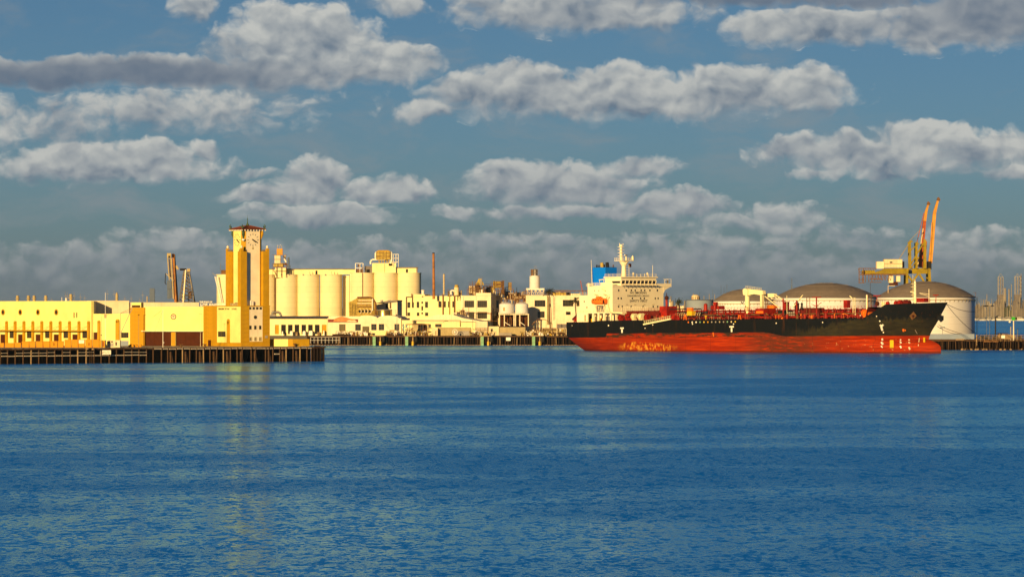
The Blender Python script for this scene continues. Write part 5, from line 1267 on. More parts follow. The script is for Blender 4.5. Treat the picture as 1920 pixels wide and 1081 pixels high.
# palms
def palm(px, ycr, yb, Y, lab, cr, seed):
    f = Fr(px, yb, Y, 0); t = thing('palm_tree', lab, 'palm tree', f); rn = random.Random(seed); s_ = f.s; hz_ = f.z(ycr)
    MB().path([(.6, 0, -1), (.35, 0, hz_*.4), (.1, 0, hz_*.75), (0, 0, hz_)], .27, 8).build('trunk', 'trunk', t)
    fm = MB(); dm = MB()
    for i in range(58):
        el = rn.uniform(-.9, 1.25); az = rn.uniform(0, 6.28); L_ = cr * rn.uniform(.75, 1.1); tgt = fm if el > -.35 else dm
        dirh = Vector((math.cos(az), math.sin(az), 0)); p = Vector((0, 0, hz_)); side = Vector((-math.sin(az), math.cos(az), 0)); wv = .32
        prev = None
        for k in range(5):
            q = k / 4; pos = p + dirh * (L_*q*math.cos(el*(1 - .2*q))) + Vector((0, 0, L_*q*math.sin(el) - .55*L_*q*q*(.6 if el > 0 else .2)))
            w = wv * (1 - q*.7) * (.4 + q if k == 0 else 1)
            cur = (pos - side*w, pos + side*w)
            if prev:
                # fan of separate leaflets with gaps
                tgt.poly([prev[0], prev[0]*.35 + prev[1]*.65, cur[0]*.35 + cur[1]*.65, cur[0]]) if (k % 2) else tgt.poly([prev[0]*.65 + prev[1]*.35, prev[1], cur[1], cur[0]*.65 + cur[1]*.35])
                for sgn in (-1, 1):
                    b0 = pos; tip = pos + side*sgn*cr*.34*(1 - .4*q) + dirh*cr*.12 - Vector((0, 0, cr*.16)); tgt.poly([b0, b0 + dirh*.22, tip])
            prev = cur
    stuff(fm.build('crown', 'foliage', t)); stuff(dm.build('dead_fronds', 'leafdry', t))
palm(1029.5, 546, 628, 2190, 'taller palm tree left of the ship stern', 2.7, 1)
palm(1078.5, 563, 606, 2205, 'shorter palm tree right behind the ship stern', 2.5, 2)
f = Fr(1034.5, 628, 2160, 0, zb=LZ)
t = thing('lamp_post', 'thin leaning pole in front of the taller palm', 'pole', f); MB().cyl((.3, 0, 0), (-.6, 0, f.z(556)), .14, n=6).build('pole', 'trunk', t)
for px, yt, lab, m_ in ((745, 583, 'grey lattice mast between the arched and gabled sheds', 'steel'), (886.5, 596, 'thin steel pole before the three storey factory', 'steel'), (1044, 598, 'thin pale pole beside the ship stern', 'container'), (757, 611, 'dark post by the store room', 'brown')):
    f = Fr(px, 628, 2158, 0, zb=LZ); t = thing('pole', lab, 'pole', f)
    if px == 745:
        g = MB()
        for dx_ in (-.5, .5): g.bar((dx_*.9, 0, 0), (dx_*.3, 0, f.z(yt)), .1)
        for i in range(12): z = f.z(628 - i*3.6); g.bar((-.45, 0, z), (.45, 0, z + .7), .07)
        g.build('lattice', m_, t)
    else: MB().cyl((0, 0, 0), (0, 0, f.z(yt)), .12, n=6).build('shaft', m_, t)

# ------------------------------------------------------------------ the tanker
SX, SY, SA, PITCH = 31.0, 1871.0, R(-47.0), -0.0082
ch_, sh_ = math.cos(SA), math.sin(SA)                       # heading: bow to the right and towards the camera
ship = thing('tanker_ship', 'black and red oil tanker with white deckhouse and blue funnel', 'tanker', loc=(SX, SY, 0))
ship.rotation_euler = (0, PITCH, SA)
def sxp(px, y):                                             # ship x of photo column px at ship y
    u = (px - CXP) / F
    ox, oy = SX - y * sh_, SY + y * ch_
    return (u * oy - ox) / (ch_ - u * sh_)
def szp(py, x, y):                                          # ship z of photo row py at ship x, y
    Yw = SY + x * sh_ + y * ch_
    return H - (py - HZ) * Yw / F + x * PITCH
def sP(px, py, y):
    x = sxp(px, y); return Vector((x, y, szp(py, x, y)))
LB, BH, DK = 172.0, 16.0, 10.65
FO0, FO1 = 147.5, 156.0
def ztop(x):
    if x < 14: return DK - .25
    if x < 18: return DK - .25 + (x - 14) / 4 * .45
    if x < FO0: return DK + .2
    if x < FO1: return DK + .2 + (x - FO0) / (FO1 - FO0) * 4.6
    return DK + 4.8 + (x - FO1) / 16 * .55
def stem(z):                                                # stem profile with bulb
    if z >= 5.2: return 164.3 + (z - 5.2) * .72
    if z >= 3.4: return 163.6 + (z - 3.4) * .39
    t_ = max(0.0, min(1.0, (3.4 - z) / 3.0)); return 163.6 + 5.6 * math.sin(t_ * math.pi / 2) ** .8
def halfb(x, z):
    zc = max(-3.0, min(16.0, z))
    # aft
    xs = 0.0 if zc >= 5.5 else 6.0 * ((5.5 - zc) / 8.5) ** 1.2
    kz = min(1.0, max(0.0, (zc + 3) / 12)); ka = min(1.0, max(0.0, (zc + 3) / 8.5))
    La = 50 - 38 * ka; b0 = 4.0 + 11.3 * ka ** .7
    ta = max(0.0, min(1.0, (x - xs) / La)); fa_ = b0 + (BH - b0) * (1 - (1 - ta) ** 2.2)
    # forward
    xe = stem(zc); Lf = 46 - 16 * kz; p_ = 1.75 + .75 * kz
    tf = max(0.0, min(1.0, (x - (xe - Lf)) / Lf)); ff = BH * max(0.0, 1 - tf ** p_)
    if zc < 3.4 and x > 158:                                 # bulb
        tb = max(0.0, (xe - x) / 12); bz = 1 - ((zc - .6) / 2.9) ** 2 if abs(zc - .6) < 2.9 else 0
        ff = max(ff, 2.6 * math.sqrt(max(0, bz)) * min(1, math.sqrt(max(0, tb * 1.5))))
    return max(0.0, min(fa_, ff))
zs_ = [-3, -1.4, 0, .8, 1.6, 2.4, 3.4, 4.4, 5.5, 7, 8.5, 10, 11.5, 13, 14.5, 16.2]
NS = 96
def hull_mesh():
    mb = MB(); grid = []
    for i in range(NS + 1):
        q = i / NS; q = q - .10 * math.sin(2 * math.pi * q) / 1.0 * .9 if False else q
        q = .5 - .5 * math.cos(math.pi * q) if True else q
        q = .55 * q + .45 * (i / NS)
        row = []
        for j, z in enumerate(zs_):
            xs = 0.0 if z >= 5.5 else 6.0 * ((5.5 - max(z, -3)) / 8.5) ** 1.2
            if z < 5.5 and z > -3.1: pass
            x = xs + (stem(z) - xs) * q
            zt = ztop(x); zz = min(z, zt) if j < len(zs_) - 1 else zt
            row.append((x, halfb(x, zz), zz))
        grid.append(row)
    vs = []; nz = len(zs_)
    for row in grid:
        vs += [(x, -b, z) for x, b, z in row]
    for row in grid:
        vs += [(x, b, z) for x, b, z in row]
    fs = []; o2 = (NS + 1) * nz
    for i in range(NS):
        for j in range(nz - 1):
            a, b, c, d = i*nz + j, (i+1)*nz + j, (i+1)*nz + j + 1, i*nz + j + 1
            fs.append((a, b, c, d)); fs.append((o2 + d, o2 + c, o2 + b, o2 + a))
        # deck 1 m below the bulwark forward, flush aft
    for j in range(nz - 1): fs.append((j, j + 1, o2 + j + 1, o2 + j))
    mb._add(vs, fs, True)
    return mb, grid
def hull_mat():
    m = bpy.data.materials.new('hull_paint'); m.use_nodes = True
    t = NT(m.node_tree); b = m.node_tree.nodes['Principled BSDF']
    pos = t.n('ShaderNodeTexCoord').outputs['Object']
    X, Yc, Z = t.sep(pos)
    rag = t.noise(t.v('MULTIPLY', pos, (.25, .25, 1.6)), 1.0, 4, .6)
    rag2 = t.noise(t.v('MULTIPLY', pos, (.9, .9, .35)), 1.0, 4, .6)
    big = t.noise(t.v('MULTIPLY', pos, (.05, .05, .1)), 1.0, 3, .5)
    hstreak = t.noise(t.v('MULTIPLY', pos, (.10, .10, 2.6)), 1.0, 4, .65)
    vstreak = t.noise(t.v('MULTIPLY', pos, (.8, .8, .07)), 1.0, 4, .6)
    # black topside with faint brown runs
    blk = t.mix(t.m('MULTIPLY', t.ss(vstreak, .55, .75), .5), (.0055, .0070, .0085, 1), (.026, .015, .007, 1))
    # olive scuffed topside forward, with a ragged upper edge
    oz = t.m('ADD', t.m('MULTIPLY', t.ss(X, 108, 122), t.ss(X, 172, 160)), 0)
    edge = t.m('ADD', t.m('MULTIPLY_ADD', t.ss(X, 118, 150), 3.6, 7.2), t.m('MULTIPLY', t.m('SUBTRACT', rag2, .5), 6.0))
    om = t.m('MULTIPLY', t.m('MULTIPLY', oz, t.ss(t.m('SUBTRACT', edge, Z), -.5, .9)), t.ss(big, .2, .55))
    oliv = t.mix(t.ss(rag, .35, .7), (.035, .030, .014, 1), (.070, .058, .022, 1))
    blk = t.mix(t.m('MULTIPLY', om, .45), blk, oliv)
    # red bottom, weathered in level bands
    red = t.mix(t.ss(hstreak, .38, .66), (.20, .013, .001, 1), (.40, .036, .001, 1))
    red = t.mix(t.m('MULTIPLY', t.ss(big, .45, .65), .45), red, (.10, .010, .003, 1))
    dk_ = t.m('MULTIPLY', t.ss(X, 84, 104), t.ss(X, 134, 116))
    red = t.mix(t.m('MULTIPLY', dk_, t.m('MULTIPLY', t.ss(rag, .30, .55), .9)), red, (.075, .022, .010, 1))
    # worn yellow primer showing aft, low on the red
    pz = t.m('MULTIPLY', t.m('MULTIPLY', t.ss(X, 26, 33), t.ss(X, 60, 50)), t.ss(t.m('SUBTRACT', t.m('SUBTRACT', 3.3, t.m('MULTIPLY', t.m('ABSOLUTE', t.m('SUBTRACT', X, 38)), .07)), Z), -.3, .5))
    patchn = t.noise(t.v('MULTIPLY', pos, (.8, .8, .55)), 1.0, 5, .7)
    red = t.mix(t.m('MULTIPLY', pz, t.ss(patchn, .47, .60)), red, (.50, .21, .02, 1))
    fz = t.m('MULTIPLY', t.m('MULTIPLY', t.ss(X, 118, 124), t.ss(X, 163, 158)), t.ss(Z, 4.1, 3.0))
    flake = t.noise(t.v('MULTIPLY', pos, (1.1, 1.1, 1.3)), 1.0, 3, .6)
    red = t.mix(t.m('MULTIPLY', fz, t.ss(flake, .65, .70)), red, (.50, .30, .13, 1))
    # paint line, dropping and blurring amidships
    line = t.m('ADD', 4.75, t.m('MULTIPLY', t.m('SUBTRACT', rag, .5), .35))
    worn = t.m('MULTIPLY', t.m('MULTIPLY', t.ss(X, 21, 22), t.ss(X, 112, 100)), t.ss(Z, 3.5, 3.6))
    topred = t.m('MULTIPLY', worn, t.ss(t.noise(t.v('MULTIPLY', pos, (.16, .16, .9)), 1.0, 4, .7), .44, .54))
    up = t.m('ADD', line, t.m('MULTIPLY', worn, 1.45))
    isred = t.ss(t.m('SUBTRACT', up, Z), -.03, .03)
    midz = t.m('MULTIPLY', worn, t.ss(Z, 4.3, 4.9))
    redm = t.mix(t.m('MULTIPLY', midz, t.m('SUBTRACT', 1.0, topred)), red, (.03, .020, .012, 1))
    col = t.mix(isred, blk, redm)
    # plate seams and thin rust runs
    seam = t.m('LESS_THAN', t.m('PINGPONG', X, 6.2), 0.09)
    seamz = t.m('LESS_THAN', t.m('PINGPONG', t.m('ADD', Z, .3), 1.35), 0.035)
    col = t.mix(t.m('MULTIPLY', t.m('MAXIMUM', seam, t.m('MULTIPLY', seamz, .6)), .35), col, (.012, .008, .006, 1))
    run = t.m('MULTIPLY', t.ss(t.noise(t.v('MULTIPLY', pos, (1.4, 1.4, .06)), 1.0, 4, .65), .60, .72), t.ss(Z, 2.0, 9.5))
    col = t.mix(t.m('MULTIPLY', run, .55), col, (.085, .030, .008, 1))
    # weed line at the water
    wz = t.ss(t.m('ADD', t.m('SUBTRACT', Z, t.m('MULTIPLY', X, PITCH)), t.m('MULTIPLY', t.m('SUBTRACT', rag2, .5), .3)), .75, .35)
    col = t.mix(t.m('MULTIPLY', wz, .75), col, (.05, .014, .008, 1))
    t.lk(col, b.inputs['Base Color']); b.inputs['Roughness'].default_value = .65
    b.inputs['Specular IOR Level'].default_value = .06
    return m
M['hull'] = hull_mat()
hm, hgrid = hull_mesh()
hull = hm.build('hull', 'hull', ship)
dkm = MB(); prev = None
for i in range(0, 121):
    x = .4 + (stem(15) - 1.2) * i / 120
    z = (DK - .3 if x < FO0 + 1 else DK + 3.9); b = max(.02, halfb(x, z) - .12)
    if prev: dkm.poly([(prev[0], -prev[1], prev[2]), (x, -b, z), (x, b, z), (prev[0], prev[1], prev[2])])
    prev = (x, b, z)
dkm.build('deck', 'sh_deck', ship)

# deckhouse
xf = sxp(1197, 0); HW = 12.9
zA = szp(535, xf, 0); zl = szp(601, 10, -13)
xm1 = sxp(1112, -HW); xm0 = sxp(1086, -HW)
z1 = szp(585.5, 10, -HW); z2 = szp(553.5, 8, -HW); z3 = szp(537, 12, -HW)
hs = MB()
hs.box(xm1, xf, -HW, HW, z1, zA)
hs.build('deckhouse', 'sh_white', ship)
aft = MB().box(xm0, xm1 - .01, -HW + .3, HW - .3, z1, z2); aft.box(sxp(1098, -HW), xm1 - .012, -HW + 1.2, HW - 1.2, z2, z3)
aft.build('engine_casing', 'sh_white', ship)
# boat deck level on pillars, open behind
lowx0 = sxp(1084, -HW - 1.5)
MB().box(lowx0, xf + .3, -HW - 1.6, HW + 1.6, z1 - .35, z1).build('boat_deck', 'sh_white', ship)
MB().box(lowx0 + 2.2, xf, -HW + 1.8, HW - 1.8, DK - .3, z1 - .36).build('lower_house', 'sh_white', ship)
pl_ = MB().box(-.35, .35, -.25, .25, 0, z1 - .36 - DK + .3).mesh('pillar'); pl_.materials.append(M['sh_white'])
for px in (1084.8, 1088.5, 1092.5, 1101.5, 1113, 1123, 1133.5, 1146):
    part_at('pillar', pl_, ship, (sxp(px, -HW - 1.2), -HW - 1.2, DK - .3), 0, (1.6 if px in (1084.8, 1092.5, 1101.5) else 1, 1, 1))
MB().box(lowx0, sxp(1103, -HW - 1.4), -HW - 1.55, -HW - 1.35, DK - .3, z1 - .4).build('screen_plate', 'sh_white', ship)
MB().box(sxp(1096, -HW-1.6), sxp(1099, -HW-1.6), -HW - 1.62, -HW - 1.56, DK + .1, z1 - .9).build('door', 'tan', ship)
rn = random.Random(77)
for px in (1106, 1110, 1118, 1127, 1130, 1138, 1142):
    x = sxp(px, -HW + 1.2); MB().box(x - .6, x + .6, -HW + 1.0, -HW + 1.8, DK - .3, DK + rn.uniform(.7, 2.0)).build('deck_locker', rn.choice(('container', 'sh_yellow', 'brown', 'steel')), ship)
# wheelhouse and wings
wx0, wx1, wy = sxp(1135, -8.9), sxp(1165.3, -8.9), 8.9
zr = szp(518.5, xf, 0)
zw0, zw1 = szp(531.8, xf, 0), szp(525.9, xf, 0)
MB().box(wx0, wx1 - .35, -wy + .01, wy - .01, zA, zr - .4).box(wx1 - .36, wx1, -wy, wy, zA, zw0).box(wx1 - .36, wx1, -wy, wy, zw1, zr - .4).build('wheelhouse', 'sh_white', ship)
MB().box(wx0 - .3, wx1 + .5, -wy - .4, wy + .4, zr - .4, zr).build('bridge_roof', 'sh_white', ship)
mu_ = MB()
nw = 9
for i in range(nw):
    y0 = -wy + .15 + (2*wy - .3) * i / nw; y1 = y0 + (2*wy - .3) / nw
    w_ = MB().poly([(wx1 + .12, y0 + .18, zw1 - .06), (wx1 - .14, y0 + .18, zw0 + .04), (wx1 - .14, y1 - .18, zw0 + .04), (wx1 + .12, y1 - .18, zw1 - .06)]).box(wx1 - .3, wx1 - .16, y0 + .18, y1 - .18, zw0 + .03, zw1 - .03)
    w_.build('bridge_window', 'glass', ship)
    fm_ = MB().bar((wx1 - .1, y0, zw0), (wx1 + .16, y0, zw1), .22); fm_.build('mullion', 'sh_white', ship)
MB().bar((wx1 - .1, wy - .15, zw0), (wx1 + .16, wy - .15, zw1), .22).build('mullion', 'sh_white', ship)
for px in (1152, 1158.3, 1162.6):
    x = sxp(px, -wy); MB().box(x - (1.0 if px < 1162 else .25), x + (1.0 if px < 1162 else .25), -wy - .05, -wy, zw0 + .2, zw1 - .15).build('bridge_window', 'glass', ship)
# stays under the windows
for i in range(10):
    y = -wy + 2 * wy * i / 9
    MB().bar((wx1 + .25, y, zw0 - .3), (wx1 + .15, y, zA + .2), .14).bar((wx1 + .2, y, zA + .35), (wx1 + 1.0, y - .9, zA - .4), .12).build('platform_stay', 'sh_white', ship)
MB().box(wx1, wx1 + 1.1, -wy, wy, zA + .0, zA + .14).build('window_platform', 'sh_white', ship)
WGY = 16.9
MB().box(wx1 - 6.5, wx1 - .2, -WGY + 3.9, WGY, zA - .45, zA).build('bridge_wing', 'sh_white', ship)
zwt = szp(531.5, xf, 15)
MB().box(wx1 - .32, wx1 - .2, wy + .02, WGY, zA, zwt).box(wx1 - 6.5, wx1 - .32, WGY - .12, WGY, zA, zwt).build('wing_bulwark', 'sh_white', ship)
MB().box(wx1 - 6.5, wx1 - .2, -WGY + 3.9, -WGY + 4.0, zA, zA + 1.1).build('wing_bulwark', 'sh_white', ship)
br_ = MB().prism([(HW + .01, szp(549, xf, 13)), (HW + 1.0, zA - 1.5), (WGY - .5, zA - .46), (HW + .01, zA - .46)], 0, .25).build('wing_bracket', 'sh_white', ship)
br_.rotation_euler = (0, 0, R(90)); br_.location = (wx1 - .3, 0, 0)
g = MB(); zt_ = szp(523, xf, 15)
for y in (wy + 4.6, wy + 6.3, WGY - .1): g.bar((wx1 - .3, y, zwt), (wx1 - .3, y, zt_), .1)
g.bar((wx1 - .3, wy + 4, zt_), (wx1 - .3, WGY, zt_), .12).bar((wx1 - 3, WGY - .1, zt_), (wx1 - .3, WGY - .1, zt_), .12).bar((wx1 - 3, WGY - .1, zwt), (wx1 - 3, WGY - .1, zt_), .1)
g.build('wing_rail', 'sh_white', ship); MB().box(wx1 - .6, wx1 - .3, WGY - 2.0, WGY - 1.4, zwt + .2, zt_ - .4).build('wing_console', 'dark', ship)
# front portholes
ph = MB().box(-.04, .04, -.22, .22, -.34, .34).mesh('porthole'); ph.materials.append(M['glass'])
for row, pys in ((544, (1160.6, 1174.6, 1184.2, 1191.4, 1202.6, 1209.3, 1219, 1233)), (559, (1159.6, 1165.2, 1186, 1201.5, 1208.4, 1229, 1234.4)), (574.5, (1160.2, 1167, 1183.6, 1206, 1225, 1233.4))):
    for px in pys:
        # along the front face (x = xf) the column gives y
        u = (px - CXP) / F
        y = (u * (SY + xf * sh_) - SX - xf * ch_) / (-sh_ - u * ch_)
        part_at('porthole', ph, ship, (xf + .03, y, szp(row, xf, y)), 0, (1, 1.15, 1.2 if px in (1160.6, 1233) else 1))
def fy(px):
    u = (px - CXP) / F; return (u * (SY + xf * sh_) - SX - xf * ch_) / (-sh_ - u * ch_)
for txt, p0, p1, q0, q1 in (('NO SMOKING', 1182, 1213, 546.6, 550.9), ('DANGEROUS CARGO', 1177, 1217.5, 552.7, 556.2), ('SAFETY FIRST', 1181, 1214.5, 561.8, 566.3)):
    y0, y1 = fy(p0), fy(p1); z0, z1_ = szp(q1, xf, 0), szp(q0, xf, 0)
    lettering(txt, ship, 'ink', y0, y1, z0, z1_, 0, bold=.008, loc=(xf + .03, (y0 + y1)/2, (z0 + z1_)/2), rot=(R(90), 0, R(90)))
for px in (1160.5, 1175.6, 1191, 1208, 1225): y = fy(px); MB().box(xf, xf + .12, y - .5, y + .5, szp(571, xf, y), szp(570.2, xf, y)).build('awning_bar', 'tan', ship)
# side openings and recess shading pieces
for px, py in ((1115.7, 545), (1123.5, 545)): MB().box(sxp(px, -HW) - .15, sxp(px, -HW) + .15, -HW - .03, -HW, szp(py + 1.2, 10, -HW), szp(py - 1.2, 10, -HW)).build('porthole', 'glass', ship)
for px, py in ((1096, 565), (1101, 576)): MB().box(sxp(px, -HW + .3) - .2, sxp(px, -HW + .3) + .2, -HW + .26, -HW + .3, szp(py + 1.8, 6, -HW), szp(py - 1.8, 6, -HW)).build('porthole', 'glass', ship)
g = MB()
def rail(mb, pts, h=1.05, step=1.8, r=.07, n=3):
    for a, b in zip(pts, pts[1:]):
        a, b = Vector(a), Vector(b); L_ = (b - a).length; k = max(1, int(L_ / step))
        for i in range(k + 1): p = a + (b - a) * i / k; mb.bar(p, p + Vector((0, 0, h)), r)
        for i in range(n): o = Vector((0, 0, h * (i + 1) / n)); mb.bar(a + o, b + o, r * .8)
rail(g, [(lowx0, -HW - 1.5, z1), (xf, -HW - 1.5, z1)]); rail(g, [(xm0, -HW + .4, z2), (sxp(1098, -HW), -HW + .4, z2)])
rail(g, [(wx0, -wy, zr), (wx1, -wy, zr), (wx1, wy, zr)]); rail(g, [(sxp(1100, -HW + 1.3), -HW + 1.3, z3), (xm1 + 3, -HW + .1, zA)])
rail(g, [(xm1, -HW + .2, zA), (wx0, -HW + .2, zA)])
g.build('railing', 'sh_white', ship)
# stair along the side
g = MB()
for (p0, q0, p1, q1) in ((1128, 541, 1135, 545), (1137, 562, 1143, 585), (1143, 556, 1137, 563)):
    a = sP(p0, q0, -HW - .6); b = sP(p1, q1, -HW - .6); g.bar(a, b, .3).bar(a + Vector((0, 0, .9)), b + Vector((0, 0, .9)), .08)
g.build('side_stair', 'sh_crane', ship)
MB().box(sxp(1138, -HW), sxp(1143.5, -HW), -HW - .9, -HW - .02, z1 + .05, szp(560, 18, -HW)).build('trunk_recess', 'sh_crane', ship)
# funnel
fx1 = sxp(1136, -2.9); fx0 = fx1 - 6.8; zf1 = szp(501.8, 5, 0); zf0 = z3 - 3
fu = MB().box(fx0, fx1, -2.9, 2.9, zf0, zf1 + .1).build('funnel', 'sh_blue', ship)
MB().box(fx0 + .3, fx1 - .3, -2.6, 2.6, zf1 + .1, zf1 + .2).build('top_plate', 'dark', fu)
for dx_, dy_, r_, h_, m_ in ((1.2, -1.8, .28, 1.0, 'dark'), (2.0, -1.5, .25, .9, 'dark'), (3.4, -1.2, .65, 1.7, 'gold'), (5.4, -.4, .62, 1.8, 'dark'), (4.6, -1.2, .25, 1.1, 'dark'), (6.0, 1.8, .16, 1.0, 'rust'), (5.5, 2.4, .16, 1.0, 'rust')):
    MB().cyl((fx0 + dx_, dy_, zf1 + .1), (fx0 + dx_ - (.3 if r_ > .5 else 0), dy_, zf1 + .1 + h_), r_, n=12).build('exhaust_pipe', m_, fu)
MB().cyl((sxp(1111, -4), -4, z3), (sxp(1109.5, -4), -4, szp(487, 4, -4)), .12, .06, n=6).build('antenna_pole', 'sh_white', ship)
MB().box(sxp(1106, -5), sxp(1109, -5), -6, -4, z3, szp(530.5, 5, -5)).build('vent_house', 'sh_white', ship)
g = MB()
for px in (1125, 1133): g.bar(sP(px, 535, -8), sP(px, 524.5, -8), .14)
g.bar(sP(1124, 524.5, -8), sP(1135, 523.5, -8), .25).build('stack_frame', 'sh_white', ship)
# radar mast
mx, my = sxp(1170.5, 0), 0.0; zm0 = zr; zmp = szp(489, 17, 0)
ma = MB().cyl((mx, my, zm0), (mx, my, zmp - 1.6), .95, .72, n=10).cyl((mx, my, zmp - 2.2), (mx, my, zmp), .6, 1.9, n=8).build('mast', 'sh_white', ship)
MB().box(mx - 2.2, mx + 2.6, -2.6, 2.6, zmp, zmp + .15).build('mast_platform', 'sh_white', ma)
MB().prism([(mx - 1.8, zmp - .1), (mx + 2.4, zmp - .1), (mx + .3, zmp - 1.9), (mx - .3, zmp - 1.9)], -.3, .3).build('bracket', 'sh_white', ma)
tx = mx - 1.2
MB().cyl((tx, -.2, zmp), (tx, -.2, szp(463, 15, 0)), .55, .45, n=8).cyl((tx, -.2, szp(463, 15, 0)), (tx, -.2, szp(458, 15, 0)), .7, .5, n=8).build('topmast', 'sh_white', ma)
for k, py in enumerate((480, 474, 468, 463)): MB().box(tx - .7, tx + .7, -1.2, .8, szp(py, 15, 0), szp(py, 15, 0) + .14).build('yard', 'sh_white', ma)
MB().cyl((tx - .3, -.6, szp(459, 15, 0)), (tx - .3, -.6, szp(455.5, 15, 0)), .1, n=6).cyl((tx + .5, .4, szp(459, 15, 0)), (tx + .5, .4, szp(456, 15, 0)), .1, n=6).build('mast_light', 'sh_white', ma)
MB().cyl((mx + 1.0, .2, zmp), (mx + 1.0, .2, szp(482, 17, 0)), .3, n=8).obox((mx + 1.0, .2, szp(478, 17, 0)), (.3, 3.2, .35), .5).cyl((mx + 1.0, .2, szp(482, 17, 0)), (mx + 1.0, .2, szp(478, 17, 0)), .18, n=6).build('radar', 'sh_white', ma)
g = MB(); rail(g, [(mx - 2.2, -2.5, zmp), (mx + 2.5, -2.5, zmp), (mx + 2.5, 2.5, zmp)], 1.2, .8); g.build('railing', 'sh_white', ma)
MB().lathe(mx + 2.4, 2.2, [(.1, zmp + .1), (.5, zmp + .4), (.4, zmp + 1.5), (.1, zmp + 2)], 8).build('radome', 'sh_white', ma)
MB().box(mx + 1.4, mx + 1.7, 1.0, 2.2, zmp - 2.2, zmp - .9).build('horn', 'brown', ma)
for i in range(6): z = zm0 + .8 + i * .85; MB().box(mx + .6, mx + 1.0, .3, 1.4, z, z + .1).build('step', 'sh_white', ma)
rn = random.Random(6)
for i in range(9):
    y = -wy + 1 + i * 2; h_ = rn.choice((.8, 1.2, 1.6, 4.2, .6)); MB().cyl((wx1 - 1.0, y, zr), (wx1 - 1.0, y, zr + h_), .07, n=5).build('aerial', 'sh_white', ship)
for y in (-1.5, 5.6): MB().lathe(wx1 - 1.2, y, [(.15, zr), (.2, zr + .8), (.45, zr + 1.1), (.1, zr + 1.6)], 8).build('compass', 'sh_white', ship)
# lifeboat with its davit
la, lb = sP(1112, 565, -HW - 1.6), sP(1137.5, 565, -HW - 1.6); lz = szp(564.6, 14, -14.5)
lifeb = MB(); rows = []
for i in range(13):
    q = i / 12; x = la.x + (lb.x - la.x) * q; w = 1.25 * math.sin(math.pi * min(1, max(.04, .08 + q*.84))) ** .5
    rows.append([(x, -HW - 1.7 + w * math.cos(t), lz + (1.25 if math.sin(t) > 0 else 1.3) * math.sin(t) * (.75 + .25 * math.sin(math.pi * q))) for t in [2*math.pi*k/14 for k in range(14)]])
vs = [p for r_ in rows for p in r_]
lifeb._add(vs, [(i*14+k, i*14+(k+1)%14, (i+1)*14+(k+1)%14, (i+1)*14+k) for i in range(12) for k in range(14)] + [tuple(range(13, -1, -1)), tuple(range(12*14, 13*14))], True)
lo_ = lifeb.build('lifeboat', 'sh_orange', ship)
MB().box((la.x + lb.x)/2 - 1.2, (la.x + lb.x)/2 + .4, -HW - 2.3, -HW - 1.1, lz + 1.0, lz + 1.75).build('cockpit', 'sh_orange', lo_)
MB().box(lb.x - .9, lb.x - .2, -HW - 2.7, -HW - 1.0, lz - .8, lz + .5).build('propeller_guard', 'brown', lo_)
for k in range(4): xx = la.x + 1.6 + k*1.3; MB().box(xx - .2, xx + .2, -HW - 2.98, -HW - 2.9, lz + .35, lz + .65).build('window', 'dark', lo_)
g = MB()
for xx in (la.x + 1.2, lb.x - 1.2): g.path([(xx, -HW - .3, z1), (xx, -HW - 1.8, lz - 1.5), (xx, -HW - .2, lz + 2.2), (xx, -HW - 2.0, lz + 2.5)], .2, 6)
g.bar((la.x + 1, -HW - 1.8, lz - 1.4), (lb.x - 1, -HW - 1.8, lz - 1.4), .3); g.build('davit', 'sh_crane', ship)
g = MB(); rn = random.Random(12)
for i in range(8): xx = rn.uniform(la.x + 1.5, lb.x - 1); g.bar((xx, -HW - 1.0, z1 + .2), (xx + rn.uniform(-.8, .8), -HW - 1.0, lz - 1.6), .16)
g.build('winch_gear', 'steel', ship)
# stern: awning over mooring gear
a0 = sP(1050.5, 600.4, -9); a1 = sP(1084, 588.5, -12)
MB().poly([(a1.x + .4, -13.0, a1.z), (a1.x + .4, 11, a1.z), (-1.2, 9.5, a1.z - 1.6), (-3.4, -9.0, a1.z - 2.1), (-1.0, -11.5, a1.z - 1.7)]).poly([(a1.x + .4, -13.0, a1.z - .12), (-1.0, -11.5, a1.z - 1.82), (-3.4, -9.0, a1.z - 2.22), (-1.2, 9.5, a1.z - 1.72), (a1.x + .4, 11, a1.z - .12)]).build('stern_awning', 'concrete', ship)
for i, (xx, yy) in enumerate(((-.2, -11), (1, -12.5), (.6, -8), (3, -13), (2.5, -6), (.2, -3))):
    MB().cyl((xx, yy, DK - .3), (xx, yy, a1.z - 1.2), .12, n=5).build('stanchion', 'sh_red', ship)
for i, (xx, yy, r_) in enumerate(((2.2, -11.2, .9), (4.2, -12.2, .8), (1.0, -8.5, .8), (3.6, -9, 1.0))):
    MB().cyl((xx - .6, yy, DK + .7), (xx + .6, yy, DK + .7), r_, n=12).cyl((xx - .9, yy, DK + .7), (xx - .6, yy, DK + .7), r_ + .25, n=12).build('mooring_winch', 'sh_red', ship)
g = MB(); rail(g, [(.3, -5, DK - .2), (.3, -11.2, DK - .2), (4, -13.2, DK - .2), (lowx0, -14.2, DK - .2)], 1.0, 1.2); g.build('stern_railing', 'sh_red', ship)

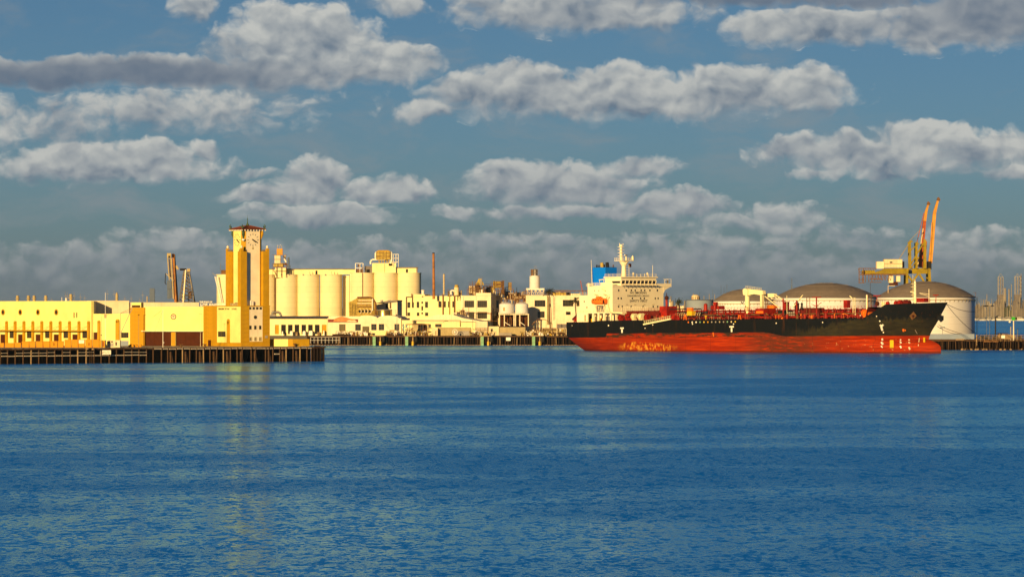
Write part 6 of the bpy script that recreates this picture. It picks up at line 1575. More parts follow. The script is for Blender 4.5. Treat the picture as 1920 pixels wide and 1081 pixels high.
# deck gear between the house and the forecastle
rn = random.Random(40)
zc0 = szp(577, 80, -6)                                      # top of the raised catwalk
DKs = DK + .2
g = MB(); rail(g, [(28, -15.6, DKs - .4), (FO0, -15.6, DKs - .4)], 1.1, 1.5, .06, 3); g.build('deck_railing', 'sh_red', ship)
def reds(name, mb, m='sh_red'): return mb.build(name, m, ship)
cw = MB().box(27, 150, -3.4, -1.6, DK + 3.3, DK + 3.5); reds('catwalk', cw)
g = MB(); rail(g, [(27, -3.4, DK + 3.5), (150, -3.4, DK + 3.5)], 1.1, 1.6, .07, 3); g.build('catwalk_railing', 'sh_red', ship)
stn = MB().box(-.18, .18, -3.3, -3.0, 0, 3.4).box(-.18, .18, -2.0, -1.7, 0, 3.4).box(-.2, .2, -3.3, -1.7, 1.8, 2.0).mesh('catwalk_trestle'); stn.materials.append(M['sh_red'])
for i in range(34): part_at('catwalk_trestle', stn, ship, (28 + i * 3.65, 0, DK - .3))
for k, (yy, zz, r_) in enumerate(((-4.4, DK + 1.1, .32), (-5.4, DK + 1.0, .26), (-6.4, DK + .9, .32), (-4.9, DK + 1.9, .22), (-7.4, DK + .8, .2))):
    reds('cargo_pipe', MB().cyl((34, yy, zz), (143, yy, zz), r_, n=8), 'sh_red' if k != 3 else 'rust')
pip = 0
for lev in range(5):
    for k in range(5):
        yy = -2.2 + k * 1.35 + rn.uniform(-.2, .2); zz = DK + .35 + lev * .72 + rn.uniform(-.08, .08); x0_ = rn.uniform(28, 50); x1_ = rn.uniform(118, 148)
        reds('cargo_pipe', MB().cyl((x0_, yy, zz), (x1_, yy, zz), rn.uniform(.16, .34), n=8), rn.choice(('sh_red', 'sh_deck', 'sh_red', 'sh_deck', 'rust')))
prk = MB()
for dy_ in (-2.9, .3, 3.6): prk.box(-.15, .15, dy_ - .15, dy_ + .15, 0, 4.1)
for lev in range(5): prk.box(-.12, .12, -2.9, 3.6, .25 + lev * .74, .42 + lev * .74)
prm = prk.mesh('pipe_rack'); prm.materials.append(M['sh_deck'])
for i in range(22): part_at('pipe_rack', prm, ship, (30 + i * 5.4, 0, DK - .3))
for i in range(120):
    x = rn.uniform(28, 149); q = rn.random(); yy = rn.uniform(-14, -6); mm = rn.choice(('sh_red', 'sh_red', 'sh_red', 'sh_deck', 'rust', 'sh_orange'))
    if q < .45: reds('deck_pipe', MB().path([(x, yy, DK - .3), (x, yy, DK + rn.uniform(.8, 2.4)), (x + rn.uniform(-2, 3), yy, DK + rn.uniform(.8, 2.2))], rn.uniform(.12, .24), 6), mm)
    elif q < .75:
        r_ = rn.uniform(.3, .6); h_ = rn.uniform(.8, 1.8); reds('tank_hatch', MB().lathe(x, yy, [(r_, DK - .3), (r_, DK + h_), (r_ * 1.25, DK + h_), (r_*1.2, DK + h_ + .25), (.1, DK + h_ + .4)], 10), mm)
    else: reds('valve', MB().cyl((x, yy, DK - .3), (x, yy, DK + 1.5), .1, n=5).lathe(x, yy, [(.1, DK + 1.3), (.5, DK + 1.4), (.5, DK + 1.5), (.1, DK + 1.6)], 10), mm)
# pieces on and above the catwalk, placed by their columns
def deckbox(px0, px1, py0, py1, y, m, name, d=2.0):
    x0, x1 = sxp(px0, y), sxp(px1, y); return MB().box(x0, x1, y, y + d, szp(py1, x0, y), szp(py0, x0, y)).build(name, m, ship)
deckbox(1237, 1251, 574, 594, -8, 'sh_red', 'red_deckhouse', 5)
deckbox(1288.5, 1297.5, 583, 592.5, -12.5, 'sh_yellow', 'yellow_locker', 2)
deckbox(1288.5, 1297, 577, 583, -12.3, 'sh_orange', 'orange_frame', 1)
deckbox(1417, 1433, 578, 589, -9, 'sh_red', 'manifold_house', 6); deckbox(1418, 1431, 583, 587, -9.3, 'sh_orange', 'manifold_panel', .25)
deckbox(1438, 1451, 572, 578, -4, 'sh_orange', 'crate', 2)
for px, w_, py0, py1, lab in ((1323.5, 3.6, 569, 580, 'lathe'), (1341, 2.5, 571, 580, 'box'), (1250.5, 2.2, 559, 574, 'lathe')):
    x = sxp(px, -4); r_ = w_ * .19; z0, z1_ = szp(py1, x, -4) - .5, szp(py0, x, -4)
    MB().lathe(x, -4, [(r_, z0), (r_, z1_ - .4), (r_ * .7, z1_), (.1, z1_ + .1)], 14).build('vent_cowl', 'sh_red', ship)
x = sxp(1250.5, -4); MB().lathe(x, -4, [(.3, szp(562, x, -4)), (.8, szp(560, x, -4)), (.7, szp(556, x, -4)), (.15, szp(554, x, -4)), (.1, szp(549, x, -4))], 10).build('vent_cowl', 'brown', ship)
deckbox(1333, 1348, 573, 580, -3.5, 'sh_red', 'pump_house', 3); deckbox(1338, 1343, 566, 573, -3.5, 'sh_red', 'pump_vent', 1)
deckbox(1470, 1475.2, 565.5, 580, -4, 'sh_red', 'locker_tower', 1.4); deckbox(1582, 1589, 562.5, 577, -4, 'sh_red', 'locker_tower', 1.6)
for px, pyt in ((1469, 559), (1531.5, 556), (1494, 563)):
    x = sxp(px, -7); zt_ = szp(pyt, x, -7)
    g = MB().cyl((x, -7, DK - .3), (x, -7, zt_), .26, n=8)
    if px > 1500: g.bar((x - 2.2, -7, zt_ - .2), (x + 2.2, -7, zt_ - .2), .25).bar((x - 2.4, -7, zt_ - 2.6), (x, -7, zt_ - 3.2), .15).bar((x + 2.4, -7, zt_ - 2.0), (x, -7, zt_ - 3.2), .15).lathe(x, -7, [(.9, zt_ - 3.3), (.9, zt_ - 3.1)], 10)
    else: g.lathe(x, -7, [(.7, zt_ - 1.1), (.7, zt_ - .9)], 10)
    g.build('deck_post', 'sh_red', ship)
for px, pyt, m_ in ((1476, 554, 'sh_crane'), (1626, 552.5, 'sh_white')):
    x = sxp(px, -5); MB().cyl((x, -5, DK), (x, -5, szp(pyt, x, -5)), .3 if px > 1600 else .1, n=8).build('light_mast', m_, ship)
g = MB()
for (p0, q0, p1, q1) in ((1487.5, 576, 1506, 553), (1435, 555, 1462, 577), (1453, 551, 1470, 562), (1594, 554.5, 1599, 559)):
    MB().bar(sP(p0, q0, -6), sP(p1, q1, -6), .28).build('derrick_boom', 'sh_crane', ship)
for px0, px1, pyt in ((1513, 1519, 556.5), (1600, 1604, 558), (1628, 1634, 553.5), (1436, 1440, 559)):
    x0, x1 = sxp(px0, -5), sxp(px1, -5); g = MB(); zt_ = szp(pyt, x0, -5)
    for xx in (x0, x1): g.bar((xx, -5, DK), (xx, -5, zt_), .16)
    for i in range(6): z = DK + 4 + (zt_ - DK - 4) * i / 5; g.bar((x0, -5, z), (x1, -5, z), .1)
    g.build('ladder_tower', 'rust' if px0 != 1600 else 'sh_crane', ship)
for px in (1492, 1497, 1504): x = sxp(px, -5); MB().lathe(x, -5, [(.35, DK + 3.4), (.35, DK + 5.2), (.55, DK + 5.3), (.1, DK + 5.9)], 8).build('vent_head', 'dark' if px != 1497 else 'sh_deck', ship)
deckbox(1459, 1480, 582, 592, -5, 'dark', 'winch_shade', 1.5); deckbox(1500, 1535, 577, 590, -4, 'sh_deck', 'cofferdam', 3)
for px in (1372, 1384, 1396): x = sxp(px, -6); MB().cyl((x, -9, DK + 1.8), (x, -3, DK + 1.8), .35, n=8).build('manifold_pipe', 'sh_red', ship)
for px in (1478, 1482, 1486, 1490): x = sxp(px, -7); MB().box(x - .5, x + .2, -7.2, -7, DK + 1.3, DK + 1.8).box(x - .5, x + .2, -7.2, -7, DK + 2.1, DK + 2.6).build('label_plate', 'concrete', ship)
# white-backed run under the forward catwalk
fwdx0, fwdx1 = sxp(1534, -2), sxp(1603, -2)
for i in range(16):
    x = fwdx0 + (fwdx1 - fwdx0) * i / 16
    if i in (5, 12): continue
    MB().box(x, x + 1.2 + .4 * rn.random(), -1.2, -1.0, DK + 1.2, DK + 2.9).build('screen_plate', 'signwhite', ship)
# white pipes by the manifold
for i in range(12): x = sxp(1266 + i * 4.2, -11); MB().path([(x, -11, DK + .6), (x, -11, DK + 2.2), (x + .5, -11, DK + 2.6)], .14, 6).build('reducer', 'pipe', ship)
deckbox(1256, 1312, 578.5, 580.5, -10, 'dark', 'pipe_tray', 1.0); deckbox(1280, 1378, 591.5, 592.8, -14.8, 'dark', 'spill_tray', 2.5)
for px in (1285, 1387): # yellow-orange A-frames on the rail
    x = sxp(px, -15.2); g = MB().bar((x - .9, -15.2, DK - .2), (x - .3, -15.2, DK + 1.5), .28).bar((x + .9, -15.2, DK - .2), (x + .3, -15.2, DK + 1.5), .28).bar((x - .5, -15.2, DK + 1.5), (x + .5, -15.2, DK + 1.5), .28).bar((x - .7, -15.2, DK + .6), (x + .7, -15.2, DK + .6), .22); g.build('fairlead_frame', 'sh_orange', ship)
x = sxp(1324, -15.2); MB().bar((x, -15.2, DK), (x, -15.2, DK + 1.4), .3).bar((x - .5, -15.2, DK + 1.4), (x + .5, -15.2, DK + 1.4), .3).build('fairlead_frame', 'sh_yellow', ship)
rn = random.Random(9)
for i in range(24):
    x = sxp(1292 + i * 3.9, -15); MB().path([(x, -15, DK - .2), (x, -15, DK + rn.uniform(.5, 1.3)), (x + rn.uniform(-1, 1), -14.6, DK + rn.uniform(.3, 1.3))], .1, 5).build('drip_pipe', rn.choice(('steel', 'tan', 'brown', 'sh_deck')), ship)
# mooring drums abaft the manifold and by the break of the forecastle
for px, yy, zz, r_, m_ in ((1165, -12, DK + 1.2, 1.1, 'sh_red'), (1181, -12, DK + 1.6, 1.2, 'sh_red'), (1190, -12, DK + 1.5, 1.2, 'sh_crane'), (1203, -12, DK + 1.5, 1.25, 'sh_crane'), (1214, -12, DK + 1.3, 1.1, 'sh_red'), (1623, -13, DK + 1.9, 1.3, 'sh_orange'), (1630, -13, DK + 1.9, 1.3, 'sh_orange')):
    x = sxp(px, yy); g = MB().cyl((x - .5, yy, zz), (x + .5, yy, zz), r_ * .6, n=12).cyl((x + .5, yy, zz), (x + .75, yy, zz), r_, n=16).cyl((x - .75, yy, zz), (x - .5, yy, zz), r_, n=16).box(x - .9, x + .9, yy - .5, yy + .5, DK - .3, zz - r_ * .4); g.build('winch_drum', m_, ship)
deckbox(1148, 1236, 583, 589, -6, 'sh_deck', 'pipe_bridge', 1.2); deckbox(1150, 1170, 590, 600, -9, 'sh_crane', 'provision_store', 3)
MB().bar(sP(1138, 585, -13), sP(1168, 586.5, -13), .5).build('provision_crane', 'sh_crane', ship)
deckbox(1172, 1182, 588, 600, -10.5, 'sh_red', 'deck_locker', 1); deckbox(1216, 1236, 586, 596, -9, 'sh_deck', 'pump_room_top', 4)
g = MB(); rail(g, [(xf + .5, -9, szp(583, 25, -9)), (xf + 14, -9, szp(583, 30, -9))], 1.5, 1.0, .06, 3); g.build('pipe_bridge_railing', 'sh_white', ship)
# gangway lowered along the side
ga, gb = sP(1207, 607.8, -BH - .5), sP(1258, 597.7, -BH - .5)
g = MB().bar(ga, gb, .5)
for i in range(13): p = ga + (gb - ga) * (i + .5) / 13; g.bar(p, p + Vector((0, 0, 1.25)), .08)
g.bar(ga + Vector((0, 0, 1.2)), gb + Vector((0, 0, 1.2)), .08).bar(ga + Vector((0, 0, .7)), gb + Vector((0, 0, .7)), .06)
g.build('gangway', 'sh_crane', ship)
g = MB(); p = sP(1256, 597, -BH); q = sP(1276, 597, -BH)
for z in (0, 2.4): g.bar((p.x, -BH + .3, DK + z), (q.x - 1, -BH + .3, DK + z), .2)
for i in range(5): xx = p.x + (q.x - 1 - p.x) * i / 4; g.bar((xx, -BH + .3, DK - .1), (xx, -BH + .3, DK + 2.4), .2)
g.bar((p.x, -BH + .3, DK), (p.x + 2.5, -BH + .3, DK + 2.4), .16).build('gangway_frame', 'sh_red', ship)
x = sxp(1264, -15.5); MB().cyl((x - .6, -15.5, DK + .9), (x + .6, -15.5, DK + .9), .8, n=12).build('gangway_winch', 'sh_red', ship)
x = sxp(1273, -15.5); MB().cyl((x, -15.9, DK + .5), (x, -15.3, DK + .5), .7, n=12).build('gangway_winch', 'sh_red', ship)
# hose crane amidships
cx = sxp(1402, -2); zc_ = szp(546, cx, -2)
cr = MB().cyl((cx, -2, DK), (cx, -2, zc_ - .3), .95, .85, n=14); cp = cr.build('crane_post', 'sh_crane', ship)
MB().prism([(cx - .9, zc_ - 1.2), (cx - 1.1, zc_ + .6), (cx - .2, zc_ + 1.1), (cx + 1.4, zc_ + .7), (cx + 1.2, zc_ - 1.6)], -3.3, -.7).build('crane_head', 'sh_crane', cp)
tip = sP(1433, 548, -2)
MB().prism([(cx + .6, zc_ + .9), (tip.x, tip.z + .7), (tip.x + .3, tip.z - .6), (tip.x - 1.2, tip.z - .9), (cx + 4, zc_ - 1.0), (cx + .8, zc_ - 1.4)], -2.7, -1.3).build('jib', 'sh_crane', cp)
MB().box(tip.x - 1.3, tip.x - .5, -2.6, -1.4, DK + 3, tip.z - .7).build('jib_rest', 'sh_crane', cp)
g = MB(); rail(g, [(cx, -2.8, zc_ + 1.05), (tip.x - .5, -2.8, tip.z + .7)], .9, .8, .06, 2); g.build('jib_railing', 'sh_crane', cp)
MB().path([(cx - 1.8, -3.4, zc_ - 3.6), (cx - 1.2, -3.4, zc_ - 4.4), (cx - .4, -3.4, zc_ - 3.6)], .16, 6).build('hook', 'dark', cp)
MB().box(cx - .15, cx + .2, -3.05, -2.9, zc_ - 5.6, zc_ - 5.1).build('port', 'dark', cp)
g = MB()
for i in range(5): p = sP(1443 + i * 3.5, 556 + (i % 3) * 4, -3); g.bar(p, p + Vector((1.6, 0, rn.uniform(-1.2, 1.6))), .2)
g.build('hose_rack', 'sh_white', ship); deckbox(1440, 1452, 550, 557, -1, 'sh_crane', 'hose_cradle', 1.5); g = MB()
# thirteen coloured rail lights on the topside
cols = ('sh_orange', 'signwhite', 'signwhite', 'green', 'yellow', 'orange', 'concrete', 'concrete', 'pipe', 'concrete', 'green', 'container', 'yellow')
for i in range(13):
    px = 1291.2 + i * 7.33; x = sxp(px, -BH); z = szp(603.8 - i * .08, x, -BH)
    MB().cyl((x, -halfb(x, z) - .12, z), (x, -halfb(x, z) + .1, z), .30, n=10).build('hull_marker', cols[i], ship)
for px, py, r_ in ((1299, 607, .25), (1376, 607, .25), (1456, 605.5, .24), (1543, 604, .24), (1612, 591, .2), (1141.5, 609.8, .3), (1072, 610, .15), (1224.5, 608.6, .22), (1210, 614.8, .2), (1636, 592.5, .2)):
    x = sxp(px, -BH); z = szp(py, x, -BH); b_ = halfb(x, z); MB().cyl((x, -b_ - .12, z), (x, -b_ + .1, z), r_, n=8).build('side_light', 'signwhite', ship)
def tmark(px, py0, py1, w, slant=0):
    x = sxp(px, -BH + 1); z0, z1_ = szp(py1, x, -BH), szp(py0, x, -BH); zc = (z0 + z1_) / 2
    g = MB()
    b_ = max(halfb(x, z0), halfb(x, z1_)) + .06
    g.box(x - .34, x + .34, -b_ - .05, -b_ + .4, z0, z1_ - .65).box(x - w, x + w, -b_ - .05, -b_ + .4, z1_ - .5, z1_)
    g.build('tug_mark', 'signwhite', ship)
tmark(1170.5, 613.5, 623.5, .9); tmark(1376, 610.8, 622, 1.05)
xx = sxp(1653, -13)
for (p0, q0, p1, q1, w_) in ((1650.5, 608.5, 1654, 612, .55), (1657, 608.2, 1654, 612, .5), (1653.6, 611.5, 1655.8, 618.5, .7), (1649, 601, 1651, 602.2, .4), (1656.5, 622.5, 1658.5, 623.3, .4)):
    pts = []
    for (p_, q_) in ((p0, q0), (p1, q1)):
        y = -13.5
        for k in range(6): x = sxp(p_, y); z = szp(q_, x, y); y = -halfb(x, z) - .05
        pts.append((x, y, z))
    MB().bar(pts[0], pts[1], w_).build('tug_mark', 'signwhite', ship)
def hullP(p_, q_, off=.05):
    y = -10.0
    for k in range(12):
        x = sxp(p_, y); z = szp(q_, x, y); y = .5 * y + .5 * (-halfb(x, z) - off)
    return Vector((x, y, z))
for (p0, q0, p1, q1, w_, m_) in ((1672, 638.5, 1672, 652.5, 1.25, 'sh_yellow'), (1733, 634, 1733, 641, .7, 'sh_yellow'), (1688, 636.5, 1690, 636.8, .35, 'signwhite'), (1688, 640, 1690, 643, .4, 'signwhite'), (1688, 648, 1690, 652, .5, 'signwhite'), (1704, 636.5, 1706, 637, .4, 'container'), (1704, 641, 1706, 643, .4, 'container'), (1704, 650, 1706, 655, .5, 'container'), (1654, 634.5, 1655, 638, .4, 'signwhite'), (1653, 641, 1656, 645.5, .5, 'signwhite'), (1652, 648, 1655, 651, .35, 'signwhite'), (1724, 634, 1722, 648, .25, 'container'), (1694, 616.5, 1694.5, 620.5, .55, 'sh_orange'), (1697.5, 617.5, 1698.2, 619.5, .4, 'sh_orange'), (1716, 618, 1720, 625, .14, 'concrete'), (1337.5, 623, 1338.5, 630.5, .35, 'sh_orange')):
    MB().bar(hullP(p0, q0), hullP(p1, q1), w_).build('draught_mark', m_, ship)
# anchor recess: rusty square plate with disc
pc = hullP(1712.5, 591.5, .02); p1_ = hullP(1706.5, 593, .02); nrm_ = Vector((0, 0, 0))
ax = (hullP(1718.5, 590.5) - hullP(1706.5, 592)).normalized(); az = (hullP(1713, 585) - hullP(1712, 598)).normalized(); nn = ax.cross(az).normalized()
if nn.y > 0: nn = -nn
s1 = 1.35
pts = [pc + ax*s1*.95 - az*s1*.2, pc + az*s1*1.15 + ax*.1, pc - ax*s1*.95 + az*s1*.1, pc - az*s1*1.15 - ax*.3]
mb = MB(); mb._add([p + nn*.12 for p in pts] + [p - nn*.6 for p in pts], [(0,1,2,3), (0,4,5,1), (1,5,6,2), (2,6,7,3), (3,7,4,0)]); mb.build('anchor_recess', 'rust', ship)
MB().cyl(pc + nn*.1, pc + nn*.35, .42, n=14).cyl(pc + nn*.12 - az*.9, pc + nn*.3 + az*.3, .16, n=6).build('anchor', 'brown', ship)
# forecastle gear
FZ = DK + 3.9
for px, w_, y, py0 in ((1682, 3.4, -5, 563.5), (1689, 3.4, -5, 562.5), (1699, 4.2, -4, 561.5), (1704, 3.4, -4, 563)):
    x = sxp(px, y); zt_ = szp(py0, x, y); g = MB().cyl((x - .6, y, zt_ - .9), (x + .6, y, zt_ - .9), .95, n=12).box(x - .8, x + .8, y - .4, y + .4, FZ - .2, zt_ - .8); g.build('windlass', 'sh_red' if px < 1695 else 'sh_deck', ship)
deckbox(1719, 1733, 558.5, 566.5, -2.5, 'sh_red', 'bosun_store', 3)
x = sxp(1716.5, 0); fm_ = MB().cyl((x, 0, FZ - .2), (x, 0, szp(527.5, x, 0)), .6, .38, n=10).build('foremast', 'sh_white', ship)
g = MB()
for py in (545, 553, 560, 538, 532): z = szp(py, x, 0); g.box(x - 1.1, x + .3, -.9, .5, z, z + .12)
for i in range(24): z = FZ + 1 + i * .42; g.bar((x - .75, -.3, z), (x - .75, .3, z), .07)
g.bar((x - .75, -.3, FZ), (x - .75, -.3, FZ + 11), .08).build('mast_step', 'sh_crane', fm_)
MB().bar((x, 0, szp(549, x, 0)), (x - 2.0, -.2, szp(546.5, x, 0)), .25).bar((x, 0, szp(524.5, x, 0)), (x, 0, szp(528, x, 0)), .18).build('yard', 'sh_white', fm_)
for px, yt in ((1742.5, 541.5), (1755.5, 552)):
    x = sxp(px, 0); g = MB().cyl((x, 0, FZ), (x, 0, szp(yt, x, 0)), .12, n=6)
    if px < 1750: g.bar((x, 0, szp(551, x, 0)), (x - 4.4, 0, szp(549, x, 0)), .12).bar((x - .3, 0, szp(555, x, 0)), (x - 4.2, 0, szp(549.5, x, 0)), .1)
    else: g.bar((x - 1.2, 0, szp(553, x, 0)), (x + 1.2, 0, szp(553, x, 0)), .3)
    g.build('jackstaff', 'sh_white' if px < 1750 else 'sh_red', ship)
for px in (1646.5, 1666):
    x = sxp(px, -11); MB().cyl((x, -11.6, szp(569, x, -11)), (x, -11, szp(569, x, -11)), .75, n=14).build('fairlead', 'brown' if px < 1650 else 'sh_red', ship)
x = sxp(1645, -9); MB().cyl((x, -9, DK + 4), (x, -9, szp(554, x, -9)), .12, n=6).bar((x - 1.6, -9, szp(554, x, -9)), (x + 1.6, -9, szp(554, x, -9)), .35).build('jackstaff', 'sh_red', ship)
for px in (1654, 1657, 1661): x = sxp(px, -9); MB().box(x - .25, x + .25, -9, -8.6, DK + 3.6, szp(565.5, x, -9)).build('bulwark_stay', 'sh_crane', ship)
# bow fender / anchor hanging at the stem
p = Vector((stem(11.2) + .2, -.8, 11.0)); MB().box(p.x - .3, p.x + .9, -.9, .9, 9.9, 11.5).cyl((p.x + .4, -.6, 10.6), (p.x + 1.3, -.6, 9.7), .6, n=8).cyl((p.x + .2, 0, 12.6), (p.x + .5, 0, 11.0), .3, n=8).build('bow_anchor', 'sh_black', ship)

# ------------------------------------------------------------------ right-hand terminal: dock, tanks
YR = 1898.0
f = Fr(1745, 656.5, YR, 0, zb=0.0)
rd = thing('terminal_dock', 'dark shaded dock with pale railing at the right behind the bow', 'dock', f)
xa, xb = f.x(1700), f.x(1975)
MB().box(xa, xb, .6, 16, 3.3, 4.0).build('deck', 'timber', rd)
MB().box(xa, f.x(1827), .3, .8, 4.0, f.z(625.6)).build('parapet', 'greytank', rd)
pmd = MB().cyl((0, 0, -5), (0, 0, 3.4), .24, n=6).mesh('pile'); pmd.materials.append(M['timber_dark'])
pml = MB().cyl((0, 0, -5), (0, 0, 3.4), .2, n=6).mesh('pile'); pml.materials.append(M['timber'])
rn = random.Random(66)
for i in range(64):
    o = part_at('pile', pmd if i % 3 else pml, rd, (xa + (xb - xa) * (i + rn.uniform(.2, .8)) / 64, .9 + rn.uniform(-.3, .3), rn.uniform(-.2, .1))); o.rotation_euler = (0, rn.uniform(-.06, .06), 0)
eb = MB().box(-2.2, 2.2, 0, .6, 0, .6).mesh('edge_beam'); eb.materials.append(M['timber'])
for i in range(12): part_at('edge_beam', eb, rd, (xa + 2.2 + i * 4.45, .1, 3.3 + rn.uniform(-.1, .1)))
back = MB()
for i in range(50): x = xa + (xb - xa) * i / 50; back.cyl((x, 4 + rn.random()*8, -5), (x, 4 + rn.random()*8, 3.4), .3, n=5, caps=False)
stuff(back.build('back_piles', 'timber_dark', rd))
MB().box(xa, xb, 2.4, 2.8, -3, 3.29).build('shade_backing', 'underdeck_shade', rd)  # dark sheet added as shade behind these piles
for i in range(46):                                             # rock and weed at the dock foot
    x = f.x(rn.uniform(1800, 1935)); r_ = rn.uniform(.3, .7)
    MB().lathe(x, rn.uniform(-.9, .4), [(r_ * .5, -.6), (r_, .0), (r_ * .8, r_ * .7), (r_ * .2, r_)], 7, False).build('rock', rn.choice(('timber', 'timber_dark', 'lumber')), rd)
g = MB(); z0, z1_ = 4.0, f.z(628)
x0, x1 = f.x(1831), f.x(1960); n = 17
for i in range(n + 1): x = x0 + (x1 - x0) * i / n; g.bar((x, -.1, z0 - .9), (x, -.1, z1_), .13)
for k in range(3): z = z1_ - k * .62; g.bar((x0, -.1, z), (x1, -.1, z), .12)
g.build('railing', 'lumber', rd)
MB().box(f.x(1845), f.x(1872), -.3, .1, 2.9, 3.6).build('walkway', 'rust', rd)
MB().box(f.x(1831) - .2, f.x(1831) + .2, -.4, 0, 1.6, z1_ + .2).build('gate_post', 'lumber', rd)
MB().box(f.x(1792), f.x(1808), -.4, 0, f.z(637.5), f.z(635)).build('waler', 'lumber', rd)
f2 = Fr(1880.5, 634, YR - .5, 0); t = thing('notice_board', 'bright blank notice board on the right-hand dock railing', 'sign', f2)
a, b, c, d = f2.rect(1877.5, 1884.3, 628.3, 633.8); MB().box(a, b, -.1, .05, c, d).build('board', 'signwhite', t); MB().box(-.15, .15, .05, .2, -1, d).build('post', 'timber', t)
f2 = Fr(1888, 632, YR + 8, 0, zb=4.0); t = thing('shed', 'low weathered shed behind the right-hand dock railing', 'shed', f2); s_ = f2.s
MB().prism([(-17*s_, 0), (16*s_, 0), (16*s_, 1.4), (3*s_, 1.8), (-14*s_, 2.0), (-17*s_, 1.2)], 0, 4).build('wall', 'lumber', t); MB().box(-17.5*s_, 2*s_, -.3, 4.2, 2.0, 2.2).build('roof', 'timber', t)
for px, lab in ((1838, 'left of the black lamp'), (1850, 'between the shed and the big tank'), (1911, 'right of the green beacon'), (1863, 'under the black lamp')):
    f2 = Fr(px, 632, YR + 6, 0, zb=4.0); t = thing('bush', 'dark scrubby bush ' + lab + ' behind the right-hand dock', 'bush', f2, 'scrub behind the right dock'); rr = random.Random(int(px)); fo = MB()
    for i in range(130):
        c = Vector((rr.gauss(0, 1.1), rr.gauss(0, .7), abs(rr.gauss(.6, .5)))); u_ = Vector((rr.uniform(-1, 1), rr.uniform(-1, 1), rr.uniform(-1, 1))).normalized() * .22; v_ = u_.orthogonal().normalized() * .2
        fo.poly([c - u_, c + v_, c + u_, c - v_])
    stuff(fo.build('leaves', 'foliage', t)); MB().path([(0, 0, -.3), (.1, 0, .8)], .08, 5).build('stem', 'trunk', t)
def lamp(px, yt, lab, m_, r_, head, Y=YR + 2, name='lamp_post', cat='lamp post'):
    f2 = Fr(px, 632, Y, 0, zb=4.0); t = thing(name, lab, cat, f2); z = f2.z(yt)
    MB().cyl((0, 0, 0), (0, 0, z), r_, r_ * .8, n=8).build('pole', m_, t); head(t, z); return t
twin = lambda t, z: MB().box(-1.6, -.5, -.3, .3, z, z + .4).box(.5, 1.6, -.3, .3, z, z + .4).bar((-1.4, 0, z), (1.4, 0, z), .12).build('lamp_head', 'ink', t)
lamp(1850, 574.5, 'thin twin-headed lamp post over the far water', 'farblue', .10, lambda t, z: MB().box(-1.3, -.2, -.3, .3, z, z + .45).build('lamp_head', 'ink', t))
lamp(1855.5, 574, 'thin lamp post with two dark heads beside the black lamp', 'farblue', .13, twin)
lamp(1866.5, 596, 'thick black lamp post with small hooked head', 'ink', .28, lambda t, z: MB().box(-.3, .9, -.3, .3, z, z + .5).bar((0, 0, z + .3), (1.0, 0, z + 1.1), .25).build('lamp_head', 'ink', t))
lamp(1908, 617, 'short dark post near the green beacon', 'farblue', .22, lambda t, z: MB().lathe(0, 0, [(.3, z), (.3, z + .15)], 8).build('cap', 'ink', t), name='post', cat='post')
lamp(1767.3, 614, 'grey twin lamp post in front of the shaded tank', 'farblue', .09, lambda t, z: MB().box(-.9, -.2, -.2, .2, z - .2, z + .2).box(.2, .9, -.2, .2, z, z + .3).bar((-.8, 0, z), (.8, 0, z), .1).build('lamp_head', 'farblue', t), Y=1912)
f2 = Fr(1900.5, 635, YR - .3, 0, zb=3.6); t = thing('beacon', 'green navigation light on a pale pole at the dock end', 'beacon', f2); z = f2.z(597)
MB().cyl((0, 0, 0), (0, 0, z - .6), .27, .2, n=8).build('pole', 'whitewall', t); MB().cyl((-1.0, .5, 0), (-1.0, .5, f2.z(612)), .22, n=8).build('support_pole', 'concrete', t)
MB().box(-.75, .55, -.4, .4, z - .6, z + .6).build('light_box', 'greenlight', t); MB().box(.55, 1.3, -.35, .35, z - .5, z + .5).build('hood', 'foliage', t)
MB().box(-.3, .2, -.3, .3, z + .6, z + 1.1).build('cap', 'steel', t); MB().lathe(-1.4, 0, [(.1, f2.z(605.3)), (.45, f2.z(604)), (.4, f2.z(602)), (.1, f2.z(601))], 10).build('lamp', 'white', t)

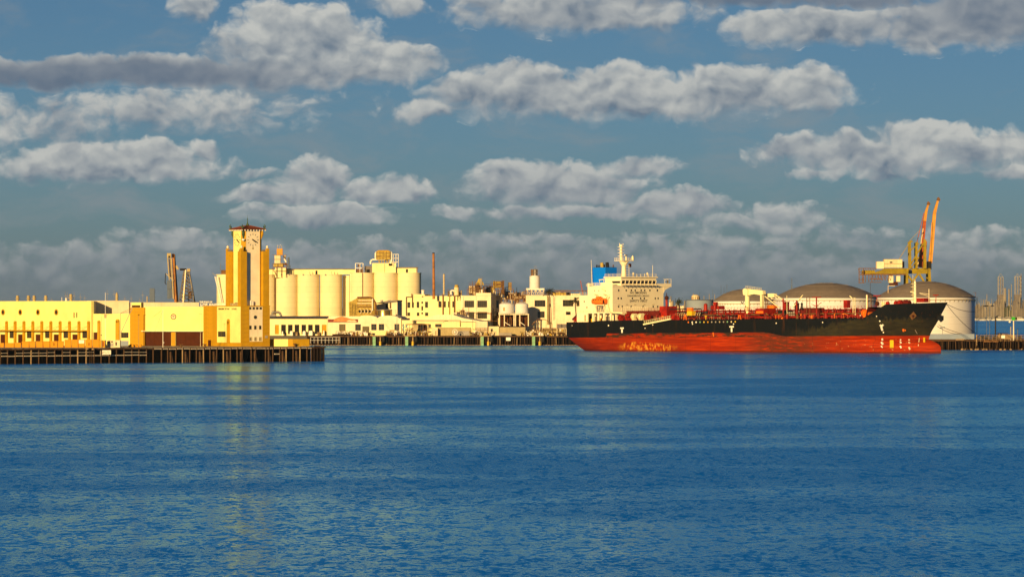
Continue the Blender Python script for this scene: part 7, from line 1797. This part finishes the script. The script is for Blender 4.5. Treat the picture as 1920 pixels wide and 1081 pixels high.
def dome_tank(px, rpx, yrim, yapex, yb, Y, lab, band=True, smooth=True):
    f = Fr(px, yb, Y, 0); t = thing('storage_tank', lab, 'tank', f, None); r_ = rpx * f.s; zt = f.z(yrim); za_ = f.z(yapex)
    MB().lathe(0, 0, [(r_, -1.5), (r_, zt)], 64).build('shell', 'tankwhite', t)
    h_ = za_ - zt; Rr = (r_*r_ + h_*h_) / (2*h_); cz = za_ - Rr
    prof = [(r_*1.004*math.cos(0), zt + .02)]
    for i in range(1, 11): x = r_ * (1 - i/10); prof.append((max(x, .05), cz + math.sqrt(Rr*Rr - x*x)))
    dm = MB().lathe(0, 0, prof, 48).build('dome', 'dome', t)
    # panel seams of the dome
    g = MB()
    for i in range(24):
        an = 2*math.pi*i/24
        for (ra, za1), (rb_, zb1) in zip(prof[::3], prof[3::3]): g.bar((ra*math.cos(an), ra*math.sin(an), za1 + .02), (rb_*math.cos(an), rb_*math.sin(an), zb1 + .02), .09)
    for (rr_, zz) in prof[2:9:3]:
        for i in range(36): a0, a1 = 2*math.pi*i/36, 2*math.pi*(i+1)/36; g.bar((rr_*math.cos(a0), rr_*math.sin(a0), zz + .02), (rr_*math.cos(a1), rr_*math.sin(a1), zz + .02), .08)
    g.build('seam', 'dome', dm)
    MB().lathe(0, 0, [(r_ + .12, zt - .35), (r_ + .35, zt - .1), (r_ + .2, zt + .1)], 64).build('rim', 'roof_grey', t)
    if band:
        zb_ = f.z(yrim + 5.8); MB().lathe(0, 0, [(r_ + .02, zb_ - .12), (r_ + .5, zb_ - .1), (r_ + .5, zb_ + .05), (r_ + .02, zb_ + .1)], 64).build('wind_girder', 'tan', t)
        g = MB()
        for i in range(60): an = 2*math.pi*i/60; g.bar((r_*math.cos(an), r_*math.sin(an), zb_ - .9), ((r_+.4)*math.cos(an), (r_+.4)*math.sin(an), zb_), .09)
        g.build('girder_bracket', 'tan', t)
    return t, f, r_, zt
t, f, r_, zt = dome_tank(1736, 91.5, 556, 527, 632, 1962, 'largest white domed tank, behind the tanker bow')
g = MB(); x = r_ + .3
g.bar((x, -.5, zt - .6), (x, -.5, zt + 1.6), .12).bar((x - .8, -.5, zt + 1.6), (x + .4, -.5, zt + 1.6), .12).bar((x + .3, -.5, 0), (x + .3, -.5, zt), .1).bar((x + .7, -.5, 0), (x + .7, -.5, zt), .1).build('ladder', 'rust', t)
g = MB(); a0 = Vector((-r_*.8, -r_*.35, zt + 1.2)); g.bar(a0, a0 + Vector((0, 0, 3.0)), .18).bar(a0 + Vector((0, 0, 3.0)), a0 + Vector((2.6, 0, 3.0)), .18).build('vent_pipe', 'container', t)
dome_tank(1549, 97, 557, 530, 630, 2060, 'second white domed tank, rising behind the tanker deck pipes')
dome_tank(1398, 60, 563, 541.5, 626, 2240, 'smallest domed tank, behind the cream deck crane')
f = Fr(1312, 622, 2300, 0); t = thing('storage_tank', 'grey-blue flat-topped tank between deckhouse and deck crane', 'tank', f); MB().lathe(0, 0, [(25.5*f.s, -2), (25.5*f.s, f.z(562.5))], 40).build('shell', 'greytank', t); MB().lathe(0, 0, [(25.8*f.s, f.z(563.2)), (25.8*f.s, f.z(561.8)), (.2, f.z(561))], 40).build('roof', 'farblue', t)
f = Fr(1304, 566, 2380, 0); t = thing('sphere_tank', 'small ribbed cream drum tank showing above the grey-blue tank', 'tank', f); s_ = f.s
MB().lathe(0, 0, [(7.6*s_, -3), (7.6*s_, f.z(556)), (6.2*s_, f.z(553.5)), (3.5*s_, f.z(552.3)), (.2, f.z(552))], 20).build('shell', 'container', t)
for i in range(7): an = math.pi*(1 + (i + .5)/7); MB().bar((7.7*s_*math.cos(an), 7.7*s_*math.sin(an), -3), (7.7*s_*math.cos(an), 7.7*s_*math.sin(an), f.z(556)), .25).build('rib', 'rust', t)
# low jumble behind the deckhouse
f = Fr(1268, 600, 2420, 0); t = thing('process_plant', 'pale refinery sheds and pipes right of the tanker deckhouse', 'plant', f); s_ = f.s; rn = random.Random(17)
MB().box(-9*s_, 14*s_, 0, 6, -4, f.z(573)).build('building', 'whitewall', t)
for i in range(9): x = rn.uniform(-14, 20)*s_; MB().cyl((x, -1, 0), (x, -1, f.z(rn.uniform(555, 570))), rn.uniform(.2, .5), n=6).build('column', rn.choice(('whitewall', 'pipe', 'steel')), t)
fo = Fr(1273, 600, 2400, 0); t = thing('tree', 'dark distant tree right of the tanker deckhouse', 'tree', fo); rr = random.Random(5); g = MB(); s_ = fo.s
for i in range(160):
    c = Vector((rr.gauss(0, .7), rr.gauss(0, .7), fo.z(566) + rr.gauss(0, .7))); u_ = Vector((rr.uniform(-1, 1), rr.uniform(-1, 1), rr.uniform(-1, 1))).normalized() * .3; v_ = u_.orthogonal().normalized() * .25; g.poly([c - u_, c + v_, c + u_, c - v_])
stuff(g.build('crown', 'foliage', t)); MB().cyl((0, 0, -2), (0, 0, fo.z(568)), .2, n=6).build('trunk', 'trunk', t)

# mooring lines from the bow
def line(p0, p1, sag, lab):
    pts = [p0 + (p1 - p0) * i / 12 - Vector((0, 0, sag * 4 * (i/12) * (1 - i/12))) for i in range(13)]
    o = MB().path(pts, .09, 5).build('mooring_line', 'rope'); tag(o, lab, 'rope', 'mooring lines from the bow')
line(W3(1774, 569, 1745), W3(1831, 625, YR + 2), 1.0, 'steep mooring rope from the bow tip down past the tank edge')
line(W3(1776, 570, 1745), W3(1829, 584, 1944), .8, 'nearly level mooring rope from the bow tip across the tank')
line(W3(1760, 609, 1748), W3(1803, 625, YR + 2), .3, 'lower mooring rope from the stem past the grey lamp post')
line(W3(1757, 611, 1748), W3(1800, 626, YR + 2), .7, 'lowest sagging mooring rope from the stem')

# ------------------------------------------------------------------ big gantry crane beyond the domed tanks
YC = 3000.0
f = Fr(1700, 600, YC, 0); t = thing('gantry_crane', 'yellow container gantry crane with raised orange boom', 'crane', f); s_ = f.s
def cz(py): return f.z(py)
def cxx(px): return (px - 1700) * s_
def cb(name, m, px0, px1, py0, py1, y0=-3, y1=3): return MB().box(cxx(px0), cxx(px1), y0, y1, cz(py1), cz(py0)).build(name, m, t)
# main girder, tapering to the back reach
MB().prism([(cxx(1632), cz(513)), (cxx(1738.5), cz(513)), (cxx(1738.5), cz(502.5)), (cxx(1658), cz(503)), (cxx(1654), cz(505.5))], -3, 3).build('girder', 'craneyellow', t)
cb('back_reach', 'craneyellow', 1616, 1640, 506.5, 515, -2.5, 2.5)
for yy in (-9, 9): pass
cb('cable_tray', 'rust', 1612, 1700, 513.2, 515.5, -3.2, -2.6)
cb('girder_plate', 'steel', 1703.5, 1709, 501.5, 513, -3.1, -2.9)
cb('machinery_house', 'container', 1657, 1690.5, 486.2, 501.8, -5, 5); MB().box(cxx(1656.6), cxx(1691), -5.2, 5.2, cz(486.2), cz(485.8)).build('house_roof', 'tan', t)
for i in range(1, 6): x = cxx(1657 + i * 5.6); MB().box(x - .12, x + .12, -5.12, -5.0, cz(501.8), cz(486.2)).build('house_rib', 'container', t)
MB().box(cxx(1657), cxx(1690.5), -5.15, -5.02, cz(494.8), cz(494.2)).build('house_rib', 'rust', t)
MB().box(cxx(1667), cxx(1672), -5.2, -5.02, cz(493), cz(490.5)).build('house_emblem', 'dark', t)
cb('electrical_house', 'whitewall', 1643, 1656.5, 490.2, 503.5, -4, 4); cb('house_vent', 'dark', 1691, 1695, 490, 502, -3, 3)
# legs and frames
for px0, px1, w_ in ((1697, 1701, 3), (1738, 1742.5, 3)):
    for yy in (-8, 8): MB().prism([(cxx(px0) - (.8 if px0 < 1700 else -.8), cz(602)), (cxx(px1) + (.0 if px0 < 1700 else 1.6), cz(602)), (cxx(px1), cz(503)), (cxx(px0), cz(503))], yy - 1, yy + 1).build('leg', 'craneyellow', t)
for (p0, q0, p1, q1) in ((1700, 540, 1720, 513), (1719, 540, 1700, 516), (1738, 540, 1722, 514)):
    MB().bar((cxx(p0), -7.5, cz(q0)), (cxx(p1), -7.5, cz(q1)), 1.1).build('brace', 'craneyellow', t)
MB().box(cxx(1697), cxx(1742), -8, -7, cz(561), cz(555)).build('sill_beam', 'craneyellow', t)
# apex frame
for px in (1706, 1717.5, 1733):
    for yy in (-4, 4): MB().bar((cxx(px), yy, cz(503)), (cxx(px + (-1 if px < 1710 else 0)), yy, cz(453 if px < 1712 else (455 if px < 1725 else 449))), 1.3 if px < 1730 else 1.7).build('apex_post', 'craneyellow', t)
MB().bar((cxx(1704), -4, cz(452.6)), (cxx(1710), -4, cz(452.6)), 1.0).bar((cxx(1716), -4, cz(455)), (cxx(1720), -4, cz(455)), 1.0).build('apex_head', 'craneyellow', t)
MB().bar((cxx(1704), -4, cz(500)), (cxx(1731), -4, cz(455)), .8).bar((cxx(1706), -4, cz(470)), (cxx(1722), -4, cz(456)), .6).bar((cxx(1708), -4, cz(502)), (cxx(1722), -4, cz(482)), .6).build('apex_brace', 'craneyellow', t)
MB().bar((cxx(1685), -4, cz(485.5)), (cxx(1702), -4, cz(458)), .5).bar((cxx(1704), -4, cz(452)), (cxx(1724), -4, cz(431)), .35).build('backstay', 'steel', t)
# raised booms: the near red-orange one and the far orange one
def boom(pts, yy, w0, m_, name='boom', d=1.6):
    for (a_, b_, w_) in zip(pts, pts[1:], w0):
        p, q = Vector((cxx(a_[0]), yy, cz(a_[1]))), Vector((cxx(b_[0]), yy, cz(b_[1])))
        dvec = (q - p).normalized(); n_ = Vector((dvec.z, 0, -dvec.x)) * w_[0] * s_ / 2; n2 = Vector((dvec.z, 0, -dvec.x)) * w_[1] * s_ / 2
        mb = MB(); v_ = []
        for off in (-d, d):
            o = Vector((0, off, 0)); v_ += [p - n_ + o, p + n_ + o, q + n2 + o, q - n2 + o]
        mb._add(v_, [(0,1,2,3),(7,6,5,4),(0,4,5,1),(1,5,6,2),(2,6,7,3),(3,7,4,0)]); mb.build(name, m_, t)
boom([(1726.5, 501), (1734.5, 414)], 4, [(7, 5.8)], 'boomred'); boom([(1734.5, 414), (1737.5, 396), (1741, 384)], 3.8, [(5.8, 4.6), (4.6, 3)], 'boomorange')
boom([(1721, 500), (1731.5, 428)], 2.4, [(1.6, 1.4)], 'container', 'boom_chord', .5); boom([(1718, 462), (1733, 399)], 2.6, [(1.2, 1.0)], 'boomred', 'boom_chord', .5)
boom([(1742.5, 493), (1746, 455), (1750.5, 400), (1756.5, 377)], -6, [(7, 6.6), (6.6, 6.0), (6.0, 3.5)], 'boomorange'); boom([(1741.5, 490), (1745.5, 417)], -7.8, [(2, 1.8)], 'boomorange', 'boom_chord', .5)
boom([(1736.5, 486), (1738, 452)], 3, [(1.6, 1.6)], 'boomred', 'boom_chord', .5)
for px, py, yy in ((1742, 382, 4), (1758, 374.5, -6)): MB().cyl((cxx(px), yy - 1.5, cz(py)), (cxx(px), yy + 1.5, cz(py)), 3.2*s_, n=14).bar((cxx(px - 2), yy, cz(py - 3)), (cxx(px + 1), yy, cz(py - 4)), .6).build('boom_sheave', 'rust', t)
MB().box(cxx(1738.5), cxx(1744.5), -7.9, 5, cz(505), cz(490)).build('hinge_block', 'dark', t)
# trolley, cab and hanging walkway lattice
MB().box(cxx(1666), cxx(1674), -4, 4, cz(530), cz(517)).box(cxx(1680), cxx(1687), -4, 4, cz(528), cz(517)).build('trolley', 'whitewall', t)
MB().box(cxx(1668), cxx(1683), -3, 3, cz(535), cz(528)).build('spreader', 'brown', t); MB().box(cxx(1667), cxx(1673), -3, 3, cz(521), cz(515.5)).build('operator_cab', 'brown', t)
g = MB(); yy = -4
for px in range(1610, 1660, 6): g.bar((cxx(px), yy, cz(515)), (cxx(px), yy, cz(529 if px < 1640 else 525)), .35)
for px in (1610, 1618): g.bar((cxx(px), yy, cz(503)), (cxx(px), yy, cz(530)), .45)
for (a_, b_, q) in ((1609, 1620, 530), (1609, 1620, 524), (1630, 1652, 529), (1609, 1642, 503), (1609, 1620, 510), (1630, 1655, 523)): g.bar((cxx(a_), yy, cz(q)), (cxx(b_), yy, cz(q)), .4)
for i in range(8): px = 1630 + i * 5; g.bar((cxx(px), yy, cz(516)), (cxx(px + 4), yy, cz(526)), .22).bar((cxx(px + 4), yy, cz(526)), (cxx(px + 5), yy, cz(516)), .22)
for i in range(8): px = 1609 + i * 4.5; g.bar((cxx(px), yy, cz(507)), (cxx(px), yy, cz(503)), .2)
g.build('hanging_walkway', 'rust', t)
MB().cyl((cxx(1631), -4, cz(530)), (cxx(1631), -4, cz(560)), .12, n=5).build('cable', 'rope', t)

# ------------------------------------------------------------------ left: raised crane booms and lattice tower behind the warehouses
YL = 2600.0
f = Fr(322, 600, YL, 0); t = thing('ship_unloader', 'rusty cream ship unloader boom raised behind the warehouses', 'crane', f); s_ = f.s
def lx(px): return (px - 322) * s_
def lb_(name, m, p0, q0, p1, q1, w, d=.8, y=0):
    a_, b_ = Vector((lx(p0), y, f.z(q0))), Vector((lx(p1), y, f.z(q1))); dv = (b_ - a_).normalized(); n_ = Vector((dv.z, 0, -dv.x)) * w * s_ / 2
    mb = MB(); v_ = []
    for off in (-d, d): o = Vector((0, off, 0)); v_ += [a_ - n_ + o, a_ + n_ + o, b_ + n_ + o, b_ - n_ + o]
    mb._add(v_, [(0,1,2,3),(7,6,5,4),(0,4,5,1),(1,5,6,2),(2,6,7,3),(3,7,4,0)]); return mb.build(name, m, t)
lb_('boom', 'chimney_rust', 330, 582, 325, 476, 4.2, 1.2); lb_('boom', 'rust', 333, 570, 326.5, 477, 2.8, 1.2, 1.4); lb_('chord', 'tan', 325.5, 560, 321.5, 484, 2.2, .5, -1.6); lb_('chord', 'tan', 318, 525, 314.8, 484, 2.0, .5, -1.6)
lb_('web', 'steel', 320, 520, 318.5, 484, 3.0, .3, -.4)
MB().box(lx(313.5), lx(321), -1.8, .5, f.z(483.5), f.z(474.5)).build('head_house', 'tan', t); MB().box(lx(322.5), lx(326.5), -1.2, 1.5, f.z(483), f.z(475.5)).build('sheave', 'rust', t)
MB().box(lx(316), lx(319.5), -1.9, -1.8, f.z(483), f.z(479.5)).build('opening', 'dark', t)
MB().box(lx(313.5), lx(322), -2, .5, f.z(541), f.z(526)).box(lx(314), lx(319), -1.5, .5, f.z(560), f.z(541)).box(lx(319.5), lx(322.5), -1.5, .5, f.z(559), f.z(541)).build('operator_cab', 'farblue', t)
lb_('outrigger', 'tan', 326, 526, 312, 513, 1.4, .4, -1.8); MB().path([(lx(310.5), 0, f.z(512)), (lx(309.5), 0, f.z(530)), (lx(312), 0, f.z(533))], .2, 6).build('hose', 'ink', t)
lb_('brace', 'tan', 330, 498, 334, 505, 4, .6, .4)
for i in range(9): lb_('rung', 'rust', 316.5 + i*.35, 488 + i*4, 323 + i*.35, 486.5 + i*4, .5, .2, -1.7)
f = Fr(350, 600, YL + 30, 0); t = thing('lattice_tower', 'grey lattice tower beside the raised rusty boom', 'tower', f); s_ = f.s
def lerp3(a, b, q): return (a[0] + (b[0]-a[0])*q, a[1] + (b[1]-a[1])*q, a[2] + (b[2]-a[2])*q)
legs = [((-14*s_, -3, f.z(568)), (-5*s_, -1.5, f.z(508))), ((-5*s_, -6, f.z(568)), (-1*s_, -2.5, f.z(506))), ((16*s_, -3, f.z(568)), (5*s_, -1.5, f.z(508))), ((3*s_, 4, f.z(568)), (1*s_, 1.5, f.z(508)))]
g = MB()
for i, (a, b) in enumerate(legs): MB().bar(a, b, .62 if i in (1, 2) else .4).build('leg', 'whitewall' if i == 1 else 'steel', t)
for k in range(9):
    q0, q1 = k / 9, (k + 1) / 9
    for i, j in ((0, 1), (1, 2), (2, 3), (3, 0)):
        g.bar(lerp3(*legs[i], q0), lerp3(*legs[j], q1), .3)
        if k % 2 == 0: g.bar(lerp3(*legs[i], q0), lerp3(*legs[j], q0), .3)
g.build('lattice', 'steel', t)
MB().box(-12*s_, -1*s_, -2, 2, f.z(507), f.z(503)).build('head_machinery', 'dark', t); MB().box(1*s_, 7*s_, -2, 1, f.z(509), f.z(503.5)).build('head_frame', 'tan', t)
MB().box(-8*s_, -3*s_, -3, 1, f.z(562), f.z(549)).build('cabin', 'container', t); MB().box(4*s_, 9*s_, -1, 3, f.z(560), f.z(546)).build('winch_house', 'rust', t)

# ------------------------------------------------------------------ distance: skyline, refinery, marina
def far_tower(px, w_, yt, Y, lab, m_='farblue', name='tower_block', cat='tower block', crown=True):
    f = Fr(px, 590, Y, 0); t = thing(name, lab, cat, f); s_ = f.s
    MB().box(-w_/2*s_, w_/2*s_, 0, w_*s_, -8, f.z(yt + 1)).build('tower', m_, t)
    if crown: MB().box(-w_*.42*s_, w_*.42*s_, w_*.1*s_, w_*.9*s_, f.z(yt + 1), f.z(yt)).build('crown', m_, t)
far_tower(285, 9.5, 540, 11500, 'haze-blue skyscraper far behind the tiled bay')
rn = random.Random(90)
mast_px = (87, 97, 123, 126.5, 139, 159, 151, 201, 214, 234, 246, 262, 267.5)
src = None
for i, px in enumerate(mast_px):
    f = Fr(px, 580, 5200, 0)
    if src is None:
        src = thing('radio_mast', 'thin distant mast on the horizon behind the left warehouses', 'mast', f, 'thin masts behind the warehouses'); MB().cyl((0, 0, -6), (0, 0, 16), .3, .15, n=5).build('pole', 'fargrey', src); MB().bar((-1.5, 0, 12.5), (1.5, 0, 12.5), .3).build('arm', 'fargrey', src); t = src
    else: t = copy_tree(src); t.location = (f.X0, f.Y0, f.zb)
    t.scale = (1, 1, rn.uniform(.7, 1.35))
f = Fr(219, 580, 3200, 0); t = thing('tan_silo', 'small distant tan tower behind the upper storey', 'tower', f); s_ = f.s
MB().lathe(0, 0, [(2.6*s_, -3), (2.6*s_, f.z(552.5)), (1.4*s_, f.z(549)), (.1, f.z(547.5))], 12).build('tower', 'tan', t)
f = Fr(276, 580, 4200, 0); t = thing('grey_flue', 'small grey flue left of the far skyscraper', 'flue', f); s_ = f.s; MB().cyl((0, 0, -4), (0, 0, f.z(555)), 1.5*s_, n=8).build('stack', 'concrete', t)
# thin antennas behind the deckhouse and domes
for i, (px, yt, lab) in enumerate(((1312, 547, 'thin dark aerial behind the cream drum tank'), (1336.5, 543, 'thin dark aerial between the tanks, first of four'), (1352, 534, 'tall aerial behind the smallest dome, second of four'), (1357.5, 537, 'tall aerial behind the smallest dome, third of four'), (1363, 533, 'tallest aerial behind the smallest dome, fourth of four'))):
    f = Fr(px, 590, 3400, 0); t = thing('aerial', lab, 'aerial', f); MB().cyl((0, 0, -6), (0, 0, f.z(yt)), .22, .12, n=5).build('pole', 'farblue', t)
f = Fr(1484.5, 590, 3600, 0); t = thing('lattice_mast', 'distant dark lattice mast rising left of the second dome', 'mast', f); s_ = f.s
g = MB()
for dx_ in (-4, 4): g.bar((dx_*s_, 0, -4), (dx_*.15*s_, 0, f.z(535)), .4)
for i in range(9): z0 = f.z(575) + (f.z(537) - f.z(575)) * i / 9; w_ = 3.2*(1 - i/9)*s_ + .2; g.bar((-w_, 0, z0), (w_, 0, z0 + 1.4), .28)
g.bar((0, 0, f.z(536)), (0, 0, f.z(521)), .5).build('lattice', 'farblue', t)
far_px = [(1300 + 5*i, 556 + rn.uniform(-7, 7)) for i in range(10)]
for i, (px, yt) in enumerate(far_px):
    f = Fr(px, 595, 5200, 0)
    if i == 0:
        srcc = thing('refinery_column', 'slim distant refinery column between deckhouse and crane', 'column', f, 'distant refinery columns'); MB().cyl((0, 0, -8), (0, 0, 20), .55, .4, n=6).build('shell', 'refinery', srcc); MB().box(-1.2, 1.2, -.5, .5, 12, 12.5).build('platform', 'fargrey', srcc); t = srcc
    else: t = copy_tree(srcc); t.location = (f.X0, f.Y0, f.zb)
    t.scale = (1, 1, max(.5, (f.z(yt)) / 20))
# refinery at the right edge
YF = 8600.0
f = Fr(1885, 598, YF, 0, zb=2.0); s_ = f.s
def col(px, yt, w_, lab, m_='refinery', plats=3, cap=True):
    ff = Fr(px, 598, YF + rn.uniform(-60, 60), 0, zb=2.0); t = thing('refinery_tower', lab, 'refinery tower', ff); s = ff.s; z = ff.z(yt)
    MB().lathe(0, 0, [(w_/2*s, 0), (w_/2*s, z*.7), (w_*.42*s, z*.72), (w_*.42*s, z - 1), (.2, z)], 10).build('shell', m_, t)
    for k in range(plats): zz_ = z * (.35 + .2*k); MB().lathe(0, 0, [(w_*.5*s, zz_), (w_*.85*s, zz_), (w_*.85*s, zz_ + 1), (w_*.5*s, zz_ + 1)], 10).build('platform', 'fargrey', t)
col(1884.5, 539, 4.6, 'tall cream refinery column with rounded top'); col(1879, 560, 2.6, 'short cream refinery column left of the tall one'); col(1892, 541, 3.2, 'hooked cream refinery pipe column', plats=2); col(1896.5, 532, 1.8, 'slim pale refinery chimney', plats=1); col(1912, 558, 2.4, 'cream refinery column under the right coker frame'); col(1881.5, 553, 2.2, 'cream column tucked between two refinery towers', plats=1); col(1918, 561, 2.2, 'cream refinery column at the right picture edge'); col(1903.8, 575, 2.6, 'short pale refinery column below the right coker frame', plats=1)
col(1850.5, 551, 1.6, 'lone pinkish refinery chimney left of the coker frames', plats=0)
for px0, px1, yt, lab in ((1872, 1881, 519, 'left grey open steel coker frame of the refinery'), (1903.5, 1913, 517.5, 'right grey open steel coker frame of the refinery')):
    ff = Fr((px0 + px1)/2, 598, YF + 40, 0, zb=2.0); t = thing('coker_frame', lab, 'refinery frame', ff); s = ff.s; hw = (px1 - px0)/2*s; g = MB()
    for x in (-hw, 0, hw):
        for y in (0, hw*2): g.bar((x, y, 0), (x, y, ff.z(yt)), .9)
    k = 0; z = 20
    while z < ff.z(yt):
        for y in (0, hw*2): g.bar((-hw, y, z), (hw, y, z), .6).bar((-hw, y, z), (0, y, z + 6), .3).bar((hw, y, z), (0, y, z + 6), .3)
        z += 7
    g.build('frame', 'fargrey', t); MB().box(-hw*1.3, hw*1.3, -1, hw*2 + 2, 0, ff.z(552)).build('lower_block', 'refinery_dark', t)
ff = Fr(1914.5, 598, YF + 20, 0, zb=2.0); t = thing('flare_stack', 'thin banded flare stack beside the right coker frame', 'stack', ff); MB().cyl((0, 0, 0), (0, 0, ff.z(513)), 1.1*ff.s, .7*ff.s, n=8).build('stack', 'refinery', t)
for i in range(6): z = ff.z(520 + 7*i); MB().cyl((0, 0, z), (0, 0, z + 2.5), 1.3*ff.s, n=8).build('band', 'refinery_dark', t)
# refinery sheds: one long low pile of blocks each its own thing
for i, (p0, p1, yt, m_, lab) in enumerate(((1829, 1846, 567, 'refinery_dark', 'low brown refinery blocks beside the largest domed tank'), (1846, 1866, 565, 'fargrey', 'grey-brown refinery blocks behind the marina masts'), (1866, 1884, 560, 'refinery_dark', 'brown refinery block under the left coker frame'), (1884, 1902, 571, 'foliage', 'dark wooded rise behind the marina'), (1900, 1935, 563, 'refinery_dark', 'brown refinery blocks at the right picture edge'))):
    ff = Fr((p0 + p1)/2, 598, YF - 50 - 12*i, 0, zb=2.0); t = thing('refinery_block', lab, 'refinery', ff); s = ff.s; hw = (p1 - p0)/2*s; g = MB(); rr = random.Random(100 + i)
    x = -hw
    while x < hw: w_ = rr.uniform(2, 5); h_ = ff.z(yt) * rr.uniform(.55, 1.05); g.box(x, min(hw, x + w_), 0, 14, -2, h_); x += w_
    g.build('blocks', m_, t)
    pg = MB()
    for k in range(12): xx = rr.uniform(-hw, hw); pg.cyl((xx, -1, 0), (xx, -1, ff.z(yt) * rr.uniform(.5, 1.25)), rr.uniform(.3, .7), n=5)
    pg.build('pipes', 'refinery', t)
# marina boats
YM = 7560.0
def sailboat(motor=False):
    t = thing('motor_boat' if motor else 'sailing_boat', '', 'boat', loc=(0, 0, 0))
    L_ = 11; vs = []
    hullm = MB().prismz([(-5.5, -1.6), (1.5, -1.8), (5.8, 0), (1.5, 1.8), (-5.5, 1.6)], -.2, 1.5); hullm.build('hull', 'boatwhite', t)
    if motor: MB().box(-4.5, 1.5, -1.3, 1.3, 1.51, 3.6).build('cabin', 'boatwhite', t); MB().box(-4.4, 1.4, -1.35, -1.3, 2.3, 3.0).build('window', 'dark', t); MB().box(-4.7, -.5, -1.4, 1.4, 4.4, 4.6).build('canopy', 'boatblue', t)
    else:
        MB().box(-2.5, 2, -1, 1, 1.51, 2.3).build('cabin', 'boatwhite', t); MB().cyl((.6, 0, 1.5), (.6, 0, 19), .16, .1, n=5).build('mast', 'refinery', t); MB().cyl((.5, 0, 3), (-4.6, 0, 3.1), .28, n=6).build('furled_sail', 'boatblue', t)
    return t
sbm = None; mbm = None
cands = [(1829 + i * 1.55 + rn.uniform(-.6, .6)) for i in range(62)]
for i, px in enumerate(cands):
    Yb = YM + rn.uniform(-90, 60)
    if i % 6 == 5:
        if mbm is None: mbm = sailboat(True); t = mbm
        else: t = copy_tree(mbm)
        t['label'] = 'small white motor boat moored in the far marina'; t['group'] = 'motor boats in the far marina'; sc1 = rn.uniform(.9, 1.5)
        t.scale = (sc1, sc1, sc1)
    else:
        if sbm is None: sbm = sailboat(False); t = sbm
        else: t = copy_tree(sbm)
        t['label'] = 'small sailing boat with bare mast in the far marina'; t['group'] = 'sailing boats in the far marina'
        t.scale = (1, 1, rn.choice((.75, .9, 1.0, 1.2, 1.45)))
    t.location = ((px - CXP) * Yb / F, Yb, 0); t.rotation_euler = (0, 0, rn.uniform(-.6, .6))
ff = Fr(1913, 600, YM - 140, 0, zb=0.0); t = thing('yacht', 'large cream motor yacht in the marina right of the green beacon', 'yacht', ff); s = ff.s
MB().prism([(-7*s, -.3), (6.5*s, -.3), (7.6*s, 2.6), (-7.4*s, 2.2)], -2.4, 2.4).build('hull', 'boatwhite', t); MB().prism([(-6*s, 2.3), (4.6*s, 2.4), (2.6*s, 4.6), (-5*s, 4.6)], -1.8, 1.8).build('cabin', 'boatwhite', t); MB().box(-4.8*s, 2.8*s, -1.86, -1.8, 3.2, 4.0).build('window', 'dark', t)

# ------------------------------------------------------------------ air
hm_ = bpy.data.materials.new('haze'); hm_.use_nodes = True; hm_.node_tree.nodes.clear()
ht = NT(hm_.node_tree); pv = ht.n('ShaderNodeVolumePrincipled'); pv.inputs['Color'].default_value = (.50, .72, 1.0, 1); pv.inputs['Density'].default_value = 1.6e-5; pv.inputs['Anisotropy'].default_value = 0.2
ho = ht.n('ShaderNodeOutputMaterial'); ht.lk(pv.outputs[0], ho.inputs['Volume'])
M['haze'] = hm_
hb = MB().box(-31000, 31000, -100, 60500, -15, 96).build('haze', hm_); hb['kind'] = 'stuff'
